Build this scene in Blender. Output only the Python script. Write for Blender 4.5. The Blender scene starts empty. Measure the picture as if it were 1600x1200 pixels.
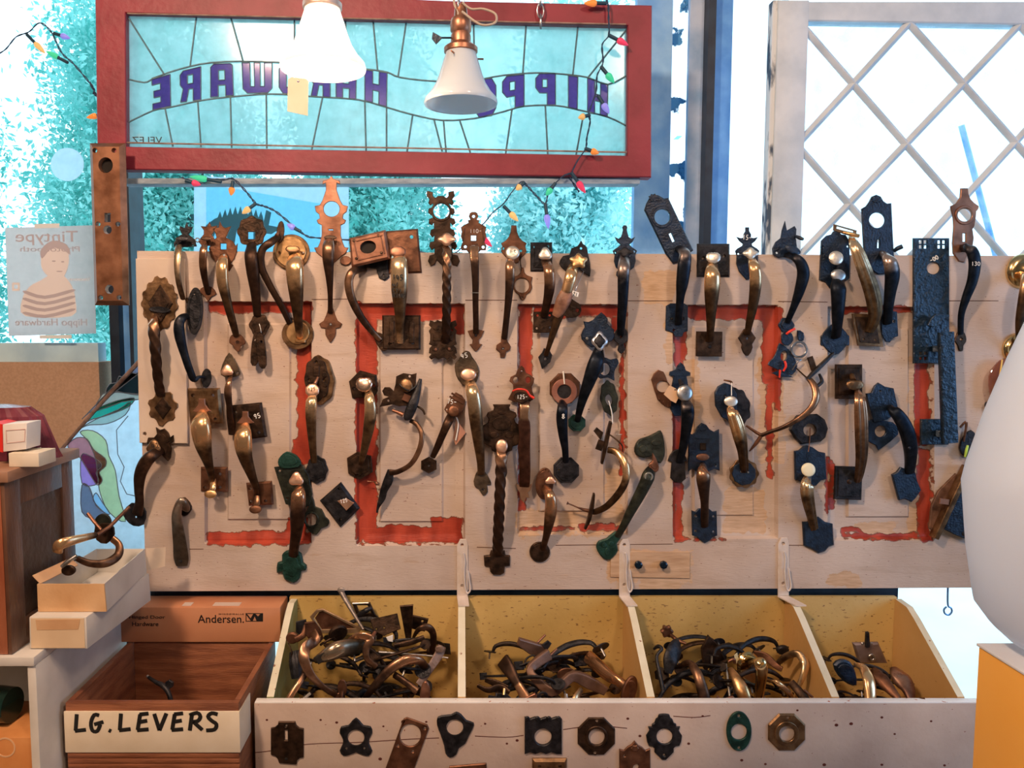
import bpy, bmesh, math, random
import numpy as np
from mathutils import Vector, Matrix, noise
from mathutils.geometry import tessellate_polygon
PI = math.pi
random.seed(7)
SC = bpy.context.scene
COL = SC.collection
# ---------------------------------------------------------------- camera
F = 1202.0; CX, CY, CZ = -0.121, -1.815, 1.5; VX, VY = 720.0, 600.0
PITCH = math.radians(4.5); CP, SP = math.cos(PITCH), math.sin(PITCH)
def P(px, py, y=0.0):
    """point of the photographed place at depth y (board face = 0)"""
    a = (px - VX) / F; b = (VY - py) / F
    dy = CP + b * SP; dz = b * CP - SP; k = (y - CY) / dy
    return Vector((CX + a * k, y, CZ + dz * k))
cam = bpy.data.cameras.new('camera'); camo = bpy.data.objects.new('camera', cam); COL.objects.link(camo)
cam.sensor_width = 36; cam.lens = 36 * F / 1600; cam.shift_x = 80 / 1600; cam.clip_start = 0.02
camo.location = (CX, CY, CZ); camo.rotation_euler = (PI / 2 - PITCH, 0, 0)
SC.camera = camo
# ---------------------------------------------------------------- world, lights, exposure
vs = SC.view_settings
vs.view_transform = 'Standard'; vs.look = 'None'; vs.gamma = 1; vs.exposure = 0.0; vs.use_curve_mapping = False
SC.cycles.use_denoising = True
SC.cycles.max_bounces = 10; SC.cycles.transparent_max_bounces = 16
SC.cycles.sample_clamp_indirect = 4.0
W = bpy.data.worlds.new('world'); SC.world = W; W.use_nodes = True
nt = W.node_tree; bg = nt.nodes['Background']
tc = nt.nodes.new('ShaderNodeTexCoord'); sx = nt.nodes.new('ShaderNodeSeparateXYZ'); cr = nt.nodes.new('ShaderNodeValToRGB')
nt.links.new(tc.outputs['Generated'], sx.inputs[0]); nt.links.new(sx.outputs['Z'], cr.inputs[0]); nt.links.new(cr.outputs[0], bg.inputs[0])
cr.color_ramp.elements[0].position = 0.0; cr.color_ramp.elements[0].color = (0.70, 0.88, 1.0, 1)
cr.color_ramp.elements[1].position = 0.5; cr.color_ramp.elements[1].color = (0.68, 0.89, 1.0, 1)
bg.inputs[1].default_value = 2.4
def area(name, loc, target, size, energy, color, sy=None):
    l = bpy.data.lights.new(name, 'AREA'); l.energy = energy; l.color = color; l.size = size
    if sy: l.shape = 'RECTANGLE'; l.size_y = sy
    o = bpy.data.objects.new(name, l); COL.objects.link(o); o.location = loc
    o.rotation_euler = (Vector(target) - Vector(loc)).to_track_quat('-Z', 'Y').to_euler(); return o
area('ceiling_lamp_light', (-1.1, -1.9, 2.95), (-0.2, 0, 1.4), 0.20, 54, (1.0, 0.66, 0.44))
area('ceiling_lamp_light', (0.9, -2.4, 3.0), (0.4, 0, 1.3), 0.3, 22, (1.0, 0.70, 0.50))
area('ceiling_lamp_light', (-0.6, -3.8, 3.0), (-0.3, 0, 1.0), 0.9, 16, (1.0, 0.70, 0.52))
area('added_cool_light', (3.3, -1.6, 1.7), (0.9, 0, 1.5), 1.5, 42, (0.32, 0.60, 1.0), 1.6)  # added cool light with no window, for blue reflections on dark metal
# ---------------------------------------------------------------- object helpers
def setp(o, **k):
    for a, b in k.items():
        if b is not None: o[a] = b
    return o
def thing(name, label, cat, loc, group=None):
    o = bpy.data.objects.new(name, None); COL.objects.link(o); o.empty_display_size = 0.02
    o.location = loc; setp(o, label=label, category=cat, group=group); return o
ROOT = {}
def mk(name, bm, mat, parent=None, smooth=True, angle=35, **props):
    """link a bmesh built in world coordinates as one object under parent"""
    me = bpy.data.meshes.new(name)
    org = Vector((0, 0, 0))
    if parent is not None:
        r = parent
        while r.parent is not None: r = r.parent
        org = r.location.copy()
    elif props.get('category') or props.get('kind') != 'structure':
        if len(bm.verts):
            c = Vector((0, 0, 0))
            for v in bm.verts: c += v.co
            org = c / len(bm.verts)
    bmesh.ops.translate(bm, verts=bm.verts, vec=-org)
    bm.normal_update(); bm.to_mesh(me); bm.free()
    for p in me.polygons: p.use_smooth = smooth
    if smooth: me.set_sharp_from_angle(angle=math.radians(angle))
    for m_ in (mat if isinstance(mat, (list, tuple)) else [mat]): me.materials.append(m_)
    o = bpy.data.objects.new(name, me); COL.objects.link(o)
    if parent is not None: o.parent = parent
    else: o.location = org
    return setp(o, **props)
def box(bm, x0, x1, y0, y1, z0, z1, bev=0.0, mi=0):
    vs_ = [bm.verts.new((x, y, z)) for x in (x0, x1) for y in (y0, y1) for z in (z0, z1)]
    q = [(0, 1, 3, 2), (4, 6, 7, 5), (0, 4, 5, 1), (2, 3, 7, 6), (0, 2, 6, 4), (1, 5, 7, 3)]
    fs = [bm.faces.new([vs_[i] for i in f]) for f in q]
    for f in fs: f.material_index = mi
    if bev > 0:
        es = list({e for f in fs for e in f.edges})
        bmesh.ops.bevel(bm, geom=es, offset=bev, segments=2, profile=0.5, affect='EDGES')
    return vs_
def hexa(bm, front, back, bev=0.0, mi=0):
    """solid from two quads of matching corners"""
    a = [bm.verts.new(p) for p in front]; b = [bm.verts.new(p) for p in back]
    n = len(a); fs = [bm.faces.new(a), bm.faces.new(b[::-1])]
    for i in range(n): fs.append(bm.faces.new((a[i], b[i], b[(i + 1) % n], a[(i + 1) % n])))
    for f in fs: f.material_index = mi
    bmesh.ops.recalc_face_normals(bm, faces=fs)
    if bev > 0: bmesh.ops.bevel(bm, geom=list({e for f in fs for e in f.edges}), offset=bev, segments=2, profile=0.5, affect='EDGES')
def pbox(bm, px0, py0, px1, py1, y, depth, bev=0.0, mi=0):
    """box whose front face fills a photo rectangle at depth y and which runs back by depth"""
    a = P(px0, py0, y); b = P(px1, py1, y)
    box(bm, a.x, b.x, y, y + depth, b.z, a.z, bev, mi)
def catmull(pts, sub):
    out = []; n = len(pts)
    for i in range(n - 1):
        p0 = pts[max(i - 1, 0)]; p1 = pts[i]; p2 = pts[i + 1]; p3 = pts[min(i + 2, n - 1)]
        for k in range(sub):
            t = k / sub
            out.append([0.5 * ((2 * b) + (-a + c) * t + (2 * a - 5 * b + 4 * c - d) * t * t + (-a + 3 * b - 3 * c + d) * t ** 3) for a, b, c, d in zip(p0, p1, p2, p3)])
    out.append(list(pts[-1])); return out
def sweep3(bm, pts, n=12, sub=6, box_=2.0, flutes=0, fl=0.12, twist=0.0, up=Vector((0, 1, 0)), cap=True, wear=None):
    """pts: (x,y,z,half width,half thickness[,wear]) in world; section swept along a smooth curve"""
    pts = [tuple(p) + ((0.0,) if len(p) < 6 else ()) for p in pts]
    C = catmull(pts, sub) if sub > 1 else [list(p) for p in pts]
    lay = bm.verts.layers.float.get('wear') or bm.verts.layers.float.new('wear')
    rings = []; m = len(C); dist = 0; prevN = None
    for i, c in enumerate(C):
        p = Vector(c[:3]); a = Vector(C[max(i - 1, 0)][:3]); b = Vector(C[min(i + 1, m - 1)][:3])
        T = (b - a)
        if T.length < 1e-9: T = Vector((0, 0, -1))
        T.normalize()
        Wv = T.cross(up)
        if Wv.length < 0.15: Wv = prevN if prevN else T.orthogonal()
        Wv = (Wv - T * Wv.dot(T)).normalized()
        if prevN and Wv.dot(prevN) < 0: Wv = -Wv
        prevN = Wv; Tv = Wv.cross(T)
        if i: dist += (p - Vector(C[i - 1][:3])).length
        ang = twist * dist; ring = []
        for k in range(n):
            t = 2 * PI * k / n
            cx, sy_ = math.cos(t), math.sin(t)
            e = 2.0 / box_
            ux = math.copysign(abs(cx) ** e, cx); uy = math.copysign(abs(sy_) ** e, sy_)
            f = 1.0
            if flutes: f = 1 - fl * (0.5 + 0.5 * math.cos(flutes * t)) ** 1.5
            ux *= f; uy *= f
            if twist: ux, uy = ux * math.cos(ang) - uy * math.sin(ang), ux * math.sin(ang) + uy * math.cos(ang)
            v = bm.verts.new(p + Wv * (ux * max(c[3], 1e-4)) + Tv * (uy * max(c[4], 1e-4))); v[lay] = c[5]; ring.append(v)
        rings.append(ring)
    for r0, r1 in zip(rings, rings[1:]):
        for k in range(n): bm.faces.new((r0[k], r0[(k + 1) % n], r1[(k + 1) % n], r1[k]))
    if cap:
        bm.faces.new(rings[0][::-1]); bm.faces.new(rings[-1])
    return rings
def tube(bm, pts, r, n=8, sub=4, **k):
    sweep3(bm, [(p[0], p[1], p[2], r, r) for p in pts], n=n, sub=sub, **k)
def lathe(bm, prof, org, axis=Vector((0, 0, 1)), n=32, sx=1.0, cap=False):
    """prof: (radius, height along axis)"""
    axis = Vector(axis).normalized(); u = axis.orthogonal().normalized()
    if abs(axis.z) > 0.9: u = Vector((1, 0, 0)); u = (u - axis * u.dot(axis)).normalized()
    v = axis.cross(u); org = Vector(org); rings = []
    for r, h in prof:
        rings.append([bm.verts.new(org + axis * h + (u * math.cos(2 * PI * k / n) * sx + v * math.sin(2 * PI * k / n)) * max(r, 1e-5)) for k in range(n)])
    for a, b in zip(rings, rings[1:]):
        for k in range(n): bm.faces.new((a[k], a[(k + 1) % n], b[(k + 1) % n], b[k]))
    if cap: bm.faces.new(rings[0][::-1]); bm.faces.new(rings[-1])
def area2(l): return sum(a[0] * b[1] - b[0] * a[1] for a, b in zip(l, l[1:] + l[:1])) / 2
def offs(l, d):
    """inset a CCW loop by d (towards its inside)"""
    n = len(l); out = []
    for i in range(n):
        p, a, b = l[i], l[i - 1], l[(i + 1) % n]
        e1 = Vector((p[0] - a[0], p[1] - a[1])); e2 = Vector((b[0] - p[0], b[1] - p[1]))
        if e1.length < 1e-9 or e2.length < 1e-9: out.append(p); continue
        e1.normalize(); e2.normalize()
        n1 = Vector((-e1.y, e1.x)); n2 = Vector((-e2.y, e2.x)); m_ = n1 + n2
        if m_.length < 0.3: m_ = n1
        m_.normalize(); s = 1 / max(m_.dot(n1), 0.55)
        out.append((p[0] + m_.x * d * s, p[1] + m_.y * d * s))
    return out
def clean(l):
    o = []
    for p in l:
        if not o or (abs(p[0] - o[-1][0]) + abs(p[1] - o[-1][1])) > 1e-6: o.append(tuple(p))
    if (abs(o[0][0] - o[-1][0]) + abs(o[0][1] - o[-1][1])) < 1e-6: o.pop()
    return o
def prism(bm, outer, holes, y0, th, bev, M=None, mi=0, hb=None):
    """outer/holes in world (x,z); back at y0, front at y0-th, chamfered front rim; M = optional matrix"""
    loops = [clean(outer)] + [clean(h) for h in holes]
    for i, l in enumerate(loops):
        ar = area2(l)
        if (i == 0 and ar < 0) or (i > 0 and ar > 0): loops[i] = l[::-1]
    hb = min(bev, 0.002) if hb is None else hb
    fr = [offs(l, bev if i == 0 else hb) for i, l in enumerate(loops)]
    def V(l, y):
        r = []
        for p in l:
            q = Vector((p[0], y, p[1]))
            r.append(bm.verts.new(M @ q if M else q))
        return r
    fl_, ml, bl = [], [], []
    for l, f in zip(loops, fr):
        fl_.append(V(f, y0 - th)); ml.append(V(l, y0 - th + bev)); bl.append(V(l, y0))
    for a, b in ((fl_, ml), (ml, bl)):
        for la, lb in zip(a, b):
            n = len(la)
            for i in range(n):
                f = bm.faces.new((la[i], la[(i + 1) % n], lb[(i + 1) % n], lb[i])); f.material_index = mi
    flat = [v for l in fl_ for v in l]; bflat = [v for l in bl for v in l]
    tri = tessellate_polygon([[Vector((p[0], p[1], 0)) for p in f] for f in fr])
    for t in tri:
        try:
            f = bm.faces.new([flat[i] for i in t]); f.material_index = mi
            f.normal_update()
        except ValueError: pass
    tri = tessellate_polygon([[Vector((p[0], p[1], 0)) for p in f] for f in loops])
    for t in tri:
        try: f = bm.faces.new([bflat[i] for i in t]); f.material_index = mi
        except ValueError: pass
    bmesh.ops.recalc_face_normals(bm, faces=bm.faces)
# ---- outlines in photo px (shape space)
def sym(cx, cy, half, rot=0.0, s=1.0, smooth=0):
    """mirror a half outline [(dx, y)...] listed top to bottom about the vertical axis, rotate by rot degrees"""
    r = [(x, y) for x, y in half]; l = [(-x, y) for x, y in reversed(half) if x > 0.01]
    pts = r + l
    if smooth: pts = smoothloop(pts, smooth)
    return place(pts, cx, cy, rot, s)
def smoothloop(pts, sub=3):
    n = len(pts); out = []
    for i in range(n):
        p0, p1, p2, p3 = pts[i - 1], pts[i], pts[(i + 1) % n], pts[(i + 2) % n]
        for k in range(sub):
            t = k / sub
            out.append(tuple(0.5 * ((2 * b) + (-a + c) * t + (2 * a - 5 * b + 4 * c - d) * t * t + (-a + 3 * b - 3 * c + d) * t ** 3) for a, b, c, d in zip(p0, p1, p2, p3)))
    return out
def place(pts, cx, cy, rot=0.0, s=1.0):
    a = math.radians(rot); c, q = math.cos(a), math.sin(a)
    return [(cx + s * (x * c - y * q), cy + s * (x * q + y * c)) for x, y in pts]
def ell(cx, cy, rx, ry=None, n=28, rot=0.0, ph=0.0):
    ry = rx if ry is None else ry
    return place([(rx * math.cos(2 * PI * k / n + ph), ry * math.sin(2 * PI * k / n + ph)) for k in range(n)], cx, cy, rot)
def rect(cx, cy, w, h, rot=0.0, r=0.0):
    w /= 2; h /= 2
    if r <= 0: return place([(-w, -h), (w, -h), (w, h), (-w, h)], cx, cy, rot)
    p = []
    for sx_, sy_, a0 in ((1, -1, -90), (1, 1, 0), (-1, 1, 90), (-1, -1, 180)):
        for k in range(4):
            a = math.radians(a0 + k * 30); p.append((sx_ * (w - r) + r * math.cos(a), sy_ * (h - r) + r * math.sin(a)))
    return place(p, cx, cy, rot)
def poly(cx, cy, rx, n, rot=0.0, ry=None):
    return ell(cx, cy, rx, ry, n, rot, PI / n)
def scallop(cx, cy, r, n, amp, ry=None, m=6, rot=0.0):
    ry = ry or r; p = []
    for k in range(n * m):
        a = 2 * PI * k / (n * m); f = 1 + amp * math.cos(n * a)
        p.append((r * f * math.cos(a), ry * f * math.sin(a)))
    return place(p, cx, cy, rot)
def toworld(l, y): return [(q.x, q.z) for q in (P(a, b, y) for a, b in l)]
# ---------------------------------------------------------------- materials
MC = {}
def nodemat(name):
    m = bpy.data.materials.new(name); m.use_nodes = True
    return m, m.node_tree, m.node_tree.nodes['Principled BSDF']
def N(t, kind, **k):
    n = t.nodes.new(kind)
    for a, b in k.items():
        if a in n.inputs: n.inputs[a].default_value = b
        else: setattr(n, a, b)
    return n
def rgba(c): return (c[0], c[1], c[2], 1.0)
def mat(name, c1, c2=None, rough=0.6, metal=0.0, scale=30.0, bump=0.0, bscale=None, stretch=None, sheen=0, lo=0.35, hi=0.65, spec=0.5, coat=0.0, detail=5.0):
    if name in MC: return MC[name]
    m, t, b = nodemat(name); L = t.links
    b.inputs['Metallic'].default_value = metal; b.inputs['Roughness'].default_value = rough
    b.inputs['Specular IOR Level'].default_value = spec; b.inputs['Coat Weight'].default_value = coat
    co = N(t, 'ShaderNodeTexCoord'); mp = N(t, 'ShaderNodeMapping'); L.new(co.outputs['Object'], mp.inputs[0])
    if stretch: mp.inputs['Scale'].default_value = stretch
    if c2 is not None:
        nz = N(t, 'ShaderNodeTexNoise'); nz.inputs['Scale'].default_value = scale; nz.inputs['Detail'].default_value = detail
        L.new(mp.outputs[0], nz.inputs['Vector'])
        r = N(t, 'ShaderNodeValToRGB'); e = r.color_ramp.elements
        e[0].position = lo; e[0].color = rgba(c1); e[1].position = hi; e[1].color = rgba(c2)
        L.new(nz.outputs['Fac'], r.inputs[0]); L.new(r.outputs[0], b.inputs['Base Color'])
        if metal > 0.3:
            mr = N(t, 'ShaderNodeMapRange'); mr.inputs[3].default_value = max(rough - 0.1, 0.05); mr.inputs[4].default_value = min(rough + 0.18, 1)
            L.new(nz.outputs['Fac'], mr.inputs[0]); L.new(mr.outputs[0], b.inputs['Roughness'])
    else: b.inputs['Base Color'].default_value = rgba(c1)
    if bump > 0:
        n2 = N(t, 'ShaderNodeTexNoise'); n2.inputs['Scale'].default_value = bscale or scale * 3; n2.inputs['Detail'].default_value = 4
        L.new(mp.outputs[0], n2.inputs['Vector'])
        bp = N(t, 'ShaderNodeBump'); bp.inputs['Strength'].default_value = bump; bp.inputs['Distance'].default_value = 0.004
        L.new(n2.outputs['Fac'], bp.inputs['Height']); L.new(bp.outputs[0], b.inputs['Normal'])
    MC[name] = m; return m
def wearmat(name, dark1, dark2, bright, rough=0.35):
    """patinated metal whose hand-worn part ('wear' attribute along the grip) is polished bright"""
    if name in MC: return MC[name]
    m, t, b = nodemat(name); L = t.links
    b.inputs['Metallic'].default_value = 0.85
    co = N(t, 'ShaderNodeTexCoord'); nz = N(t, 'ShaderNodeTexNoise'); nz.inputs['Scale'].default_value = 60; nz.inputs['Detail'].default_value = 5
    L.new(co.outputs['Object'], nz.inputs['Vector'])
    r = N(t, 'ShaderNodeValToRGB'); e = r.color_ramp.elements
    e[0].position = 0.35; e[0].color = rgba(dark1); e[1].position = 0.68; e[1].color = rgba(dark2); L.new(nz.outputs['Fac'], r.inputs[0])
    at = N(t, 'ShaderNodeAttribute', attribute_name='wear')
    ad = N(t, 'ShaderNodeMath', operation='ADD'); L.new(at.outputs['Fac'], ad.inputs[0])
    sb = N(t, 'ShaderNodeMath', operation='MULTIPLY_ADD'); L.new(nz.outputs['Fac'], sb.inputs[0]); sb.inputs[1].default_value = 0.5; sb.inputs[2].default_value = -0.27
    L.new(sb.outputs[0], ad.inputs[1])
    mr = N(t, 'ShaderNodeMapRange', interpolation_type='SMOOTHSTEP'); mr.inputs[1].default_value = 0.12; mr.inputs[2].default_value = 0.8; L.new(ad.outputs[0], mr.inputs[0])
    mx = N(t, 'ShaderNodeMix', data_type='RGBA'); L.new(mr.outputs[0], mx.inputs[0]); L.new(r.outputs[0], mx.inputs[6]); mx.inputs[7].default_value = rgba(bright)
    L.new(mx.outputs[2], b.inputs['Base Color'])
    m2 = N(t, 'ShaderNodeMapRange'); L.new(mr.outputs[0], m2.inputs[0]); m2.inputs[3].default_value = rough + 0.1; m2.inputs[4].default_value = max(rough - 0.12, 0.1); L.new(m2.outputs[0], b.inputs['Roughness'])
    MC[name] = m; return m
def glassmat(name, color, diff=0.4, rough=0.05, gloss=0.04):
    """thin pane: part see-through, part milky, a little glossy"""
    if name in MC: return MC[name]
    m, t, b = nodemat(name); L = t.links; t.nodes.remove(b); out = t.nodes['Material Output']
    tr = N(t, 'ShaderNodeBsdfTransparent'); tr.inputs[0].default_value = rgba(color)
    tl = N(t, 'ShaderNodeBsdfTranslucent'); tl.inputs[0].default_value = rgba(color)
    gl = N(t, 'ShaderNodeBsdfGlossy'); gl.inputs['Roughness'].default_value = rough; gl.inputs[0].default_value = (0.9, 0.9, 0.9, 1)
    a = N(t, 'ShaderNodeMixShader'); a.inputs[0].default_value = diff; L.new(tr.outputs[0], a.inputs[1]); L.new(tl.outputs[0], a.inputs[2])
    c = N(t, 'ShaderNodeMixShader'); c.inputs[0].default_value = gloss; L.new(a.outputs[0], c.inputs[1]); L.new(gl.outputs[0], c.inputs[2])
    nz = N(t, 'ShaderNodeTexNoise'); nz.inputs['Scale'].default_value = 22; nz.inputs['Detail'].default_value = 6
    co = N(t, 'ShaderNodeTexCoord'); L.new(co.outputs['Object'], nz.inputs['Vector'])
    if diff > 0:
        mr = N(t, 'ShaderNodeMapRange'); mr.inputs[1].default_value = 0.3; mr.inputs[2].default_value = 0.7
        mr.inputs[3].default_value = max(diff - 0.18, 0); mr.inputs[4].default_value = min(diff + 0.18, 1); L.new(nz.outputs['Fac'], mr.inputs[0]); L.new(mr.outputs[0], a.inputs[0])
    L.new(c.outputs[0], out.inputs[0]); MC[name] = m; return m
def emis(name, color, s):
    m, t, b = nodemat(name); b.inputs['Base Color'].default_value = rgba(color); b.inputs['Emission Color'].default_value = rgba(color); b.inputs['Emission Strength'].default_value = s
    MC[name] = m; return m
BRZ = mat('dark_bronze', (0.025, 0.016, 0.011), (0.085, 0.048, 0.03), 0.42, 0.8, 55, 0.25)
BRN = mat('brown_bronze', (0.10, 0.045, 0.026), (0.23, 0.105, 0.06), 0.42, 0.75, 40, 0.2)
COP = mat('aged_copper', (0.18, 0.08, 0.048), (0.37, 0.18, 0.115), 0.40, 0.75, 26, 0.15)
IRN = mat('black_iron', (0.008, 0.009, 0.012), (0.035, 0.034, 0.04), 0.40, 0.55, 70, 0.3)
NAV = mat('black_iron_blue_flare', (0.004, 0.012, 0.03), (0.01, 0.03, 0.07), 0.34, 0.4, 70, 0.35, spec=0.8)  # blue daylight flare on black iron is put into the base colour
HAM = mat('hammered_iron', (0.004, 0.016, 0.035), (0.01, 0.035, 0.07), 0.34, 0.4, 60, 1.0, 95, spec=0.8)  # hammered black iron, tinted with the same blue flare
GRN = mat('green_patina', (0.006, 0.03, 0.022), (0.015, 0.07, 0.055), 0.42, 0.4, 50, 0.4)
OLV = mat('olive_bronze', (0.06, 0.042, 0.027), (0.15, 0.105, 0.065), 0.42, 0.6, 50, 0.3)
VRD = mat('dark_verdigris', (0.013, 0.017, 0.013), (0.045, 0.052, 0.038), 0.42, 0.5, 50, 0.35)
BRS = mat('polished_brass', (0.75, 0.52, 0.24), (0.85, 0.62, 0.32), 0.14, 1.0, 20)
GLD = mat('satin_brass', (0.58, 0.33, 0.14), (0.82, 0.51, 0.25), 0.30, 0.95, 40, 0.1)
ABR = mat('antique_brass', (0.13, 0.072, 0.036), (0.33, 0.195, 0.10), 0.36, 0.85, 45, 0.2)
THC = mat('worn_copper_thumb', (0.75, 0.42, 0.28), (0.95, 0.62, 0.44), 0.30, 0.85, 40, 0.05)
THS = mat('worn_pale_thumb', (0.66, 0.6, 0.52), (0.9, 0.85, 0.74), 0.30, 0.8, 60, 0.1)
STL = mat('bare_steel', (0.35, 0.34, 0.33), (0.6, 0.6, 0.6), 0.3, 1.0, 60)
HOLE = mat('dark_screw_hole', (0.01, 0.008, 0.007), rough=0.9)
W_GLD = wearmat('grip_worn_gold', (0.045, 0.026, 0.014), (0.12, 0.065, 0.032), (0.84, 0.52, 0.27))
W_BRZ = wearmat('grip_worn_bronze', (0.035, 0.02, 0.014), (0.075, 0.04, 0.026), (0.50, 0.27, 0.155))
W_IRN = wearmat('grip_worn_iron', (0.006, 0.010, 0.018), (0.022, 0.028, 0.04), (0.55, 0.42, 0.36))
W_ABR = wearmat('grip_antique_brass', (0.07, 0.042, 0.022), (0.20, 0.12, 0.06), (0.80, 0.57, 0.34))
CHALK = mat('chalk_mark', (0.85, 0.85, 0.82), rough=0.9)
INK = mat('black_ink', (0.012, 0.012, 0.012), rough=0.5)
# ---------------------------------------------------------------- stroke lettering (hand-drawn marks)
STK = {'0': [[(.5, 0), (.1, .25), (.1, .75), (.5, 1), (.9, .75), (.9, .25), (.5, 0)]], '1': [[(.5, 0), (.5, 1)]], '2': [[(.1, .2), (.5, 0), (.9, .25), (.1, 1), (.95, 1)]],
 '3': [[(.1, .1), (.6, 0), (.85, .22), (.45, .45), (.9, .7), (.55, 1), (.05, .92)]], '4': [[(.3, 0), (.05, .6), (.9, .6)], [(.7, .15), (.6, 1)]], '5': [[(.9, 0), (.25, 0), (.2, .45), (.7, .42), (.85, .75), (.5, 1), (.1, .92)]], '7': [[(.05, 0), (.9, 0), (.4, 1)]],
 '6': [[(.8, 0), (.2, .5), (.3, .95), (.8, .9), (.8, .55), (.3, .6)]], '8': [[(.5, .45), (.15, .2), (.5, 0), (.85, .2), (.5, .45), (.1, .75), (.5, 1), (.9, .75), (.5, .45)]],
 '9': [[(.8, .3), (.4, .5), (.15, .2), (.5, 0), (.8, .1), (.8, .4), (.6, 1)]], '-': [[(.1, .5), (.9, .5)]], '/': [[(.8, 0), (.2, 1)]], '.': [[(.3, .93), (.5, 1)]],
 'w': [[(0, .3), (.2, 1), (.5, .5), (.7, 1), (1, .3)]], 'c': [[(.9, .3), (.4, .15), (.1, .6), (.4, 1), (.9, .9)]], 'y': [[(.1, .2), (.5, .65)], [(.9, .2), (.3, 1.1)]], 'i': [[(.5, .3), (.5, 1)]],
 'L': [[(.15, 0), (.05, .95)], [(.0, .97), (.9, .9)]], 'G': [[(.75, .08), (.35, .05), (.08, .5), (.2, .95), (.6, .98), (.85, .6)], [(.35, .6), (1.1, .45)]],
 'E': [[(.3, .05), (.1, .95)], [(.25, .06), (.95, .0)], [(.2, .5), (.85, .42)], [(.05, .97), (.95, .92)]], 'V': [[(.05, .02), (.45, .98)], [(.45, .98), (1.0, .0)]],
 'R': [[(.3, .05), (.12, 1)], [(.1, .12), (.7, -.02), (.95, .2), (.75, .45), (.3, .5)], [(.4, .5), (1.1, .97)]], 'S': [[(.95, .08), (.5, .0), (.2, .2), (.5, .45), (.85, .65), (.7, .95), (.05, 1.0)]],
 'I': [[(.5, 0), (.5, 1)]], 'N': [[(.1, 1), (.1, 0), (.9, 1), (.9, 0)]], 'C': [[(.9, .1), (.4, 0), (.1, .5), (.4, 1), (.9, .9)]], 'Y': [[(.1, 0), (.5, .5)], [(.9, 0), (.3, 1)]]}
def strokes(bm, text, x, y, h, yd, w=None, adv=None, r=0.6, rot=0.0, mirror=False, flat=0.0006):
    """handwriting as thin flat strokes: x,y top-left in px, h height px, yd depth, r pen half width in px"""
    w = w or h * 0.6; adv = adv or w * 1.35; k = 0; d = (yd - CY) / F
    for ch in text:
        if ch != ' ':
            for s in STK[ch]:
                pts = [(a * w + k * adv, b * h) for a, b in s]
                pts = place(pts, x, y, rot)
                w3 = [P(a, b, yd) for a, b in pts]
                sweep3(bm, [(q.x, q.y, q.z, r * d, flat) for q in w3], n=6, sub=3 if len(w3) > 2 else 1)
        k += 1
def text_mesh(body, size, ext=0.0004):
    c = bpy.data.curves.new('t', 'FONT'); c.body = body; c.size = size; c.extrude = ext; c.align_x = 'CENTER'; c.align_y = 'CENTER'
    o = bpy.data.objects.new('t', c); COL.objects.link(o)
    bpy.context.view_layer.update()
    me = bpy.data.meshes.new_from_object(o.evaluated_get(bpy.context.evaluated_depsgraph_get()))
    bpy.data.objects.remove(o); return me
def add_text(bm, body, px, py, wpx, yd, hpx=None, mirror=False, rot=0.0, M=None):
    """upright lettering centred on px,py at depth yd, scaled to wpx photo px wide (and hpx high)"""
    me = text_mesh(body, 1.0); b2 = bmesh.new(); b2.from_mesh(me)
    xs = [v.co.x for v in b2.verts]; ys = [v.co.y for v in b2.verts]; d = (yd - CY) / F
    sx_ = wpx * d / (max(xs) - min(xs)); sy_ = (hpx * d / (max(ys) - min(ys))) if hpx else sx_
    c = P(px, py, yd); mx = (max(xs) + min(xs)) / 2; my = (max(ys) + min(ys)) / 2
    vm = {}
    R = Matrix.Rotation(math.radians(rot), 4, 'Y')
    for v in b2.verts:
        q = Vector(((v.co.x - mx) * sx_ * (-1 if mirror else 1), -v.co.z, (v.co.y - my) * sy_))
        q = R @ q + c
        if M: q = M @ q
        vm[v.index] = bm.verts.new(q)
    for f in b2.faces:
        try: bm.faces.new([vm[v.index] for v in f.verts])
        except ValueError: pass
    b2.free(); bpy.data.meshes.remove(me)
# ================================================================ the setting
def struct(name, bm, m, **k): return mk(name, bm, m, smooth=False, kind='structure', **k)
ST_WALL = mat('painted_wall', (0.30, 0.24, 0.18), (0.36, 0.29, 0.22), 0.85, 0, 3)
ST_WOOD = mat('floor_boards', (0.16, 0.09, 0.05), (0.27, 0.16, 0.09), 0.5, 0, 6, stretch=(1, 12, 1))
ST_CEIL = mat('ceiling_paint', (0.34, 0.31, 0.28), rough=0.9)
WY = 0.50   # window plane
bm = bmesh.new(); box(bm, -3.4, 3.8, -5.5, 0.62, -0.05, 0.0); struct('floor', bm, ST_WOOD)
bm = bmesh.new(); box(bm, -3.4, 3.8, -5.5, 0.62, 3.2, 3.25); struct('ceiling', bm, ST_CEIL)
bm = bmesh.new(); box(bm, -3.45, -3.4, -5.5, 0.62, 0, 3.2); struct('wall_left', bm, ST_WALL)
bm = bmesh.new(); box(bm, 3.8, 3.85, -5.5, 0.62, 0, 3.2); struct('wall_right', bm, ST_WALL)
bm = bmesh.new(); box(bm, -3.4, 3.8, -5.55, -5.5, 0, 3.2); struct('wall_front', bm, ST_WALL)
bm = bmesh.new(); box(bm, -3.4, 3.8, WY, WY + 0.12, 0, 0.12); box(bm, -3.4, 3.8, WY, WY + 0.12, 2.95, 3.2)
struct('wall_back', bm, ST_WALL)
DKM = mat('dark_window_metal', (0.010, 0.018, 0.035), (0.02, 0.035, 0.06), 0.45, 0.3, 20)
BLM = mat('blue_window_metal', (0.08, 0.28, 0.70), (0.14, 0.38, 0.80), 0.5, 0.2, 20)
BLP = mat('blue_painted_post', (0.14, 0.38, 0.80), (0.34, 0.62, 0.95), 0.6, 0, 14, 0.4, 30, lo=0.3, hi=0.75)
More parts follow.
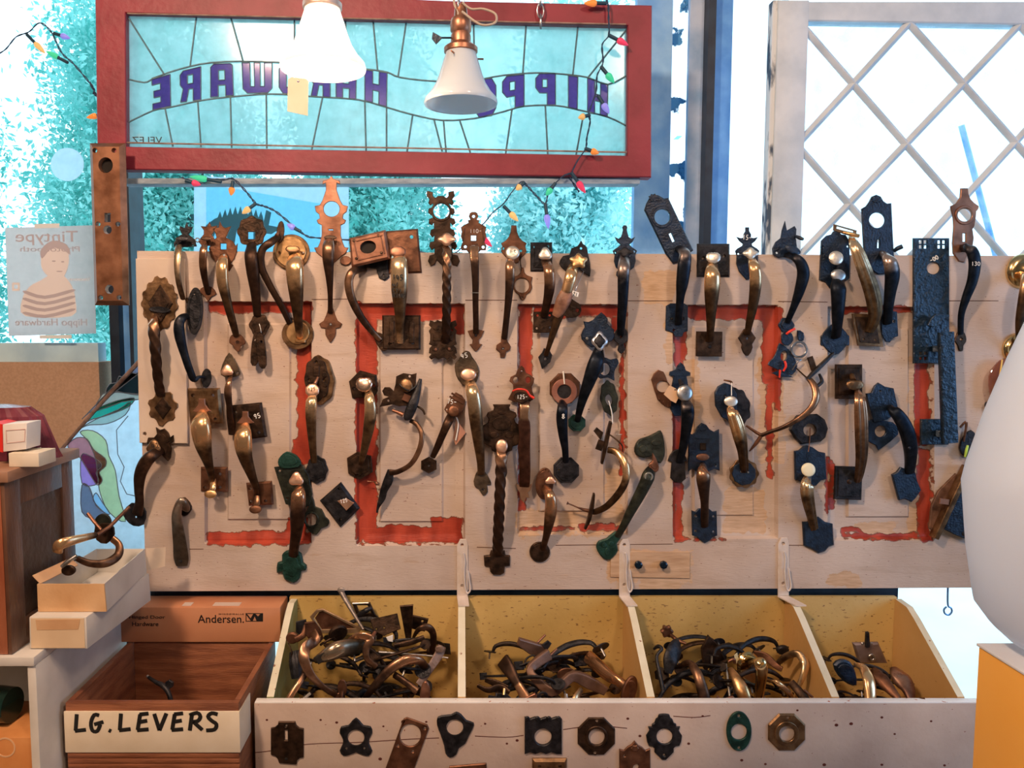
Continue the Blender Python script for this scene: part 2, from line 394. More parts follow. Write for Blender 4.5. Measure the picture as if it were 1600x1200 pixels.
BLG = mat('scuffed_blue_grey_post', (0.20, 0.38, 0.68), (0.50, 0.64, 0.90), 0.6, 0, 9, 0.4, 30)
WHP = mat('flaking_white_blue_paint', (0.10, 0.32, 0.55), (0.86, 0.93, 1.0), 0.6, 0, 16, 0.3, 40, lo=0.37, hi=0.45)
TAN = mat('tan_fibreboard', (0.40, 0.25, 0.16), (0.47, 0.30, 0.20), 0.85, 0, 160, 0.1, 300)
def vbar(bm, px0, px1, y, dep, z0=0.12, z1=2.95, mi=0, bev=0.0):
    a = P(px0, 0, y).x; b = P(px1, 0, y).x; box(bm, a, b, y, y + dep, z0, z1, bev, mi)
bm = bmesh.new()
vbar(bm, 153, 168, 0.40, 0.10, mi=0); vbar(bm, 168, 185, 0.43, 0.05, mi=1); vbar(bm, 185, 191, 0.40, 0.10, mi=0)
struct('trim_1', bm, [DKM, BLM])
bm = bmesh.new()
WG = glassmat('dirty_gap_film', (0.95, 0.98, 1.0), diff=0.0, gloss=0.0); t_ = WG.node_tree; o_ = t_.nodes['Material Output']; s_ = o_.inputs[0].links[0].from_socket
q_ = N(t_, 'ShaderNodeTexNoise'); q_.inputs['Scale'].default_value = 16; q_.inputs['Detail'].default_value = 7; c_ = N(t_, 'ShaderNodeTexCoord'); t_.links.new(c_.outputs['Object'], q_.inputs['Vector'])
r_ = N(t_, 'ShaderNodeValToRGB'); r_.color_ramp.elements[0].position = .40; r_.color_ramp.elements[0].color = (1, 1, 1, 1); r_.color_ramp.elements[1].position = .43; r_.color_ramp.elements[1].color = (0, 0, 0, 1); t_.links.new(q_.outputs['Fac'], r_.inputs[0])
d_ = N(t_, 'ShaderNodeBsdfDiffuse'); d_.inputs[0].default_value = (.10, .32, .55, 1); x_ = N(t_, 'ShaderNodeMixShader'); t_.links.new(r_.outputs[0], x_.inputs[0]); t_.links.new(s_, x_.inputs[1]); t_.links.new(d_.outputs[0], x_.inputs[2]); t_.links.new(x_.outputs[0], o_.inputs[0])
vbar(bm, 996, 1052, 0.42, 0.03, mi=0); vbar(bm, 1051, 1079, 0.46, 0.004, mi=1); vbar(bm, 1079, 1108, 0.40, 0.02, mi=2)
vbar(bm, 1108, 1120, 0.36, 0.12, mi=3); vbar(bm, 1120, 1146, 0.40, 0.08, mi=4)
struct('trim_2', bm, [BLP, WG, BLG, DKM, BLM])
bm = bmesh.new()
a = P(0, 566, 0.41); b = P(154, 566, 0.41)
box(bm, -3.4, b.x, 0.41, 0.50, 0.12, a.z); struct('wall_back_panel', bm, TAN)
# window panes (thin, nearly clear)
GLS = glassmat('window_glass', (0.95, 0.99, 1.0), diff=0.0, gloss=0.0)
for i, (x0, x1) in enumerate(((-3.4, P(160, 0, 0.46).x), (P(188, 0, 0.46).x, P(1030, 0, 0.46).x), (P(1140, 0, 0.46).x, 3.8))):
    bm = bmesh.new(); box(bm, x0, x1, 0.455, 0.460, 0.12, 2.95); struct('window_%d' % (i + 1), bm, GLS)
# bottom rail of the window seen under the poster
bm = bmesh.new(); pbox(bm, -700, 536, 154, 566, 0.43, 0.05); struct('trim_3', bm, mat('pale_blue_rail', (0.35, 0.55, 0.72), (0.5, 0.72, 0.85), 0.5, 0, 12))
# ---------------------------------------------------------------- outside
PAV = mat('pale_pavement', (0.74, 0.82, 0.85), (0.84, 0.90, 0.93), 0.9, 0, 2)
bm = bmesh.new(); box(bm, -30, 30, 0.7, 45, -0.4, -0.15); struct('ground_outside', bm, PAV)
def leafmat(name, c1, c2):
    m, t, b = nodemat(name); L = t.links; t.nodes.remove(b); out = t.nodes['Material Output']
    co = N(t, 'ShaderNodeTexCoord'); nz = N(t, 'ShaderNodeTexNoise'); nz.inputs['Scale'].default_value = 2.2; nz.inputs['Detail'].default_value = 6
    L.new(co.outputs['Object'], nz.inputs['Vector']); r = N(t, 'ShaderNodeValToRGB'); e = r.color_ramp.elements
    e[0].position = 0.38; e[0].color = rgba(c1); e[1].position = 0.62; e[1].color = rgba(c2); L.new(nz.outputs['Fac'], r.inputs[0])
    d = N(t, 'ShaderNodeBsdfDiffuse'); s = N(t, 'ShaderNodeBsdfTranslucent'); x = N(t, 'ShaderNodeMixShader'); x.inputs[0].default_value = 0.5
    L.new(r.outputs[0], d.inputs[0]); L.new(r.outputs[0], s.inputs[0]); L.new(d.outputs[0], x.inputs[1]); L.new(s.outputs[0], x.inputs[2]); L.new(x.outputs[0], out.inputs[0]); return m
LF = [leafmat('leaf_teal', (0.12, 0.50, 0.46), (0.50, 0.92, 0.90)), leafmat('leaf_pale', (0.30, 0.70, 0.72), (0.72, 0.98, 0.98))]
BARK = mat('tree_bark', (0.10, 0.14, 0.17), (0.20, 0.25, 0.28), 0.9, 0, 12, 0.5)
def tree(label, cx, y, cz, rx, rz, nleaf, m, seed, ls=0.05):
    nleaf = int(nleaf * 5); ls *= 0.75
    rg = np.random.default_rng(seed); root = thing('tree', label, 'tree', (cx, y, -0.15), 'trees beyond the window')
    # clumped leaf positions
    nc = 130; cc = rg.normal(size=(nc, 3)); cc /= np.linalg.norm(cc, axis=1)[:, None]; cc *= rg.random((nc, 1)) ** 0.4
    idx = rg.integers(0, nc, nleaf); p = cc[idx] * [rx, 0.9, rz] + rg.normal(size=(nleaf, 3)) * [rx * .13, 0.22, rz * .10]
    p += [cx, y, cz]
    a = rg.normal(size=(nleaf, 3)); a /= np.linalg.norm(a, axis=1)[:, None]; b = rg.normal(size=(nleaf, 3)); b -= a * (a * b).sum(1)[:, None]; b /= np.linalg.norm(b, axis=1)[:, None]
    s = ls * (0.6 + 0.8 * rg.random((nleaf, 1))); o = np.array([cx, y, -0.15])
    q = np.stack([p - a * s, p + b * s * .42, p + a * s, p - b * s * .42], 1) - o
    me = bpy.data.meshes.new('foliage'); me.vertices.add(nleaf * 4); me.vertices.foreach_set('co', q.astype(np.float32).ravel()); me.loops.add(nleaf * 4); me.loops.foreach_set('vertex_index', np.arange(nleaf * 4, dtype=np.int32)); me.polygons.add(nleaf); me.polygons.foreach_set('loop_start', np.arange(0, nleaf * 4, 4, dtype=np.int32)); me.update(calc_edges=True); me.materials.append(m)
    fo = bpy.data.objects.new('foliage', me); COL.objects.link(fo); fo.parent = root; fo['kind'] = 'stuff'
    bm = bmesh.new(); sweep3(bm, [(cx, y, -0.15, 0.13, 0.13), (cx + .05, y, cz * .5, 0.10, 0.10), (cx, y, cz, 0.05, 0.05)], n=10)
    for k in range(5):
        an = k * 1.3; sweep3(bm, [(cx, y, cz * .55 + k * .15, 0.05, 0.05), (cx + rx * .4 * math.cos(an), y + .2 * math.sin(an), cz + .1 * k, 0.03, 0.03), (cx + rx * .7 * math.cos(an), y + .3 * math.sin(an), cz + rz * .4, 0.012, 0.012)], n=6)
    mk('trunk', bm, BARK, root)
tree('broad teal tree beyond the window that holds the mirrored poster', -4.9, 4.6, 2.5, 0.85, 2.2, 13000, LF[0], 1, 0.04)
tree('leafy teal tree filling the window just left of the tall copper push plate', -2.75, 4.9, 2.5, 0.85, 2.2, 15000, LF[0], 2, 0.04)
tree('teal tree standing behind the first pulls of the long row', -0.95, 5.0, 2.2, 0.72, 2.0, 13000, LF[0], 5, 0.042)
tree('pale leafy tree behind the gothic pierced plate', 0.85, 5.2, 2.4, 0.62, 1.9, 12000, LF[1], 3, 0.045)
# pale parked bulk and street pole seen through the lattice sash
bm = bmesh.new(); box(bm, 3.6, 9.5, 9.0, 9.6, -0.15, 1.9, 0.2); mk('hedge', bm, mat('pale_hedge', (0.66, 0.84, 0.92), (0.8, 0.93, 1.0), 0.9, 0, 3, 1.0, 10), None, label='pale low clipped hedge across the street beyond the lattice sash', category='hedge')
bm = bmesh.new()
p0 = P(1502, 196, 2.6); p1 = P(1556, 400, 2.6); tube(bm, [p0, p1 + (p1 - p0) * 2.2], 0.016, sub=1)
mk('sign_post', bm, BLM, None, label='leaning blue metal post standing outside beyond the lattice sash', category='post')
# ================================================================ the old door used as a display board
PANELS = [(318, 487, 470, 850), (557, 727, 472, 854), (808, 981, 472, 838), (1051, 1216, 472, 845), (1293, 1460, 474, 848)]
REDS = [  # x0,x1,y0,y1,strength in px : where old red paint shows
 (325, 487, 471, 489, 1), (462, 486, 485, 700, 1), (456, 484, 690, 726, 1), (322, 484, 834, 852, 1), (448, 478, 812, 850, 1),
 (558, 588, 478, 848, 1), (560, 725, 474, 498, 1), (700, 725, 480, 520, 1), (566, 722, 826, 851, 1), (672, 722, 812, 850, 1), (556, 566, 470, 852, 1),
 (812, 832, 474, 600, 1), (811, 820, 590, 800, 1), (835, 978, 474, 492, 1), (810, 975, 827, 834, .8), (970, 978, 520, 745, .9), (905, 965, 822, 833, .8), (955, 972, 490, 520, .9),
 (1056, 1070, 560, 850, .8), (1052, 1060, 640, 840, .9), (1078, 1222, 474, 496, 1), (1196, 1222, 480, 600, .85), (1202, 1210, 600, 752, 1), (1214, 1220, 590, 640, .9), (1055, 1135, 843, 848, .7), (1055, 1075, 490, 560, 1),
 (1320, 1430, 474, 484, .9), (1290, 1299, 712, 808, .9), (1300, 1308, 720, 800, .9), (1436, 1456, 556, 700, 1), (1440, 1458, 700, 850, .85), (1320, 1440, 838, 848, .8), (1318, 1350, 828, 838, .6)]
BARE = [(1140, 1195, 770, 832), (955, 1075, 868, 905), (1005, 1055, 895, 918), (1265, 1300, 730, 760), (812, 970, 808, 832), (1010, 1050, 425, 465), (1430, 1440, 560, 840), (1075, 1090, 565, 700), (955, 968, 740, 830), (1345, 1400, 826, 840), (1195, 1220, 560, 720), (1300, 1340, 903, 915), (1045, 1062, 505, 560)]
def prof(x, y):
    """door relief: depth behind the face, for a photo px on the board"""
    d = 0.0
    for x0, x1, y0, y1 in PANELS:
        m = min(x - x0, x1 - x, y - y0, y1 - y)
        if m > 0:
            d = 0.013 if m > 3 else 0.013 * m / 3
            if 5 < m <= 16: d = 0.013 + 0.004 * (m - 5) / 11
            elif m > 16: d = 0.017 if m < 34 else (0.017 - 0.005 * min((m - 34) / 3, 1))
    return d
def fld(rects, x, y):
    best = -99
    for r in rects:
        dx = max(r[0] - x, x - r[1]); dy = max(r[2] - y, y - r[3]); o = math.hypot(max(dx, 0), max(dy, 0)); i = min(max(dx, dy), 0)
        s = r[4] if len(r) > 4 else 1
        best = max(best, -(o + i) - (1 - s) * 6)
    return best
def boardmat():
    m, t, b = nodemat('peeling_board_paint'); L = t.links
    co = N(t, 'ShaderNodeTexCoord')
    def noise_(sc, det=6, st=None, seed=0.0):
        mp = N(t, 'ShaderNodeMapping'); L.new(co.outputs['Object'], mp.inputs[0]); mp.inputs['Location'].default_value = (seed, seed * .7, seed * .3)
        if st: mp.inputs['Scale'].default_value = st
        n = N(t, 'ShaderNodeTexNoise'); n.inputs['Scale'].default_value = sc; n.inputs['Detail'].default_value = det; L.new(mp.outputs[0], n.inputs['Vector']); return n
    def ramp(src, p0, p1, c0, c1):
        r = N(t, 'ShaderNodeValToRGB'); e = r.color_ramp.elements; e[0].position = p0; e[0].color = rgba(c0); e[1].position = p1; e[1].color = rgba(c1); L.new(src, r.inputs[0]); return r
    def mix(f, a, c):
        x = N(t, 'ShaderNodeMix', data_type='RGBA'); L.new(f, x.inputs[0]); L.new(a, x.inputs[6]); L.new(c, x.inputs[7]); return x.outputs[2]
    def thr(attr, ns, amp, w):
        a = N(t, 'ShaderNodeAttribute', attribute_name=attr)
        k = N(t, 'ShaderNodeMath', operation='MULTIPLY_ADD'); L.new(ns.outputs['Fac'], k.inputs[0]); k.inputs[1].default_value = amp; k.inputs[2].default_value = -amp * 0.5
        s = N(t, 'ShaderNodeMath', operation='ADD'); L.new(a.outputs['Fac'], s.inputs[0]); L.new(k.outputs[0], s.inputs[1])
        q = N(t, 'ShaderNodeMapRange'); q.inputs[1].default_value = -w; q.inputs[2].default_value = w; L.new(s.outputs[0], q.inputs[0]); return q.outputs[0]
    n1 = noise_(5, 7); base = ramp(n1.outputs['Fac'], 0.32, 0.68, (0.48, 0.38, 0.32), (0.63, 0.53, 0.465)).outputs[0]
    n1b = noise_(7, 8, (1, 1, 6), 3.0); grime = ramp(n1b.outputs['Fac'], 0.56, 0.72, (0, 0, 0), (0.42, 0.42, 0.42))
    dirt = N(t, 'ShaderNodeRGB'); dirt.outputs[0].default_value = (0.40, 0.29, 0.21, 1); base = mix(grime.outputs[0], base, dirt.outputs[0])
    st = noise_(2.6, 8, (1, 1, 1.6), 7.0); stf = ramp(st.outputs['Fac'], 0.50, 0.72, (0, 0, 0), (0.55, 0.55, 0.55)); sb_ = N(t, 'ShaderNodeRGB'); sb_.outputs[0].default_value = (0.46, 0.31, 0.21, 1); base = mix(stf.outputs[0], base, sb_.outputs[0])
    sc_ = noise_(38, 5, (.35, 1, 3.0), 4.0); scf = ramp(sc_.outputs['Fac'], 0.66, 0.74, (0, 0, 0), (0.5, 0.5, 0.5)); base = mix(scf.outputs[0], base, sb_.outputs[0])
    # fine specks where the paint has chipped
    sp = noise_(120, 3, (1, 1, 2.5), 9.0); spk = ramp(sp.outputs['Fac'], 0.70, 0.72, (0, 0, 0), (1, 1, 1)); rb = N(t, 'ShaderNodeRGB'); rb.outputs[0].default_value = (0.17, 0.06, 0.04, 1)
    base = mix(spk.outputs[0], base, rb.outputs[0])
    rag = noise_(45, 8, None, 1.0)
    tan = ramp(noise_(30, 5, (1, 1, 8)).outputs['Fac'], 0.3, 0.7, (0.50, 0.33, 0.20), (0.66, 0.47, 0.32)).outputs[0]
    base = mix(thr('bare', rag, 26, 0.9), base, tan)
    # chipped rim: brown line just outside the red
    rim = thr('redm', rag, 17, 0.7)
    red = ramp(noise_(22, 6, (1, 1, 0.35), 5.0).outputs['Fac'], 0.34, 0.62, (0.26, 0.030, 0.017), (0.50, 0.075, 0.040)).outputs[0]
    at = N(t, 'ShaderNodeAttribute', attribute_name='redm')
    at2 = N(t, 'ShaderNodeMath', operation='ADD'); L.new(at.outputs['Fac'], at2.inputs[0]); k2 = N(t, 'ShaderNodeMath', operation='MULTIPLY_ADD'); L.new(rag.outputs['Fac'], k2.inputs[0]); k2.inputs[1].default_value = 17; k2.inputs[2].default_value = -8.5; L.new(k2.outputs[0], at2.inputs[1])
    ed = N(t, 'ShaderNodeMapRange'); ed.inputs[1].default_value = -1.5; ed.inputs[2].default_value = -0.9; L.new(at2.outputs[0], ed.inputs[0])
    eb = N(t, 'ShaderNodeRGB'); eb.outputs[0].default_value = (0.20, 0.09, 0.055, 1); base = mix(ed.outputs[0], base, eb.outputs[0])
    base = mix(rim, base, red)
    L.new(base, b.inputs['Base Color'])
    ru = N(t, 'ShaderNodeMapRange'); L.new(rim, ru.inputs[0]); ru.inputs[3].default_value = 0.62; ru.inputs[4].default_value = 0.36; L.new(ru.outputs[0], b.inputs['Roughness'])
    bp = N(t, 'ShaderNodeBump'); bp.inputs['Strength'].default_value = 0.5; bp.inputs['Distance'].default_value = 0.0012
    hs = N(t, 'ShaderNodeMath', operation='SUBTRACT'); L.new(noise_(60, 6, (1, 1, 5), 2.0).outputs['Fac'], hs.inputs[0]); L.new(rim, hs.inputs[1])
    L.new(hs.outputs[0], bp.inputs['Height']); L.new(bp.outputs[0], b.inputs['Normal']); return m
BOARD = boardmat()
def board():
    xs = set(np.arange(214, 1600, 4.0)); ys = set(np.arange(392, 926, 4.0)); xs |= {214, 1600}; ys |= {392, 924}
    for x0, x1, y0, y1 in PANELS:
        for o in (0, 3, 5, 16, 34, 37): xs |= {x0 + o, x1 - o}; ys |= {y0 + o, y1 - o}
    xs = sorted(xs); ys = sorted(ys)
    xs = [x for i, x in enumerate(xs) if i == 0 or x - xs[i - 1] > 0.4]; ys = [x for i, x in enumerate(ys) if i == 0 or x - ys[i - 1] > 0.4]
    bm = bmesh.new(); lr = bm.verts.layers.float.new('redm'); lb = bm.verts.layers.float.new('bare'); g = []
    for j, y in enumerate(ys):
        row = []
        for i, x in enumerate(xs):
            # door stands a touch out of square: left end leans in, ends follow the photo
            t = (y - 392) / 532.0; xx = x + (14 * t) * max(0, 1 - (x - 214) / 120.0) if x < 334 else x
            yy = y + 8 * (x - 214) / 1386.0 * (1 - t) - 6 * t * (x - 214) / 1386.0
            q = P(xx, yy, 0); v = bm.verts.new((q.x, prof(x, y), q.z)); v[lr] = fld(REDS, x, y); v[lb] = fld(BARE, x, y) + 6; row.append(v)
        g.append(row)
    for a, b in zip(g, g[1:]):
        for i in range(len(xs) - 1): bm.faces.new((a[i], b[i], b[i + 1], a[i + 1]))
    # edges and back
    rim = [g[0][i] for i in range(len(xs))] + [g[j][-1] for j in range(1, len(ys))] + [g[-1][i] for i in range(len(xs) - 2, -1, -1)] + [g[j][0] for j in range(len(ys) - 2, 0, -1)]
    back = []
    for v in rim:
        w = bm.verts.new((v.co.x, 0.036, v.co.z)); w[lr] = -20 + 17 * random.random(); w[lb] = -20; back.append(w)
    n = len(rim)
    for i in range(n): bm.faces.new((rim[i], rim[(i + 1) % n], back[(i + 1) % n], back[i]))
    bm.faces.new(back[::-1])
    bmesh.ops.recalc_face_normals(bm, faces=bm.faces)
    return bm
BTHING = thing('painted_door_board', 'old panelled door in peeling white and red paint, laid sideways behind the pulls', 'board', P(907, 924, 0.018))
mk('door_slab', board(), BOARD, BTHING, angle=25)
# faint joints between rails
bm = bmesh.new()
SEAM = mat('dark_joint', (0.16, 0.09, 0.06), rough=0.9)
for (a, b, c, d) in ((487, 468, 557, 467), (727, 469, 808, 469), (981, 470, 1051, 470), (1216, 471, 1293, 472), (1460, 470, 1560, 470), (296, 858, 318, 858), (745, 855, 806, 857), (868, 852, 1051, 850), (1216, 852, 1293, 852)):
    for k in range(1): pa = P(a, b, -0.0003); pb = P(c, d, -0.0003); sweep3(bm, [(pa.x, pa.y, pa.z, 0.0011, 0.0004), (pb.x, pb.y, pb.z, 0.0009, 0.0004)], n=4, sub=1)
mk('joint_lines', bm, SEAM, BTHING, kind='stuff')
# lighter hinged plank on the end
PLK = mat('cream_plank_paint', (0.56, 0.45, 0.37), (0.66, 0.56, 0.47), 0.6, 0, 5, 0.15, 60)
bm = bmesh.new(); prism(bm, toworld([(212, 404), (288, 404), (291, 560), (293, 693), (218, 692)], -0.010), [toworld(ell(226, 678, 3, 3, 12), -0.010)], -0.0006, 0.010, 0.0008)
mk('cream_plank', bm, PLK, None, smooth=False, label='smooth cream plank covering the end of the board behind the twisted shield pull', category='plank')
# ================================================================ stained glass sash hanging in the window
def bil(q, u, v):
    (ax, ay), (bx, by), (cx, cy), (dx, dy) = q
    return (ax * (1 - u) * (1 - v) + bx * u * (1 - v) + cx * u * v + dx * (1 - u) * v, ay * (1 - u) * (1 - v) + by * u * (1 - v) + cy * u * v + dy * (1 - u) * v)
RED_P = mat('crimson_frame_paint', (0.20, 0.012, 0.026), (0.27, 0.022, 0.042), 0.5, 0, 12, 0.25, 60)
WOODRAW = mat('chipped_bare_wood', (0.20, 0.12, 0.09), (0.36, 0.24, 0.2), 0.8, 0, 40, 0.3)
LEAD = mat('lead_came', (0.05, 0.10, 0.13), (0.10, 0.18, 0.22), 0.5, 0.4, 60)
GY = 0.140
sg = thing('stained_glass_window', 'long crimson-framed stained glass sash with mirrored purple lettering, hung on chains in the window', 'stained glass window', P(584, 284, GY + 0.02))
bm = bmesh.new()
outer = [(148, -22), (400, -12), (700, 1), (1019, 8), (1018, 150), (1018, 277), (700, 273), (400, 268), (152, 264)]
inner = [(196, 20), (500, 28), (981, 40), (980, 243), (500, 234), (197, 229)]
prism(bm, toworld(outer, GY), [toworld(inner, GY)], GY + 0.04, 0.04, 0.0025)
mk('frame', bm, RED_P, sg, angle=20)
bm = bmesh.new(); a = P(188, 262, GY + 0.012); b = P(1000, 281, GY + 0.012); box(bm, a.x, b.x, GY + 0.012, GY + 0.06, b.z - 0.010, b.z + 0.004, 0.001); mk('bottom_ledge', bm, mat('blue_grey_ledge', (0.20, 0.27, 0.35), (0.34, 0.42, 0.50), 0.7, 0, 30, 0.4, stretch=(1, 1, 4)), sg)
bm = bmesh.new()
for (x0, y0, x1, y1) in ((199, 24, 978, 41), (198, 226, 979, 241)):
    pa = P(x0, y0 - 3, GY - 0.001); pb = P(x1, y1 - 3, GY - 0.001); sweep3(bm, [(pa.x, pa.y, pa.z, 0.002, 0.0015), (pb.x, pb.y, pb.z, 0.002, 0.0015)], n=6, sub=1)
mk('chipped_bead', bm, WOODRAW, sg)
YG = GY + 0.020
SGG = glassmat('pale_cyan_rippled_glass', (0.70, 0.86, 0.84), diff=0.55, rough=0.15, gloss=0.02)
bm = bmesh.new(); prism(bm, toworld([(194, 17), (983, 38), (983, 246), (194, 232)], YG), [], YG + 0.003, 0.003, 0.0004); mk('glass_panel', bm, SGG, sg)
# lettering of purple glass, each letter a part
PUR = glassmat('purple_glass', (0.46, 0.27, 0.56), diff=0.5, rough=0.1, gloss=0.03)
GL = {  # unit outlines, mirrored as seen from inside
 'E': [[(1, 0), (1, 1), (0, 1), (0, .8), (.45, .8), (.45, .62), (.08, .62), (.08, .4), (.45, .4), (.45, .2), (0, .2), (0, 0)]],
 'R': [[(1, 0), (1, 1), (.62, 1), (.62, .62), (.42, .62), (.3, 1), (0, 1), (.14, .58), (0, .45), (0, .12), (.15, 0)], [(.62, .18), (.62, .45), (.36, .45), (.36, .18)]],
 'A': [[(1, .06), (1, 1), (.66, 1), (.66, .66), (.34, .66), (.34, 1), (0, 1), (0, .1), (.15, 0), (.9, 0)], [(.64, .2), (.64, .5), (.36, .5), (.36, .2)]],
 'W': [[(0, 0), (.26, 0), (.26, .78), (.4, .78), (.4, 0), (.6, 0), (.6, .78), (.74, .78), (.74, 0), (1, 0), (1, .85), (.85, 1), (.15, 1), (0, .85)]],
 'D': [[(1, 0), (1, 1), (.2, 1), (0, .8), (0, .2), (.2, 0)], [(.64, .22), (.64, .78), (.36, .78), (.36, .22)]],
 'H': [[(0, 0), (.36, 0), (.36, .4), (.64, .4), (.64, 0), (1, 0), (1, 1), (.64, 1), (.64, .6), (.36, .6), (.36, 1), (0, 1)]],
 'O': [[(.2, 0), (.8, 0), (1, .2), (1, .8), (.8, 1), (.2, 1), (0, .8), (0, .2)], [(.36, .25), (.36, .75), (.64, .75), (.64, .25)]],
 'P': [[(1, 0), (1, 1), (.58, 1), (.58, .62), (.2, .62), (0, .45), (0, .15), (.2, 0)], [(.58, .18), (.58, .44), (.34, .44), (.34, .18)]],
 'I': [[(0, 0), (1, 0), (1, 1), (0, 1)]]}
LQ = [('E', (237, 124), (266, 116), (267, 166), (239, 172)), ('R', (281, 112), (314, 104), (314, 156), (282, 160)), ('A', (329, 100), (363, 99), (365, 149), (329, 152)),
 ('W', (378, 98), (425, 98), (425, 145), (380, 146)), ('D', (436, 98), (468, 99), (468, 147), (436, 146)), ('R', (485, 103), (516, 105), (516, 152), (486, 150)),
 ('A', (525, 107), (557, 109), (556, 155), (525, 152)), ('H', (570, 109), (605, 114), (604, 167), (570, 157)), ('O', (742, 125), (775, 122), (775, 180), (742, 184)),
 ('P', (785, 120), (819, 116), (819, 166), (785, 174)), ('P', (837, 115), (868, 115), (868, 164), (837, 164)), ('I', (888, 118), (903, 120), (902, 171), (888, 168)), ('H', (918, 122), (950, 132), (949, 182), (918, 176))]
bml = bmesh.new()
def lead(pts, r=1.3):
    w = [P(a, b, YG - 0.004) for a, b in pts]; d = (YG - CY) / F * r
    sweep3(bml, [(q.x, q.y, q.z, d, 0.0016) for q in w], n=6, sub=1 if len(w) < 3 else 3)
for ch, *q in LQ:
    loops = [[bil(q, u, v) for u, v in l] for l in GL[ch]]
    bm = bmesh.new(); prism(bm, toworld(loops[0], YG - 0.003), [toworld(l, YG - 0.003) for l in loops[1:]], YG - 0.0005, 0.003, 0.0005); mk('letter', bm, PUR, sg)
    for l in loops:
        for a, b in zip(l, l[1:] + l[:1]): lead([a, b], 0.8)
for l in [[(237, 123), (281, 108), (330, 98), (400, 96), (485, 101), (570, 108), (605, 113), (625, 121), (680, 127), (742, 125), (785, 118), (837, 114), (880, 116), (918, 121), (950, 132), (981, 117)],
          [(197, 123), (225, 129), (237, 124)], [(197, 193), (239, 173), (265, 168), (315, 157), (365, 151), (425, 147), (490, 151), (560, 156), (605, 168), (640, 178), (690, 188), (742, 185), (785, 175), (819, 166), (868, 165), (905, 172), (950, 183), (981, 198)],
          [(199, 25), (257, 117)], [(307, 25), (297, 104)], [(360, 25), (380, 97)], [(460, 28), (460, 97)], [(540, 30), (540, 104)], [(583, 32), (590, 110)], [(635, 33), (622, 120)], [(740, 36), (742, 125)], [(822, 40), (817, 114)], [(903, 42), (895, 118)], [(980, 45), (919, 121)],
          [(258, 170), (270, 229)], [(309, 158), (314, 230)], [(360, 152), (362, 231)], [(416, 147), (417, 232)], [(504, 152), (487, 234)], [(570, 158), (572, 236)], [(604, 168), (604, 236)], [(645, 178), (636, 237)], [(678, 186), (691, 237)], [(693, 188), (697, 238)], [(718, 187), (735, 239)], [(800, 171), (790, 241)], [(852, 165), (856, 242)], [(912, 177), (900, 243)]]:
    lead(l)
mk('lead_came', bml, LEAD, sg)
bm = bmesh.new(); add_text(bm, 'VELEZ', 230, 219, 46, YG - 0.001, 10, mirror=True); mk('signature', bm, INK, sg)
# hanging chain
CHN = mat('grey_chain_steel', (0.30, 0.33, 0.38), (0.5, 0.52, 0.56), 0.3, 0.9, 60)
def chain(name, label, pts, y, r=0.0016, lw=0.005, ll=0.010, m=CHN):
    bm = bmesh.new(); w = [P(a, b, y) for a, b in pts]; tot = []; i = 0
    for a, b in zip(w, w[1:]):
        n = max(1, int((b - a).length / (ll * 1.45)))
        for k in range(n):
            c = a.lerp(b, (k + .5) / n); t = (b - a).normalized(); u = Vector((0, 1, 0)) if i % 2 else t.cross(Vector((0, 1, 0))).normalized(); i += 1
            ring = [c + t * math.sin(x) * ll + u * math.cos(x) * lw for x in [2 * PI * j / 12 for j in range(13)]]
            sweep3(bm, [(q.x, q.y, q.z, r, r) for q in ring], n=6, sub=1, up=Vector((0.3, 0.8, 0.5)), cap=False)
    return mk(name, bm, m, None, label=label, category='chain')
chain('sash_chain', 'short grey chain hooked over the top rail of the stained glass sash', [(843, -60), (845, 42)], GY - 0.012, lw=0.008, ll=0.017, r=0.002)
# ================================================================ lattice sash
LAT = mat('pale_blue_white_paint', (0.50, 0.58, 0.66), (0.66, 0.73, 0.80), 0.6, 0, 12, 0.3, 60)
LATC = mat('chipped_edge_paint', (0.05, 0.09, 0.16), (0.66, 0.73, 0.80), 0.7, 0, 40, 0.4, lo=0.40, hi=0.5, stretch=(1, 1, .3))
LY = 0.16
ls = thing('lattice_sash', 'white painted window sash with diamond muntins leaning behind the right end of the board', 'window sash', P(1420, 600, LY + 0.02))
bm = bmesh.new()
pbox(bm, 1217, 0, 1249, 470, LY, 0.035, 0.003); mk('stile', bm, LAT, ls)
bm = bmesh.new(); pbox(bm, 1208, 0, 1218, 470, LY + 0.008, 0.03, 0.001); mk('chipped_edge', bm, LATC, ls)
bm = bmesh.new(); prism(bm, toworld([(1249, 2), (1720, 2), (1720, 40), (1249, 32)], LY), [], LY + 0.035, 0.034, 0.003); mk('top_rail', bm, LAT, ls)
def munt(a, b):
    bm = bmesh.new(); pa = P(*a, LY + 0.012); pb = P(*b, LY + 0.012); sweep3(bm, [(pa.x, pa.y, pa.z, 0.0095, 0.010), (pb.x, pb.y, pb.z, 0.0095, 0.010)], n=8, sub=1, box_=1.6); mk('muntin', bm, LAT, ls)
for a, b in [((1246, 32), (1602, 440)), ((1418, 34), (1690, 340)), ((1592, 38), (1700, 155)), ((1246, 228), (1420, 425)),
             ((1246, 226), (1422, 34)), ((1235, 415), (1597, 34)), ((1405, 420), (1680, 120)), ((1575, 425), (1700, 290))]: munt(a, b)
LTG = glassmat('lattice_glass', (0.90, 0.96, 1.0), diff=0.12, gloss=0.0)
bm = bmesh.new(); pbox(bm, 1244, 28, 1720, 470, LY + 0.020, 0.003); mk('pane', bm, LTG, ls)
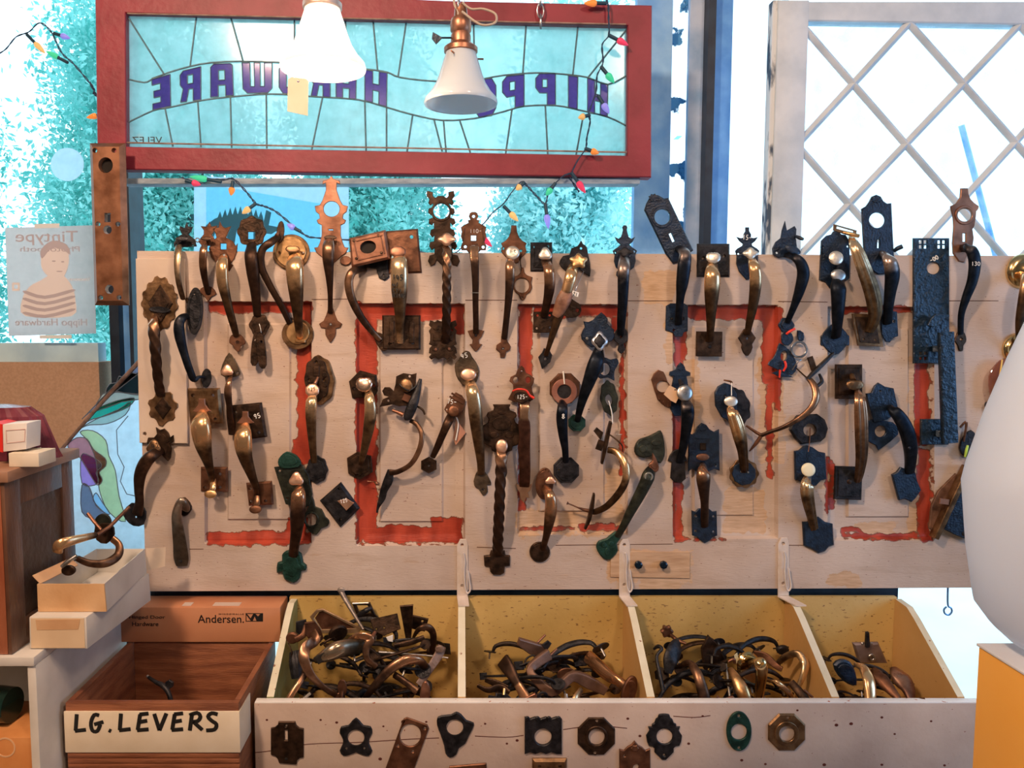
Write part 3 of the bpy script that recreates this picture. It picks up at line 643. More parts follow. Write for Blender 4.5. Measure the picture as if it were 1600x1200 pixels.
# ================================================================ pendant lamps
def bell(name, label, cx, yr, y, k, m_sh, m_sock, lit):
    """bell shade: cx, rim row yr, depth y, k px scale of the profile; returns root"""
    c = P(cx, yr, y); d = k * (y - CY) / F
    root = thing(name, label, 'lamp', c)
    pr = [(26, 92), (27, 84), (33, 66), (38, 50), (44, 34), (54, 18), (63, 8), (65, 1), (64, -2), (61, -1), (60, 5), (51, 15), (41, 31), (35, 48), (30, 64), (24, 84)]
    bm = bmesh.new(); lathe(bm, [(r * d, z * d) for r, z in pr], c, n=48); mk('lamp_shade', bm, m_sh, root, angle=60)
    pr = [(0.1, 170), (9, 168), (12, 160), (13, 148), (18, 144), (20, 136), (20, 124), (17, 120), (19, 116), (19, 104), (28, 98), (32, 95), (32, 88), (28, 86)]
    bm = bmesh.new(); lathe(bm, [(r * d * 0.92, z * d) for r, z in pr], c, n=28); mk('socket', bm, m_sock, root, angle=50)
    return root, c, d
SHL = emis('lit_opal_glass', (1.0, 0.84, 0.66), 0.80); SHL.node_tree.nodes['Principled BSDF'].inputs['Roughness'].default_value = 0.25
SHW, t_, b_ = nodemat('opal_white_glass'); b_.inputs['Base Color'].default_value = (0.80, 0.86, 0.92, 1); b_.inputs['Roughness'].default_value = 0.12; b_.inputs['Coat Weight'].default_value = 0.4
tl_ = N(t_, 'ShaderNodeBsdfTranslucent'); tl_.inputs[0].default_value = (0.80, 0.88, 0.95, 1); mx_ = N(t_, 'ShaderNodeMixShader'); mx_.inputs[0].default_value = 0.45
t_.links.new(b_.outputs[0], mx_.inputs[1]); t_.links.new(tl_.outputs[0], mx_.inputs[2]); t_.links.new(mx_.outputs[0], t_.nodes['Material Output'].inputs[0])
CSK = mat('copper_socket', (0.30, 0.13, 0.08), (0.45, 0.22, 0.14), 0.35, 0.85, 40)
lit, c, d = bell('pendant_lamp', 'lit opal bell-shade pendant lamp glowing warm, with a paper tag hanging from it', 505, 107, -0.45, 1.0, SHL, mat('pale_socket_metal', (0.55, 0.4, 0.34), (0.7, 0.55, 0.48), 0.4, 0.6, 40), True)
bm = bmesh.new(); bmesh.ops.create_icosphere(bm, subdivisions=3, radius=0.019); bmesh.ops.translate(bm, verts=bm.verts, vec=c + Vector((0, 0, 0.038))); mk('bulb', bm, emis('bulb_glow', (1.0, 0.80, 0.58), 12.0), lit)
l = bpy.data.lights.new('bulb_light', 'POINT'); l.energy = 4.2; l.color = (1.0, 0.72, 0.5); l.shadow_soft_size = 0.028; lo = bpy.data.objects.new('bulb_light', l); COL.objects.link(lo); lo.parent = lit; lo.location = (0, 0, 0.004)
bm = bmesh.new(); tube(bm, [c + Vector((0, 0, 0.165)), c + Vector((0.002, 0, 0.5)), Vector((c.x, c.y, 3.19))], 0.0035); mk('cord', bm, mat('pale_cord', (0.5, 0.45, 0.4), rough=0.7), lit)
TAG = mat('cream_tag_paper', (0.80, 0.70, 0.52), (0.86, 0.77, 0.60), 0.8, 0, 20)
bm = bmesh.new(); y_ = -0.515; prism(bm, toworld([(450, 124), (455, 121), (478, 123), (482, 127), (481, 181), (449, 174)], y_), [toworld(ell(466, 127, 2, 2, 10), y_)], y_, 0.0006, 0.0001); mk('paper_tag', bm, TAG, lit)
bm = bmesh.new(); tube(bm, [P(466, 127, y_), P(460, 118, y_ + .01), P(452, 108, -0.49)], 0.0006); tube(bm, [P(466, 127, y_), P(474, 120, y_ + .005), P(486, 118, -0.49)], 0.0006); mk('tag_string', bm, TAG, lit)
un, c, d = bell('pendant_lamp', 'unlit white bell-shade pendant lamp with copper key socket, hanging on a chain', 720, 162, -0.33, 0.865, SHW, CSK, False)
bm = bmesh.new(); q = c + Vector((-0.030, -0.006, 0.118 * 1.0)); tube(bm, [q + Vector((0.02, 0, 0)), q + Vector((-0.006, 0, 0))], 0.0018, sub=1); prism(bm, [(q.x - .004, q.z), (q.x - .022, q.z + .010), (q.x - .024, q.z - .002), (q.x - .016, q.z - .012)], [], q.y + .001, 0.003, .0005); mk('switch_key', bm, NAV, un)
bm = bmesh.new()
for k in range(3):
    a = 2.2 + k * 2.1; e = c + Vector((0.031 * math.cos(a), 0.031 * math.sin(a), 0.083)); tube(bm, [e, e + Vector((0.012 * math.cos(a), 0.012 * math.sin(a), 0))], 0.0016, sub=1)
mk('set_screws', bm, CSK, un)
bm = bmesh.new(); w = [P(712, 45, -0.34), P(716, 20, -0.34), P(709, 0, -0.33), P(712, -60, -0.33)]; tube(bm, w, 0.0022); w = [P(722, 18, -0.35), P(750, 38, -0.36), P(773, 36, -0.36), P(774, 22, -0.36), P(755, 14, -0.35), P(736, 14, -0.34), P(722, 4, -0.34)]; tube(bm, w, 0.0022, sub=6); mk('cord', bm, mat('putty_cord', (0.42, 0.36, 0.30), rough=0.7), un)
bm = bmesh.new(); i = 0
for k in range(16):
    cc = c + Vector((0.004 * math.sin(k * 2.1), 0.004 * math.cos(k * 1.7), 0.150 + k * 0.0135)); u = Vector((1, 0.2, 0)).normalized() if k % 2 else Vector((0.2, 1, 0)).normalized()
    ring = [cc + Vector((0, 0, 1)) * math.sin(x) * 0.0115 + u * math.cos(x) * 0.006 for x in [2 * PI * j / 12 for j in range(13)]]
    sweep3(bm, [(q.x, q.y, q.z, 0.0017, 0.0017) for q in ring], n=6, sub=1, up=Vector((0.3, 0.8, 0.5)), cap=False)
mk('chain', bm, CHN, un)
# ================================================================ string lights
WIRE = mat('navy_wire', (0.010, 0.03, 0.075), (0.015, 0.05, 0.12), 0.5, 0, 40)
SOCK = mat('dark_bulb_socket', (0.010, 0.05, 0.09), rough=0.5)
def bulbmat(n, c):
    m, t, b = nodemat(n); b.inputs['Base Color'].default_value = rgba(c); b.inputs['Roughness'].default_value = 0.12; b.inputs['Emission Color'].default_value = rgba(c); b.inputs['Emission Strength'].default_value = 0.35
    tl = N(t, 'ShaderNodeBsdfTranslucent'); tl.inputs[0].default_value = rgba(c); mx = N(t, 'ShaderNodeMixShader'); mx.inputs[0].default_value = 0.4
    t.links.new(b.outputs[0], mx.inputs[1]); t.links.new(tl.outputs[0], mx.inputs[2]); t.links.new(mx.outputs[0], t.nodes['Material Output'].inputs[0]); return m
BM = {'o': bulbmat('orange_bulb_glass', (1.0, 0.42, 0.10)), 'a': bulbmat('amber_bulb_glass', (0.95, 0.66, 0.30)), 'r': bulbmat('pink_red_bulb_glass', (0.95, 0.10, 0.22)), 'g': bulbmat('green_bulb_glass', (0.10, 0.80, 0.50)), 'b': bulbmat('violet_blue_bulb_glass', (0.42, 0.42, 0.95))}
BN = {'o': 'orange bulb', 'a': 'amber bulb', 'r': 'pink-red bulb', 'g': 'green bulb', 'b': 'violet blue bulb'}
def lights(label, wires, bulbs, y):
    root = thing('string_lights', label, 'string lights', P(*wires[0][0], y))
    bm = bmesh.new(); rr = random.Random(3)
    for w in wires:
        c = catmull([list(p) for p in w], 5)
        for s in (1, -1):
            pts = []
            for i, (x_, y2) in enumerate(c):
                q = P(x_, y2, y); a = i * 1.3; pts.append(q + Vector((math.cos(a), math.sin(a), math.cos(a)) ) * 0.0013 * s)
            sweep3(bm, [(q.x, q.y, q.z, 0.0014, 0.0014) for q in pts], n=6, sub=2)
    mk('wire', bm, WIRE, root)
    for col, bx, by, tx, ty in bulbs:
        a = P(bx, by, y - 0.002); b = P(tx, ty, y - 0.004); ax = b - a; L_ = ax.length; bm = bmesh.new()
        lathe(bm, [(0.0, -0.002), (0.0045, 0), (0.0045, L_ * .42), (0.0055, L_ * .44), (0.0, L_ * .46)], a, ax, 12); mk('bulb_socket', bm, SOCK, root)
        bm = bmesh.new(); lathe(bm, [(0.004, L_ * .42), (0.0078, L_ * .52), (0.0082, L_ * .62), (0.0055, L_ * .82), (0.0022, L_ * .95), (0.0, L_)], a, ax, 14); mk('bulb', bm, BM[col], root, label=BN[col])
lights('dark wire string of coloured cone bulbs draped across the window above the poster', [[(-30, 95), (5, 80), (25, 58), (45, 50), (62, 36), (80, 50), (96, 82), (115, 100), (140, 130), (152, 152)], [(140, 128), (147, 140), (146, 146), (154, 152)]],
 [('a', 42, 54, 71, 84), ('b', 84, 52, 110, 60), ('g', 106, 98, 72, 80), ('o', 165, 178, 135, 184), ('o', 206, 206, 228, 218)], 0.385)
lights('wire string of coloured cone bulbs down the right half of the stained glass', [[(925, -30), (948, 0), (951, 30), (951, 55), (941, 70), (942, 98), (933, 118), (931, 145), (920, 176), (922, 190), (917, 215), (915, 232), (903, 250), (893, 270)], [(932, 150), (940, 158)]],
 [('o', 948, 5, 912, 5), ('r', 951, 55, 982, 71), ('g', 939, 104, 960, 130), ('b', 935, 150, 952, 178), ('a', 922, 180, 903, 184), ('o', 914, 232, 936, 240), ('r', 893, 270, 915, 302)], GY - 0.018)
lights('dark wire string of coloured cone bulbs sagging below the stained glass sash', [[(893, 270), (880, 275), (868, 286), (858, 295), (852, 318), (840, 308), (825, 292), (815, 284), (800, 300), (787, 318), (770, 332), (755, 350), (740, 358)], [(905, 300), (890, 278)],
  [(740, 358), (700, 400), (600, 380), (500, 372), (478, 368), (455, 350), (430, 330), (412, 322), (400, 318), (385, 300), (365, 280), (350, 281), (330, 281), (310, 287), (284, 277)]],
 [('g', 868, 286, 853, 306), ('b', 852, 318, 857, 358), ('a', 820, 285, 806, 297), ('a', 787, 322, 810, 346), ('r', 738, 356, 769, 386), ('o', 364, 283, 361, 306), ('a', 400, 318, 378, 334), ('r', 290, 282, 314, 289), ('g', 346, 284, 296, 276), ('b', 470, 362, 448, 350)], GY - 0.006)
# ================================================================ paper things on the glass
PAPER = glassmat('show_through_paper', (0.80, 0.66, 0.62), diff=0.97, gloss=0.0)
PP_ = PAPER.node_tree
PAPW = mat('pale_print', (0.80, 0.77, 0.80), rough=0.8); PAPD = mat('grey_print', (0.50, 0.46, 0.52), rough=0.8)
PY = 0.40
po = thing('poster', 'pinkish paper poster seen from behind, mirrored lettering over a faint striped-shirt portrait', 'poster', P(80, 525, PY))
bm = bmesh.new(); prism(bm, toworld([(8, 356), (146, 352), (150, 521), (14, 525)], PY), [], PY + 0.001, 0.0012, 0.0001); mk('sheet', bm, PAPER, po)
bm = bmesh.new(); add_text(bm, 'Tintype', 73, 372, 96, PY - 0.0015, 22, mirror=True); add_text(bm, 'Hippo Hardware', 80, 505, 112, PY - 0.0015, 14, mirror=True); add_text(bm, 'Photobooth', 78, 389, 92, PY - 0.0015, 8, mirror=True)
mk('mirrored_lettering', bm, PAPD, po, kind='stuff')
bm = bmesh.new(); add_text(bm, 'Vancouver', 124, 436, 34, PY - 0.0015, 6, mirror=True); prism(bm, toworld(rect(25, 448, 12, 13), PY - .0012), [toworld(rect(25, 448, 6, 6), PY - .0012)], PY - 0.0012, 0.0004, 0.00005); mk('small_print', bm, PAPW, po)
def flat(bm, pts, y, th=0.0004): prism(bm, toworld(pts, y), [], y, th, 0.00005)
bm = bmesh.new()
flat(bm, smoothloop([(64, 410), (68, 388), (84, 378), (102, 384), (108, 404), (104, 424), (96, 434), (80, 434), (68, 424)], 3), PY - 0.0012)
flat(bm, smoothloop([(78, 430), (98, 430), (112, 446), (118, 470), (112, 494), (40, 494), (34, 470), (46, 448), (64, 438)], 3), PY - 0.0014)
mk('faint_portrait', bm, PAPW, po)
bm = bmesh.new()
for k in range(4): flat(bm, smoothloop([(40, 454 + 11 * k), (70, 462 + 10 * k), (112, 452 + 10 * k), (114, 456 + 10 * k), (70, 467 + 10 * k), (38, 458 + 11 * k)], 3), PY - 0.0018)
flat(bm, smoothloop([(66, 404), (64, 390), (82, 376), (104, 382), (110, 398), (98, 390), (80, 388)], 3), PY - 0.0018); flat(bm, ell(84, 408, 3, 1.2, 10), PY - .0018); flat(bm, ell(98, 409, 2.6, 1.2, 10), PY - .0018); flat(bm, ell(93, 424, 5, 1, 10), PY - .0018)
mk('portrait_shading', bm, PAPD, po)
bm = bmesh.new(); flat(bm, [(54, 350), (93, 349), (93, 356), (54, 357)], PY - 0.002); flat(bm, [(62, 524), (112, 523), (112, 529), (62, 529)], PY - 0.002); mk('tape', bm, mat('white_tape', (0.75, 0.82, 0.86), rough=0.5), po)
bm = bmesh.new(); prism(bm, toworld(ell(105, 257, 26, 26, 40), 0.452), [], 0.453, 0.001, 0.0002); st = mk('round_sticker', bm, glassmat('frosted_sticker', (0.75, 0.80, 0.84), diff=0.75, gloss=0.0), None, label='round frosted sticker on the glass left of the tall copper push plate', category='sticker')
bn = thing('paper_banner', 'blue hand-painted paper banner with a dark spiny creature taped outside behind the first pulls', 'banner', P(390, 385, 0.447))
bm = bmesh.new(); prism(bm, toworld([(303, 275), (545, 285), (545, 400), (303, 400)], 0.452), [], 0.4535, 0.0015, 0.0002); mk('sheet', bm, glassmat('blue_banner_paper', (0.66, 0.76, 0.84), diff=0.8, gloss=0.0), bn)
bm = bmesh.new(); prism(bm, toworld([(322, 290), (360, 294), (500, 318), (500, 400), (322, 400)], 0.4508), [], 0.4515, 0.0007, 0.0001); mk('inner_sheet', bm, glassmat('cyan_banner_paper', (0.66, 0.92, 0.97), diff=0.6, gloss=0.0), bn)
bm = bmesh.new(); bd = [(318, 372), (322, 352), (335, 342)]
for k in range(9): bd += [(340 + 8 * k, 340 - 6 * math.sin(k / 8 * PI)), (344 + 8 * k, 330 - 8 * math.sin(k / 8 * PI)), (347 + 8 * k, 340 - 6 * math.sin(k / 8 * PI))]
bd += [(412, 346), (416, 328), (424, 332), (420, 352), (440, 356), (424, 366), (410, 364), (404, 384), (396, 384), (396, 362), (370, 360), (366, 384), (357, 384), (354, 364), (336, 364), (330, 384)]
flat(bm, bd, 0.4505, 0.0006); mk('painted_creature', bm, mat('dark_blue_poster_paint', (0.10, 0.36, 0.50), rough=0.7), bn)
# ================================================================ tall push plate hung at the window frame
pp = thing('push_plate', 'tall rectangular brown copper push plate with holes hanging by the corner of the crimson sash', 'door plate', P(170, 476, 0.09))
bm = bmesh.new(); prism(bm, toworld([(137, 222), (193, 222), (199, 477), (145, 477)], 0.085), [toworld(ell(165, 258, 10, 11), 0.085), toworld(rect(168, 340, 7, 12), 0.085), toworld(ell(168, 359, 5.5, 5.5, 16), 0.085), toworld(ell(171, 452, 5.5, 6, 16), 0.085)] + [toworld(ell(a, b, 2.6, 2.6, 10), 0.085) for a, b in ((148, 235), (178, 235), (153, 350), (184, 350), (157, 465), (186, 465))], 0.098, 0.013, 0.011)
mk('plate', bm, mat('brown_copper_plate', (0.17, 0.07, 0.035), (0.32, 0.15, 0.085), 0.42, 0.7, 24, 0.1), pp, angle=20)
bm = bmesh.new(); prism(bm, toworld(ell(164, 258, 13, 13), 0.1), [], 0.103, 0.004, 0.001); mk('keyhole_cover', bm, HOLE, pp)
# ================================================================ bench and hardware bins
CREAM = mat('chipped_cream_paint', (0.66, 0.58, 0.50), (0.78, 0.72, 0.66), 0.55, 0, 9, 0.25, 70)
def chip(name, c1, c2, chipc, sc=9, th=0.70, st=(1, 1, 2.2), rough=0.6):
    m = mat(name, c1, c2, rough, 0, sc, 0.2, 60); t = m.node_tree; L = t.links; b = t.nodes['Principled BSDF']
    src = b.inputs['Base Color'].links[0].from_socket; co = [n for n in t.nodes if n.type == 'TEX_COORD'][0]
    mp = N(t, 'ShaderNodeMapping'); mp.inputs['Scale'].default_value = st; L.new(co.outputs['Object'], mp.inputs[0])
    n = N(t, 'ShaderNodeTexNoise'); n.inputs['Scale'].default_value = 75; n.inputs['Detail'].default_value = 4; L.new(mp.outputs[0], n.inputs['Vector'])
    r = N(t, 'ShaderNodeValToRGB'); r.color_ramp.elements[0].position = th; r.color_ramp.elements[0].color = (0, 0, 0, 1); r.color_ramp.elements[1].position = th + .02; L.new(n.outputs['Fac'], r.inputs[0])
    x = N(t, 'ShaderNodeMix', data_type='RGBA'); L.new(r.outputs[0], x.inputs[0]); L.new(src, x.inputs[6]); x.inputs[7].default_value = rgba(chipc); L.new(x.outputs[2], b.inputs['Base Color']); return m
RAILM = chip('pinkish_white_rail_paint', (0.50, 0.385, 0.325), (0.61, 0.50, 0.43), (0.22, 0.08, 0.05), 7, 0.72, (1.6, 1, 3.2))
MUST = chip('mustard_bin_paint', (0.46, 0.30, 0.085), (0.60, 0.42, 0.15), (0.22, 0.12, 0.04), 5, 0.65, (1, 1, 3))
OCHR = chip('ochre_bin_paint', (0.58, 0.34, 0.12), (0.66, 0.42, 0.17), (0.25, 0.12, 0.04), 6, 0.72)
OLIV = mat('olive_green_bin_paint', (0.22, 0.24, 0.09), (0.32, 0.34, 0.14), 0.6, 0, 10, 0.2)
EDGE = chip('cream_edge_paint', (0.66, 0.62, 0.46), (0.78, 0.76, 0.62), (0.28, 0.12, 0.06), 14, 0.70, (1, 1, 1))
WHT = chip('white_lip_paint', (0.74, 0.74, 0.74), (0.86, 0.87, 0.88), (0.4, 0.12, 0.07), 14, 0.68, (1, 1, 4))
DWD = mat('dark_bench_wood', (0.06, 0.035, 0.022), (0.12, 0.07, 0.045), 0.6, 0, 8, 0.2, stretch=(1, 6, 6))
BF, BB = -0.262, 0.004          # bin front / back depths
ztop = P(900, 1099, BF).z; zb = P(900, 933, BB).z; z0 = ztop - 0.17
XL = P(398, 1150, BF).x; XR = P(1532, 1150, BF).x
bench = thing('workbench', 'dark wooden workbench carrying the painted bins and the LG. LEVERS box', 'bench', (0, -0.2, 0))
bm = bmesh.new(); box(bm, P(102, 1150, -0.335).x, XR + 0.1, -0.42, 0.30, z0 - 0.035, z0 - .0002, 0.003); mk('bench_top', bm, DWD, bench)
for x in (P(102, 1150, -0.335).x + .04, XR + 0.02):
    for y in (-0.40, 0.22): bm = bmesh.new(); box(bm, x, x + 0.06, y, y + 0.06, 0, z0 - 0.035, 0.003); mk('leg', bm, DWD, bench)
bins = thing('hardware_bins', 'long four-compartment open bin, pinkish white outside and mustard inside, under the door board', 'bin', ((XL + XR) / 2, -0.12, z0))
bm = bmesh.new(); box(bm, XL, XR, BF, BF + 0.020, z0 + 0.001, ztop, 0.0015); mk('front_rail', bm, RAILM, bins, angle=25)
bm = bmesh.new(); box(bm, XL + 0.001, XR - .001, BF + 0.0006, BF + 0.0195, ztop - 0.001, ztop + 0.0022, 0.001); mk('rail_lip', bm, WHT, bins)
bm = bmesh.new()
for l in ([(398, 1176), (424, 1173), (480, 1163), (560, 1160), (640, 1155), (686, 1153)], [(742, 1150), (790, 1152), (818, 1149)], [(1052, 1119), (1085, 1121), (1110, 1118)], [(880, 1140), (930, 1134), (980, 1138)]):
    w = [P(a, b, BF - .0002) for a, b in l]; sweep3(bm, [(q.x, q.y, q.z, .0009, .0002) for q in w], n=4, sub=4)
for (x, y, r) in ((417, 1125, 2), (501, 1125, 2), (526, 1129, 2.4), (599, 1135, 1.8), (666, 1128, 2), (594, 1186, 3), (758, 1131, 2), (808, 1157, 2.6), (792, 1162, 2), (981, 1123, 2.4), (1000, 1150, 2.4), (1076, 1162, 2.4), (1098, 1119, 2), (1159, 1188, 2.6), (1196, 1194, 2.2), (1307, 1133, 3), (1330, 1131, 3), (1378, 1121, 2.4), (1398, 1147, 2), (1455, 1127, 2), (1378, 1195, 2.4), (1288, 1195, 3), (1246, 1110, 2), (1476, 1196, 2.2)):
    prism(bm, toworld(ell(x, y, r, r * .8, 9), BF - .0003), [], BF + .0002, .0005, .0001)
mk('crack_and_nail_holes', bm, mat('rust_dark_hole', (.10, .02, .012), rough=.9), bins, kind='stuff')
xb0 = P(452, 933, BB).x; xb1 = P(1402, 930, BB).x
bm = bmesh.new(); box(bm, xb0, xb1, BB, BB + 0.014, z0 + 0.001, zb, 0.001); mk('back_panel', bm, MUST, bins)
bm = bmesh.new(); box(bm, xb0, xb1, BF + .02, BB, z0 + 0.001, z0 + 0.012); mk('bin_floor', bm, OCHR, bins)
for i, (bx, th) in enumerate(((455, 0.015), (716, 0.0165), (974, 0.0165), (1226, 0.0165), (1398, 0.015))):
    x = P(bx, 940, BB).x; pr = [(BB - 0.0005, zb - 0.004), (-0.045, zb - 0.006), (-0.075, zb - 0.022), (BF + 0.0205, ztop + 0.004), (BF + 0.0205, z0 + 0.013), (BB - 0.0005, z0 + 0.013)]
    if i == 0: pr[1] = (-0.03, zb - 0.002); pr[2] = (-0.06, zb - 0.016)
    bm = bmesh.new(); a = [bm.verts.new((x, y, z)) for y, z in pr]; b = [bm.verts.new((x + th, y, z)) for y, z in pr]; n = len(pr)
    f0 = bm.faces.new(a); f1 = bm.faces.new(b[::-1]); fs = []
    for k in range(n):
        f = bm.faces.new((a[k], b[k], b[(k + 1) % n], a[(k + 1) % n])); f.material_index = 1 if k in (0, 1, 2) else 0
    bmesh.ops.recalc_face_normals(bm, faces=bm.faces)
    mk('divider' if 0 < i < 4 else 'end_panel', bm, [OLIV if i == 0 else OCHR, EDGE], bins, smooth=False)
bm = bmesh.new(); a = P(236, 925, 0.05); b = P(1402, 925, 0.05); box(bm, a.x, b.x, 0.045, 0.075, a.z - 0.045, a.z + 0.03, 0.002)
sb = mk('dark_gap_strip', bm, DKM, None, label='long dark strip added to darken the gap between door board and bins', category='bar')  # added dark strip stands in for the shade in this gap
# painted strap brackets tying the board to the bins
STR = mat('cream_painted_iron', (0.66, 0.57, 0.50), (0.76, 0.68, 0.62), 0.5, 0.1, 40, 0.2)
for i, (x, ty, by, lab) in enumerate(((722, 842, 932, 'cream painted strap bracket over the first bin divider'), (975, 842, 930, 'cream painted strap bracket beside the wooden patch with two blue knobs'), (1223, 840, 928, 'cream painted strap bracket nearest the ribbed pull with the ivory thumb piece'))):
    t = thing('strap_bracket', lab, 'bracket', P(x, by, -0.004), 'strap brackets between board and bins'); dx = (0, 10, 26)[i]
    bm = bmesh.new(); prism(bm, toworld([(x - 8, by + 2), (x - 8, ty + 10), (x - 3, ty), (x + 6, ty), (x + 9, ty + 8), (x + 9, by + 2)], -0.001), [toworld(ell(x, y_, 2.6, 2.6, 12), -0.001) for y_ in (ty + 9, by - 17)], -0.0008, 0.0032, 0.0006); mk('strap', bm, STR, t)
    bm = bmesh.new(); q = [P(x - 8, by, -0.003), P(x + 9, by, -0.003), P(x + 11 + dx, by + 16, -0.045), P(x - 6 + dx, by + 16, -0.045)]
    q[2].z = q[3].z = zb - 0.0015; q[0].z = q[1].z = zb + .006
    hexa(bm, q, [v - Vector((0, 0.0005, 0.003)) for v in q]); mk('foot', bm, STR, t)
    bm = bmesh.new(); w = [(x + 2, ty + 22), (x + 4, ty + 34), (x + 3, ty + 52), (x + 5, by - 12), (x + 9, by - 5), (x + 13, by - 12), (x + 11, by - 26), (x + 9, by - 40)]
    tube(bm, [P(a_, b_, -0.010) for a_, b_ in w], 0.0022); mk('hook', bm, STR, t)
# bare wood patch with two hex knobs
pt = thing('wooden_patch', 'bare wooden patch plate with two dark hex knobs low on the door board', 'plate', P(1020, 904, -0.004))
BARE_M = mat('bare_pine', (0.46, 0.29, 0.17), (0.62, 0.43, 0.28), 0.7, 0, 12, 0.2, stretch=(1, 1, 8))
bm = bmesh.new(); prism(bm, toworld([(954, 861), (1078, 862), (1077, 903), (953, 901)], 0), [], -0.0006, 0.003, 0.0006); mk('patch', bm, BARE_M, pt)
BLK = mat('blue_black_knob', (0.008, 0.02, 0.04), rough=0.2, metal=0.4)
for x in (997, 1036):
    bm = bmesh.new(); c = P(x, 881, -0.003); lathe(bm, [(0.0, 0.018), (0.006, 0.018), (0.0095, 0.015), (0.010, 0.008), (0.007, 0.0), (0.006, -0.0006)], c, (-.15, -1, 0.1), 8); mk('hex_knob', bm, BLK, pt)
# ================================================================ LG. LEVERS box
RWD = mat('reddish_box_wood', (0.17, 0.055, 0.025), (0.32, 0.12, 0.055), 0.55, 0, 10, 0.35, 50, stretch=(1, 1, 7))
lv = thing('lever_box', 'open reddish wooden box with a cream strip hand-lettered LG. LEVERS', 'box', ((P(240, 1150, -.335).x), -0.18, z0))
lt = P(102, 1098, -0.335).z; x0 = P(104, 1150, -.335).x; x1 = P(374, 1150, -.335).x; yb = -0.03
bm = bmesh.new(); box(bm, x0, x1, -0.335, -0.322, z0 + .001, lt, 0.0015)
mk('front', bm, RWD, lv)
bm = bmesh.new()
for k in range(7): zz = lt - 0.105 - k * 0.0115; box(bm, x0 + .001, x1 - .001, -0.3365, -0.334, zz - 0.0088, zz, 0.001)
mk('ridged_face', bm, RWD, lv, kind='stuff')
bm = bmesh.new(); box(bm, x0, x0 + .012, -0.3215, yb, z0 + .001, lt, 0.001); mk('side', bm, RWD, lv)
bm = bmesh.new(); box(bm, x1 - .012, x1, -0.3215, yb, z0 + .001, lt, 0.001); mk('side', bm, RWD, lv)
bm = bmesh.new(); box(bm, x0 + .0125, x1 - .0125, yb - .012, yb, z0 + .001, lt, 0.001); mk('back', bm, RWD, lv)
bm = bmesh.new(); box(bm, x0 + .0125, x1 - .0125, -0.3215, yb - .0125, z0 + .001, z0 + .01); mk('box_floor', bm, RWD, lv)
bm = bmesh.new(); yl = -0.3385; a = P(99, 1112, yl); b = P(368, 1176, yl); box(bm, x0 - .002, x1 + .002, yl, yl + .004, b.z, a.z, 0.0005); box(bm, x1 + .0003, x1 + .0022, yl + .001, -0.26, b.z, a.z, 0.0003); lab = mk('label_strip', bm, mat('cream_label_strip', (0.76, 0.66, 0.50), (0.82, 0.73, 0.58), 0.7, 0, 20), lv, label='cream strip lettered LG. LEVERS')
bm = bmesh.new(); strokes(bm, 'LG.', 117, 1116, 27, yl - 0.0006, w=19, adv=23.5, r=3.2, rot=-0.3); strokes(bm, 'LEVERS', 186, 1115, 27, yl - 0.0006, w=20, adv=27, r=3.3, rot=-0.3); mk('lettering', bm, INK, lab, kind='stuff')
# ================================================================ cardboard box under the board
CARD = mat('orange_brown_cardboard', (0.50, 0.20, 0.095), (0.58, 0.26, 0.13), 0.75, 0, 8, 0.15)
an = thing('cardboard_box', 'long orange-brown cardboard carton printed Andersen lying across the back of the lever box', 'box', P(320, 990, 0.05))
ya = -0.050; A = P(176, 958, ya); B = P(438, 950, ya); C_ = P(300, 990, ya)
bm = bmesh.new(); box(bm, A.x, B.x, ya, 0.03, lt + 0.002, B.z + 0.002, 0.004); mk('carton', bm, CARD, an)
bm = bmesh.new(); add_text(bm, 'Andersen.', 345, 967, 74, ya - 0.0006, 13); mk('brand_lettering', bm, INK, an, kind='stuff')
bm = bmesh.new(); add_text(bm, 'W I N D O W A L L S', 361, 959.5, 40, ya - 0.0006, 2.2); mk('small_lettering', bm, INK, an, kind='stuff')
bm = bmesh.new(); add_text(bm, 'Hinged Door', 230, 965, 58, ya - 0.0006, 7); add_text(bm, 'Hardware', 227, 975, 42, ya - 0.0006, 7); mk('door_hardware_lettering', bm, INK, an, kind='stuff')
bm = bmesh.new(); prism(bm, toworld([(384, 958), (411, 958), (411, 971), (384, 971)], ya), [toworld([(385.2, 961), (385.2, 970), (392, 970)], ya), toworld([(386, 959), (396, 959), (391.5, 966)], ya), toworld([(399, 959), (407, 959), (403, 963)], ya), toworld([(395, 970), (398, 963), (401, 970)], ya)], ya - .0001, 0.0006, 0.0001, hb=0.00005); mk('emblem', bm, INK, an)
bm = bmesh.new()
for (a_, b_, c_) in ((330, 372, 0.0), (282, 296, 0.002)): q = P(a_, 945, ya); r = P(b_, 945, ya); box(bm, q.x, r.x, ya + .008, ya + .03, B.z + .0015, B.z + .0028)
mk('tape_residue', bm, mat('torn_tape', (0.62, 0.50, 0.44), rough=0.7), an, kind='stuff')
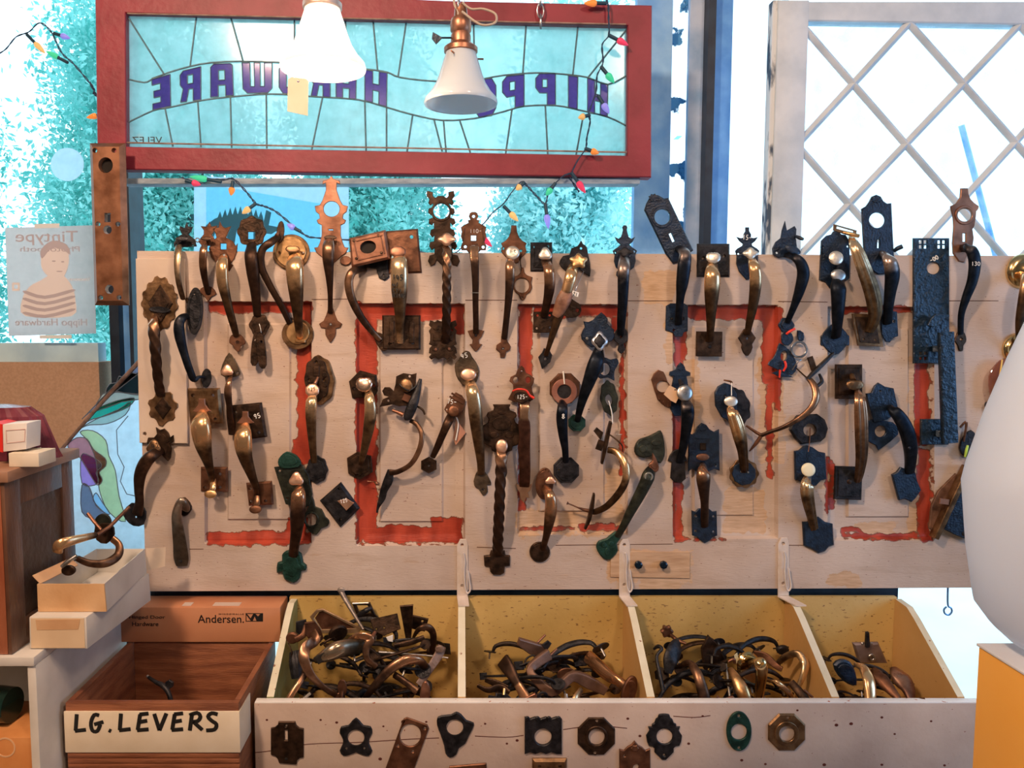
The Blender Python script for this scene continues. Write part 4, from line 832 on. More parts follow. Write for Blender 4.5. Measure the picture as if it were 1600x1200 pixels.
# ================================================================ shelf unit, cabinet and cartons at the left
OWH = mat('off_white_shelf_paint', (0.58, 0.55, 0.50), (0.70, 0.67, 0.62), 0.6, 0, 10, 0.15)
zs = CZ - 0.625; xs = CX - 0.802
un2 = thing('shelf_unit', 'off-white open shelf unit under the brown cabinet', 'shelf', (CX - 1.0, -0.22, 0))
bm = bmesh.new(); box(bm, CX - 1.30, xs, -0.415, -0.02, zs - 0.018, zs, 0.002); mk('top_board', bm, OWH, un2)
bm = bmesh.new(); box(bm, xs - .016, xs, -0.410, -0.022, 0, zs - 0.0185, 0.001); mk('side_panel', bm, OWH, un2)
bm = bmesh.new(); box(bm, CX - 1.30, CX - 1.284, -0.410, -0.022, 0, zs - 0.0185, 0.001); mk('side_panel', bm, OWH, un2)
bm = bmesh.new(); box(bm, CX - 1.2835, xs - .0165, -0.405, -0.03, 0.50, 0.516, 0.001); mk('shelf_board', bm, OWH, un2)
bm = bmesh.new(); box(bm, CX - 1.2835, xs - .0165, -0.029, -0.022, 0.02, zs - 0.0185); mk('back_board', bm, OWH, un2)
# things on the shelf
t = thing('carton', 'orange patterned carton with a round label lying inside the off-white shelf unit', 'box', (CX - .9, -0.33, 0.517))
zc = P(20, 1150, -0.39).z; bm = bmesh.new(); box(bm, CX - 1.02, xs - .02, -0.395, -0.25, 0.517, zc, 0.002); mk('carton', bm, mat('orange_carton', (0.62, 0.24, 0.07), (0.75, 0.34, 0.12), 0.5, 0, 12), t)
bm = bmesh.new(); c = P(8, 1168, -0.3955); lathe(bm, [(0.020, 0), (0.020, 0.0008), (0.017, 0.0008), (0.017, 0)], c + Vector((0, .0005, 0)), (0, -1, 0), 24); mk('round_label', bm, mat('pale_orange_print', (0.8, 0.5, 0.28), rough=.6), t)
bm = bmesh.new(); c = P(6, 1138, -0.37); lathe(bm, [(0, -.06), (.034, -.06), (.036, -.03), (.036, .02), (.02, .04), (.014, .05), (.014, .07), (0, .07)], Vector((CX - .95, -0.335, zc + .037)), (-1, .1, 0), 24)
mk('bottle', bm, mat('dark_green_glass', (0.01, 0.03, 0.025), rough=0.08), None, label='dark glossy bottle lying on the orange patterned carton in the shelf unit', category='bottle')
# brown cabinet
CBW = mat('shaded_side_cabinet_wood', (0.09, 0.038, 0.022), (0.17, 0.08, 0.045), 0.45, 0, 9, 0.35, 60, stretch=(1, 4, 1), coat=.2)  # side wood coloured darker, as the cabinet's shaded face
CBR = mat('lit_front_cabinet_wood', (0.26, 0.07, 0.03), (0.40, 0.13, 0.06), 0.4, 0, 9, 0.3, 60, stretch=(4, 1, 1), coat=.2)  # same cabinet, front coloured redder and brighter as its lit face
CBT = mat('scuffed_cabinet_top', (0.26, 0.13, 0.075), (0.38, 0.21, 0.13), 0.5, 0, 10, 0.3)
xc = CX - 0.848; yn, yf = -0.405, -0.155; zt = CZ - 0.272
cb = thing('wooden_cabinet', 'old reddish brown wooden cabinet with a panelled side, on the off-white shelf unit', 'cabinet', (CX - 1.05, -0.32, zs))
bm = bmesh.new(); box(bm, CX - 1.30, xc + .012, yn - .008, yf + .012, zt - 0.022, zt, 0.003); mk('cabinet_top', bm, CBT, cb)
bm = bmesh.new(); box(bm, CX - 1.29, xc - .008, yn, yf, zs + 0.001, zt - 0.0225, 0.001); mk('carcass', bm, CBR, cb)
bm = bmesh.new()
for (y0_, y1_, z0_, z1_) in ((yn, yn + .05, zs + .001, zt - .023), (yf - .045, yf, zs + .001, zt - .023), (yn + .05, yf - .045, zt - .075, zt - .023), (yn + .05, yf - .045, zs + .001, zs + .055)): box(bm, xc - .0075, xc, y0_, y1_, z0_, z1_, 0.001)
mk('side_frame', bm, CBW, cb, kind='stuff')
bm = bmesh.new(); box(bm, xc - .0078, xc - .0045, yn + .051, yf - .046, zs + .056, zt - .076); mk('side_panel', bm, mat('dark_panel_wood', (0.05, 0.026, 0.017), (0.10, 0.055, 0.036), 0.4, 0, 10, 0.5, 60), cb)
bm = bmesh.new(); box(bm, CX - 1.24, xc - .045, yn - .008, yn - .0005, zs + .03, zt - .05, 0.004); dr = mk('door', bm, CBR, cb)
bm = bmesh.new(); lathe(bm, [(0, .02), (.012, .018), (.014, .012), (.007, .004), (.006, 0)], (CX - 1.2, yn - .008, zs + .16), (0, -1, 0), 16); mk('knob', bm, ABR, dr)
# on the cabinet
def onbox(name, label, cat, px0, py0, px1, py1, y, dep, m, bot, bev=.001):
    a = P(px0, py0, y); b = P(px1, py1, y); bm = bmesh.new(); box(bm, a.x, b.x, y, y + dep, bot, a.z, bev); return mk(name, bm, m, None, label=label, category=cat)
BXW = mat('white_box_card', (0.70, 0.66, 0.62), (0.78, 0.74, 0.70), 0.6, 0, 20)
sm = thing('small_box', 'small white box with a red side and a framed label standing on the brown cabinet', 'box', P(20, 715, -.34))
bm = bmesh.new(); hexa(bm, [P(4, 663, -.36), P(42, 661, -.36), P(41, 702, -.36), P(5, 706, -.36)], [v + Vector((0, .05, 0)) for v in (P(4, 663, -.36), P(42, 661, -.36), P(41, 702, -.36), P(5, 706, -.36))], .001); mk('box_body', bm, BXW, sm)
bm = bmesh.new(); hexa(bm, [P(-12, 660, -.355), P(3.5, 663, -.3605), P(4.5, 707, -.3605), P(-12, 704, -.355)], [v + Vector((0, .05, 0)) for v in (P(-12, 660, -.355), P(3.5, 663, -.3605), P(4.5, 707, -.3605), P(-12, 704, -.355))]); mk('red_side', bm, mat('bright_red_print', (0.7, 0.03, 0.02), rough=0.5), sm)
bm = bmesh.new(); prism(bm, toworld([(9, 672), (40, 670), (39, 690), (10, 693)], -.3605), [toworld([(10, 673), (39, 671), (38, 689), (11, 692)], -.3605)], -.3605, .0006, .0001, hb=.00005); mk('label_frame', bm, mat('pale_red_print', (0.62, 0.40, 0.36), rough=.7), sm)
bm = bmesh.new(); q = P(20, 718, -.36); box(bm, P(-14, 0, -.36).x, P(35, 0, -.36).x, -.372, -.31, zt + .0005, P(20, 706, -.36).z - .0005, .001)
mk('carton', bm, mat('cream_carton', (0.66, 0.58, 0.45), (0.72, 0.64, 0.52), 0.7, 0, 16), None, label='flat cream carton under the white and red box on the cabinet', category='box')
bm = bmesh.new(); q = P(60, 702, -.30); ax = Vector((1, -.25, .12)); lathe(bm, [(0, -.013), (.008, -.013), (.008, 0), (.0115, .002), (.012, .02), (.0085, .024), (.0095, .028), (.006, .036), (0, .036)], Vector((q.x - .012, -.30, zt + .0125)), ax, 18)
mk('brass_socket', bm, BRS, None, label='small brass lamp socket lying on the brown cabinet top', category='socket')
PLG = mat('plum_ribbed_glass', (0.10, 0.018, 0.03), (0.18, 0.04, 0.06), 0.15, 0, 20, coat=.5)
q = P(20, 700, -.25); bm = bmesh.new(); n = 48; rings = []; oc = Vector((P(-28, 0, -.26).x, -.265, zt + .001))
for (r, h) in ((.118, 0), (.112, .012), (.098, .05), (.085, .085), (.06, .103), (.02, .108)):
    rings.append([bm.verts.new(oc + Vector((r * (1 + .035 * (k % 2)) * math.cos(2 * PI * k / n) * 1.0, r * .42 * (1 + .035 * (k % 2)) * math.sin(2 * PI * k / n), h))) for k in range(n)])
for a, b in zip(rings, rings[1:]):
    for k in range(n): bm.faces.new((a[k], a[(k + 1) % n], b[(k + 1) % n], b[k]))
bm.faces.new(rings[0][::-1]); bm.faces.new(rings[-1]); mk('glass_shade', bm, PLG, None, smooth=False, label='dark plum ribbed glass lampshade standing on the cabinet behind the white box', category='lampshade')
bm = bmesh.new(); q = P(44, 700, -.33); box(bm, q.x - .003, q.x + .004, -.335, -.325, zt + .001, P(44, 664, -.33).z, .001); q = P(40, 662, -.33)
mk('metal_bracket', bm, STL, None, label='slim upright metal bracket between the white box and the brass socket', category='bracket')
# two cartons in front of the board
WCD = mat('grey_white_carton', (0.58, 0.55, 0.50), (0.68, 0.65, 0.60), 0.75, 0, 10, 0.15)
TCD = mat('tan_paper_tape', (0.56, 0.32, 0.16), (0.68, 0.43, 0.24), 0.6, 0, 10, 0.3)
def shiftz(p, z): return Vector((p.x, p.y, z))
h1 = zs + 0.064
lc = thing('carton', 'flat closed grey-white carton with a taped end, lower of the two slanting cartons', 'box', (CX - .74, -.28, zs))
f = [P(46, 978, -.38), P(135, 970, -.38), P(137, 1025, -.38), P(47, 1028, -.38)]; f = [shiftz(f[0], h1), shiftz(f[1], h1), shiftz(f[2], zs + .001), shiftz(f[3], zs + .001)]
k = [P(147, 905, -.12), P(233, 900, -.12), P(236, 940, -.12), P(147, 945, -.12)]; k = [shiftz(k[0], h1), shiftz(k[1], h1), shiftz(k[2], zs + .001), shiftz(k[3], zs + .001)]
bm = bmesh.new(); hexa(bm, f, k, .0015); mk('carton_body', bm, WCD, lc)
bm = bmesh.new(); e = [v + Vector((0, -.0012, 0)) for v in f]; c0 = sum(e, Vector()) / 4; e = [c0 + (v - c0) * .93 for v in e]; hexa(bm, e, [v + Vector((0, .001, 0)) for v in e]); mk('taped_end', bm, mat('cream_end_flap', (0.66, 0.48, 0.30), (0.74, 0.57, 0.38), 0.7, 0, 8, .2), lc)
bm = bmesh.new(); e = [bil([(f[0].x, f[0].z), (f[1].x, f[1].z), (f[2].x, f[2].z), (f[3].x, f[3].z)], u, v) for u, v in ((.12, .08), (.9, .06), (.86, .38), (.14, .40))]; prism(bm, e, [], -.3812, .0006, .0001); mk('paper_tape', bm, TCD, lc)
uc = thing('carton', 'open grey-white carton holding loose pulls, upper of the two slanting cartons', 'box', (CX - .73, -.25, h1))
h2 = h1 + 0.056
def up(px, py, y, z): p = P(px, py, y); return Vector((p.x, y, z))
f = [up(58, 915, -.355, h2), up(162, 904, -.355, h2), up(166, 953, -.355, h1 + .001), up(60, 966, -.355, h1 + .001)]
k = [up(150, 850, -.12, h2), up(226, 846, -.12, h2), up(229, 892, -.12, h1 + .001), up(151, 895, -.12, h1 + .001)]
bm = bmesh.new(); e = [v.copy() for v in f]; hexa(bm, f, [v + Vector((.0003, .003, 0)) for v in f]); mk('taped_end', bm, mat('amber_taped_end', (0.60, 0.34, 0.16), (0.74, 0.48, 0.26), 0.35, 0, 9, .6, 25), uc)
def wall4(a, b, c, d, n, th=.002): bm = bmesh.new(); q = [a, b, c, d]; hexa(bm, q, [v + n * th for v in q]); return bm
mk('side_wall', wall4(f[1] + Vector((0, .003, 0)), k[1], k[2], f[2] + Vector((0, .003, 0)), Vector((-1, 0, 0))), WCD, uc)
mk('side_wall', wall4(f[0] + Vector((0, .003, 0)), k[0], k[3], f[3] + Vector((0, .003, 0)), Vector((1, 0, 0))), WCD, uc)
mk('end_wall', wall4(k[0], k[1], k[2], k[3], Vector((0, -1, 0))), WCD, uc)
mk('carton_floor', wall4(f[3] + Vector((.002, .004, 0)), f[2] + Vector((-.003, .004, 0)), k[2] + Vector((-.003, -.003, 0)), k[3] + Vector((.003, -.003, 0)), Vector((0, 0, 1))), WCD, uc)
b0 = k[1] + Vector((0.002, .001, 0)); bm = bmesh.new(); q = [b0, P(259, 855, -.10), P(258, 885, -.10), b0 + Vector((.0, 0, -.05))]; hexa(bm, q, [v + Vector((0, .0015, 0)) for v in q]); mk('open_flap', bm, mat('cream_flap', (0.62, 0.48, 0.34), (0.7, 0.56, 0.42), 0.7, 0, 10), uc)
bm = bmesh.new(); q = [P(56, 914, -.384), P(100, 872, -.26), P(92, 866, -.26), P(46, 905, -.384)]; q = [f[0] + Vector((.004, .004, 0)), f[0] + Vector((.02, .12, 0.0)), f[0] + Vector((.0, .13, .012)), f[0] + Vector((-.014, .01, .014))]; hexa(bm, q, [v + Vector((0, 0, -.0015)) for v in q]); mk('top_flap', bm, TCD, uc)
# ================================================================ leaning stained glass lamp panel
gp = thing('leaning_stained_glass', 'unframed stained glass panel with leaves and petals leaning behind the left end of the board', 'stained glass panel', P(200, 860, .10))
YP = 0.10
def pane(name, pts, m, y=YP): bm = bmesh.new(); prism(bm, toworld(pts, y), [], y + .003, .003, .0005); mk(name, bm, m, gp)
G_ = lambda n, c, d=.8: glassmat(n, tuple(v ** .55 for v in c), diff=d, gloss=.03)
pane('pale_field', [(92, 712), (150, 640), (236, 548), (300, 548), (300, 880), (118, 880)], G_('milky_blue_glass', (0.72, 0.84, 0.95)), YP + .0045)
def pc(name, pts, m, sub=3): bm = bmesh.new(); prism(bm, toworld(smoothloop(pts, sub) if sub else pts, YP), [], YP + .003, .003, .0005); mk(name, bm, m, gp); LDS.append(smoothloop(pts, sub) if sub else pts)
LDS = []
pc('smoky_border', [(128, 655), (215, 564), (240, 536), (240, 590), (215, 585), (170, 620), (140, 645)], G_('smoky_mauve_glass', (0.30, 0.24, 0.30)), 0)
pc('black_scallop', [(165, 613), (172, 600), (182, 598), (186, 588), (196, 590), (202, 582), (212, 584), (222, 580), (230, 588), (230, 615), (205, 616), (185, 612)], G_('black_glass', (0.02, 0.03, 0.03)), 2)
pc('beige_petal', [(160, 616), (185, 613), (216, 616), (230, 612), (230, 622), (190, 628), (150, 642)], G_('beige_glass', (0.62, 0.52, 0.42)), 2)
pc('green_leaf', [(132, 660), (150, 640), (180, 627), (210, 622), (200, 636), (170, 648), (145, 655)], G_('emerald_glass', (0.03, 0.50, 0.36)))
pc('pale_leaf', [(128, 668), (150, 655), (185, 640), (204, 628), (196, 648), (168, 662), (140, 664)], G_('grey_green_glass', (0.55, 0.68, 0.62)))
pc('yellow_green_petal', [(125, 675), (145, 673), (165, 688), (170, 712), (180, 735), (186, 775), (196, 815), (170, 800), (155, 765), (150, 720), (138, 690)], G_('yellow_green_glass', (0.72, 0.80, 0.45)))
pc('rose_petal', [(106, 695), (120, 684), (136, 686), (146, 702), (164, 716), (165, 728), (155, 738), (160, 750), (152, 758), (140, 740), (125, 715), (112, 705)], G_('rose_glass', (0.72, 0.30, 0.32)))
pc('violet_petal', [(127, 712), (140, 712), (156, 722), (158, 730), (150, 738), (154, 750), (148, 758), (128, 755)], G_('violet_glass', (0.62, 0.36, 0.78)))
pc('grey_petal', [(128, 758), (140, 762), (150, 790), (168, 806), (150, 812), (128, 800)], G_('grey_blue_glass', (0.28, 0.30, 0.40)))
pc('blue_petal', [(150, 770), (160, 785), (172, 803), (162, 800), (146, 782)], G_('sky_glass', (0.45, 0.72, 0.95)))
bm = bmesh.new()
for l in LDS + [[(200, 650), (182, 672), (184, 710), (194, 730), (188, 752), (198, 772), (212, 775)]]:
    w = [P(a, b, YP - .001) for a, b in l]; sweep3(bm, [(q.x, q.y, q.z, .0012, .0012) for q in w] + ([(w[0].x, w[0].y, w[0].z, .0012, .0012)] if len(l) > 8 else []), n=6, sub=1)
mk('lead_lines', bm, mat('dull_lead', (0.10, 0.13, 0.18), rough=.5), gp, kind='stuff')
bm = bmesh.new(); a = P(84, 716, YP - .002); b = P(160, 628, YP - .002); c = P(244, 536, YP - .002); sweep3(bm, [(a.x, a.y, a.z, .004, .005), (b.x, b.y, b.z, .005, .005), (c.x, c.y, c.z, .006, .005)], n=8, sub=2); mk('edge_came', bm, mat('brown_edge_came', (0.10, 0.06, 0.05), (0.3, 0.2, 0.17), 0.5, .3, 40), gp)
bm = bmesh.new(); box(bm, P(80, 0, .1).x, P(330, 0, .1).x, 0.08, 0.30, P(0, 884, .10).z - .03, P(0, 884, .10).z - .002); mk('ledge_board', bm, DWD, None, label='dark ledge board under the leaning stained glass panel', category='board')
# ================================================================ right foreground
OY = -0.815; zo = P(1526, 1010, OY).z; xo = P(1524, 1100, OY).x
ob = thing('orange_box', 'bright orange box with a white top at the near right corner', 'box', (xo + .15, -1.05, zo - .34))
bm = bmesh.new(); box(bm, xo, xo + .33, -1.35, OY, zo - .34, zo, .002); mk('box_body', bm, mat('bright_orange_card', (0.95, 0.43, 0.06), (0.97, 0.48, 0.09), 0.5, 0, 6), ob)
bm = bmesh.new(); box(bm, xo - .002, xo + .332, -1.352, OY + .002, zo + .0003, zo + .004, .001); mk('white_top', bm, mat('glossy_white_lid', (0.75, 0.76, 0.80), rough=0.35), ob)
bm = bmesh.new(); box(bm, xo - .05, xo + .6, -1.6, OY + .06, zo - .38, zo - .341, .003)
for dx in (0, .55):
    for y in (-1.55, OY): box(bm, xo + dx - .02, xo + dx + .03, y - .02, y + .03, 0, zo - .379)
mk('side_table', bm, OWH, None, label='off-white side table under the bright orange box', category='table', kind='thing')
c = Vector((CX + 0.800, CY + 0.95, zo + .0045)); FRO = nodemat('frosted_white_glass'); m_, t_, b_ = FRO
b_.inputs['Base Color'].default_value = (0.92, 0.95, 0.98, 1); b_.inputs['Roughness'].default_value = 0.25; tl_ = N(t_, 'ShaderNodeBsdfTranslucent'); tl_.inputs[0].default_value = (0.95, 0.97, 1, 1); mx_ = N(t_, 'ShaderNodeMixShader'); mx_.inputs[0].default_value = .6
t_.links.new(b_.outputs[0], mx_.inputs[1]); t_.links.new(tl_.outputs[0], mx_.inputs[2]); t_.links.new(mx_.outputs[0], t_.nodes['Material Output'].inputs[0])
bm = bmesh.new(); zz = lambda py: P(1700, py, -.865).z - c.z
lathe(bm, [(.060, 0), (.060, .014), (.088, zz(1012)), (.108, zz(990)), (.126, zz(960)), (.137, zz(880)), (.146, zz(770)), (.142, zz(740)), (.124, zz(650)), (.102, zz(560)), (.08, zz(480)), (.065, zz(440)), (.064, zz(430)), (.060, zz(430)), (.061, zz(440)), (.076, zz(480)), (.098, zz(560)), (.138, zz(740)), (.142, zz(770)), (.133, zz(880)), (.122, zz(960)), (.10, .05), (.056, .02)], c, n=30)
mk('glass_shade', bm, m_, None, angle=60, label='large frosted white glass shade standing on the bright orange box', category='lampshade')
# screw eye under the board at the right
bm = bmesh.new(); hy = 0.02; tube(bm, [P(1481, 918, hy), P(1481, 945, hy), P(1486, 950, hy), P(1487, 956, hy), P(1482, 961, hy), P(1476, 958, hy), P(1475, 952, hy), P(1479, 948, hy)], 0.0022)
mk('screw_eye', bm, mat('bright_steel_wire', (0.16, 0.32, 0.62), rough=0.35, metal=.6), None, label='steel screw eye hanging from the bottom edge of the door board at its right end', category='hook')
# ================================================================ the pulls, latches and plates on the board
class Hd:
    def __init__(s, name, label, cat, cx, cy, group=None):
        s.r = thing(name, label, cat, P(cx, cy, -0.002), group); s.n = 0
    def plate(s, o, m, holes=(), lift=0.0, th=0.004, bev=0.0012, name=None, rim=None, relief=None, hb=None, tilt=None):
        name = name or ('upper_plate' if s.n == 0 else 'lower_plate'); s.n += 1
        yf = -lift - th; bm = bmesh.new(); M = None
        if tilt:
            c_ = P(sum(p[0] for p in o) / len(o), sum(p[1] for p in o) / len(o), yf + th); M = Matrix.Translation(c_) @ Matrix.Rotation(math.radians(tilt[0]), 4, 'X') @ Matrix.Rotation(math.radians(tilt[1]), 4, 'Z') @ Matrix.Translation(-c_)
        prism(bm, toworld(o, yf), [toworld(h, yf) for h in holes], yf + th - 0.0004, th - 0.0004, bev, M, hb=hb)
        if rim:      # raised inner field
            cx = sum(p[0] for p in o) / len(o); cy = sum(p[1] for p in o) / len(o)
            q = [(cx + (x - cx) * rim, cy + (y - cy) * rim) for x, y in o]
            prism(bm, toworld(q, yf - .0012), [toworld(h, yf - .0012) for h in holes], yf, 0.0016, 0.0008)
        for q in (relief or ()): prism(bm, toworld(q, yf - .0015), [], yf, 0.0019, 0.0011)
        s.last = mk(name, bm, m, s.r, angle=28); return s
    def ring(s, x, y, r0, r1, m, lift=0.004, name='ring'):
        bm = bmesh.new(); prism(bm, toworld(ell(x, y, r1, r1, 28), -lift - .003), [toworld(ell(x, y, r0, r0, 24), -lift - .003)], -lift, .003, .001); mk(name, bm, m, s.r); return s
    def grip(s, pts, m, box_=2.2, flutes=0, twist=0.0, name='grip', n=18, sub=7, fl=.14, up=Vector((0, 1, 0))):
        """pts: (px, py, stand-off mm, half width px, half thickness mm, wear)"""
        L_ = []
        for p in pts:
            x, y, o, w = p[:4]; t = p[4] if len(p) > 4 else None; wr = p[5] if len(p) > 5 else 0.0
            q = P(x, y, -o / 1000); ww = w * (q.y - CY) / F; L_.append((q.x, q.y, q.z, ww, (t / 1000 if t else ww * .62), wr))
        bm = bmesh.new(); sweep3(bm, L_, n=n * (2 if flutes else 1), sub=sub, box_=box_, flutes=flutes, fl=fl, twist=twist, up=up)
        mk(name, bm, m, s.r, angle=50); return s
    def std(s, pts, m, peak=46, w0=0.9, foot=5, **k):
        """pts (px,py,halfwidth): bowed grip, stand-off rises fast then falls slowly; worn near the top"""
        n = len(pts); out = []
        for i, p in enumerate(pts):
            t = i / (n - 1); o = foot + (peak - foot) * (math.sin(PI * min(t ** 0.62, 1)) ** 0.8 if 0 < t < 1 else 0)
            wr = w0 * max(0, 1 - abs(t - 0.22) / 0.42) if len(p) < 4 else p[3]
            out.append((p[0], p[1], o, p[2], None, wr))
        return s.grip(out, m, **k)
    def thumb(s, x, y, w, h, m, out=26, shape='oval', rot=0, name='thumb_piece', dish=-1):
        n = 28; c = P(x, y, -out / 1000); d = (c.y - CY) / F; bm = bmesh.new(); rings = []
        def rad(a):
            if shape == 'oct': return 1 / max(abs(math.cos(((a + PI / 8) % (PI / 4)) - PI / 8)), .1) * .94
            if shape == 'shield': return 1 + .09 * math.cos(3 * a + PI / 2) + .05 * math.cos(6 * a)
            if shape == 'star': return .9 + .16 * math.cos(5 * a + PI / 2)
            if shape == 'shell': return 1 - .22 * max(0, -math.sin(a)) ** 6 + .03 * math.cos(14 * a)
            if shape == 'crown': return .92 + .13 * math.cos(4 * a)
            if shape == 'tri': return .95 + .14 * math.cos(3 * a - PI / 2)
            return 1
        ra = math.radians(rot)
        def pt(u, v, o): return Vector((c.x + (u * math.cos(ra) - v * math.sin(ra)) * d, c.y - o - 0.18 * v * d, c.z - (u * math.sin(ra) + v * math.cos(ra)) * d))
        hh = min(w, h) / 2 * d * .38
        prof_ = [(0.02, -.0035), (.6, -.0035), (.97, -.0015), (1, 0), (.97, .0012), (.8, .0012 + hh * .25), (.5, .0012 + hh * .36), (.02, .0012 + hh * (.42 if dish < 0 else .1))]
        for f, o in prof_:
            rings.append([bm.verts.new(pt(w / 2 * f * (rad(2 * PI * k / n) if f > .3 else 1) * math.cos(2 * PI * k / n), h / 2 * f * (rad(2 * PI * k / n) if f > .3 else 1) * math.sin(2 * PI * k / n), o)) for k in range(n)])
        for a, b in zip(rings, rings[1:]):
            for k in range(n): bm.faces.new((a[k], a[(k + 1) % n], b[(k + 1) % n], b[k]))
        bm.faces.new(rings[0]); bm.faces.new(rings[-1])
        bmesh.ops.recalc_face_normals(bm, faces=bm.faces)
        a = P(x, y - h * .25, -.003); b = c + Vector((0, .003, 0)); sweep3(bm, [(a.x, a.y, a.z, w * .16 * d, .0022), (b.x, b.y, b.z, w * .2 * d, .0022)], n=8, sub=1, up=Vector((0, 0, 1)))
        mk(name, bm, m, s.r, angle=50); return s
    def neckthumb(s, x, y, w, h, m, out=24):
        """fan shaped thumb piece: narrow neck widening to a lip"""
        o = [(x - w * .18, y - h), (x + w * .18, y - h), (x + w * .2, y - h * .55), (x + w * .36, y - h * .25), (x + w * .52, y - h * .02), (x + w * .3, y + h * .06), (x, y + h * .02), (x - w * .3, y + h * .08), (x - w * .52, y), (x - w * .36, y - h * .25), (x - w * .2, y - h * .55)]
        bm = bmesh.new(); yf = -out / 1000; prism(bm, toworld(o, yf), [], yf + .004, .004, .0016); a = P(x, y - h * .8, -.003); b = P(x, y - h * .8, yf + .003); sweep3(bm, [(a.x, a.y, a.z, .004, .003), (b.x, b.y, b.z, .004, .003)], n=8, sub=1, up=Vector((0, 0, 1)))
        mk('thumb_piece', bm, m, s.r); return s
    def mark(s, text, x, y, h, out, m=None, r=.55, rot=0, w=None, adv=None):
        bm = bmesh.new(); strokes(bm, text, x, y, h, -out / 1000, r=r, rot=rot, w=w, adv=adv); mk('price_mark', bm, m or CHALK, s.r, kind='stuff'); return s
    def screw(s, pts, m=STL, out=4.2, r=1.7):
        for x, y in pts:
            bm = bmesh.new(); c = P(x, y, -out / 1000); d = (c.y - CY) / F * r; lathe(bm, [(0, .0012), (d * .7, .001), (d, 0), (d, -.0004)], c, (0, -1, 0), 12); mk('screw', bm, m, s.r)
        return s
    def rod(s, pts, m, name='rod', n=8, sub=5, box_=2.0, up=Vector((0, 1, 0))):
        """pts (px,py,out mm,r px)"""
        bm = bmesh.new(); L_ = []
        for x, y, o, r in pts: q = P(x, y, -o / 1000); w = r * (q.y - CY) / F; L_.append((q.x, q.y, q.z, w, w))
        sweep3(bm, L_, n=n, sub=sub, box_=box_, up=up); mk(name, bm, m, s.r, angle=50); return s
SQ = lambda x, y, a, rot=0: rect(x, y, a, a, rot)
def hs(pts, r=1.9): return [ell(x, y, r, r, 10) for x, y in pts]
def pull(label, cx, cy, name='thumb_latch_pull', cat='door pull', group='old door pulls hanging on the painted door board'): return Hd(name, label, cat, cx, cy, group)
G2 = 'loose plates and escutcheons on the painted door board'
# ---- top row, left to right
fleur = lambda cx, y, s=1: sym(cx, y, [(1.5, 0), (3.5, 4), (2.5, 8), (5, 13), (10, 10), (15, 8), (12, 15), (7, 19), (6, 22)], 0, s)
h = pull('slim strap pull with black fleur top and tan worn strap, first of the top row', 283, 470)
h.plate([(291, 347), (294, 354), (301, 354), (298, 362), (294, 366), (304, 374), (307, 385), (290, 386), (272, 386), (271, 380), (277, 370), (284, 366), (280, 358), (281, 353), (288, 356)], IRN, hs([(275, 383), (301, 384)], 1.3), lift=.001)
h.thumb(284, 373, 20, 7, IRN, 20); h.ring(308, 375, 2.2, 4, STL, .004)
h.grip([(279, 384, 8, 5.5, 3, .5), (278, 395, 26, 6, 3, .6), (277, 420, 34, 5, 3, .5), (280, 445, 30, 4.5, 3, .3), (287, 470, 6, 4, 3, 0)], wearmat('grip_tan_worn', (.05, .03, .02), (.12, .07, .04), (.52, .38, .24)))
h.rod([(288, 404, 2, 1.3), (291, 464, 2, 1.2)], BRN, 'back_bar', sub=1); h.plate(rect(287, 471, 15, 8, -30, 2), BRZ, lift=.0005)
h = pull('slim brown strap pull with fleur top and tri-lobed foot, second of the top row', 321, 465)
h.plate([(327, 346), (330, 354), (340, 352), (334, 362), (331, 367), (336, 375), (330, 384), (315, 384), (309, 377), (318, 366), (318, 360), (313, 353), (323, 354)], BRN)
h.thumb(322, 373, 18, 6, BRZ, 20)
h.std([(320, 382, 5), (318, 390, 6, .6), (317, 412, 6, .4), (320, 436, 5), (325, 458, 4)], W_BRZ, 36)
h.plate(smoothloop([(318, 448), (330, 448), (338, 459), (330, 464), (325, 471), (320, 464), (311, 455)], 2), BRN, hs([(325, 459)]), name='foot')
h = pull('brown pull with crowned plate and square hole, gold worn grip and trefoil foot', 358, 548)
h.plate([(343, 345), (347, 353), (352, 356), (361, 353), (356, 364), (353, 371), (364, 377), (368, 384), (371, 380), (370, 392), (366, 404), (360, 412), (364, 414), (358, 424), (350, 418), (338, 411), (330, 402), (326, 388), (331, 378), (338, 371), (336, 364), (332, 357), (341, 355)], BRN, [SQ(349, 385, 9)])
h.std([(349, 400, 7, .2), (347, 412, 9, .95), (348, 440, 9, .5), (355, 472, 7, 0), (364, 505, 6, 0), (369, 524, 5, 0)], W_GLD, 50)
h.plate(smoothloop([(364, 522), (374, 522), (382, 530), (383, 537), (376, 541), (375, 548), (371, 550), (366, 545), (364, 540), (358, 536), (359, 527)], 2), BRN, hs([(371, 535)], 2.6), name='foot')
h = pull('dark brown pull with scalloped round plate pierced by a square hole', 399, 525)
h.plate(scallop(393, 362, 22, 8, .06, 24), BRZ, [SQ(393, 368, 11)], rim=.72)
h.std([(393, 383, 8, 0), (392, 398, 10, .15), (395, 425, 10, 0), (399, 455, 8, 0), (402, 492, 6, 0)], W_BRZ, 46)
h.plate(scallop(405, 508, 15.5, 6, .07, 17), BRZ, rim=.7, name='foot').screw([(404, 502)])
k = Hd('key_bundle', 'small bundle of dark brown hardware bits wired below the scalloped round pull', 'hardware bundle', 404, 570)
k.rod([(405, 506, 6, .7), (408, 520, 10, .7), (404, 534, 8, .7), (400, 527, 8, .7), (406, 522, 8, .7)], STL, 'wire')
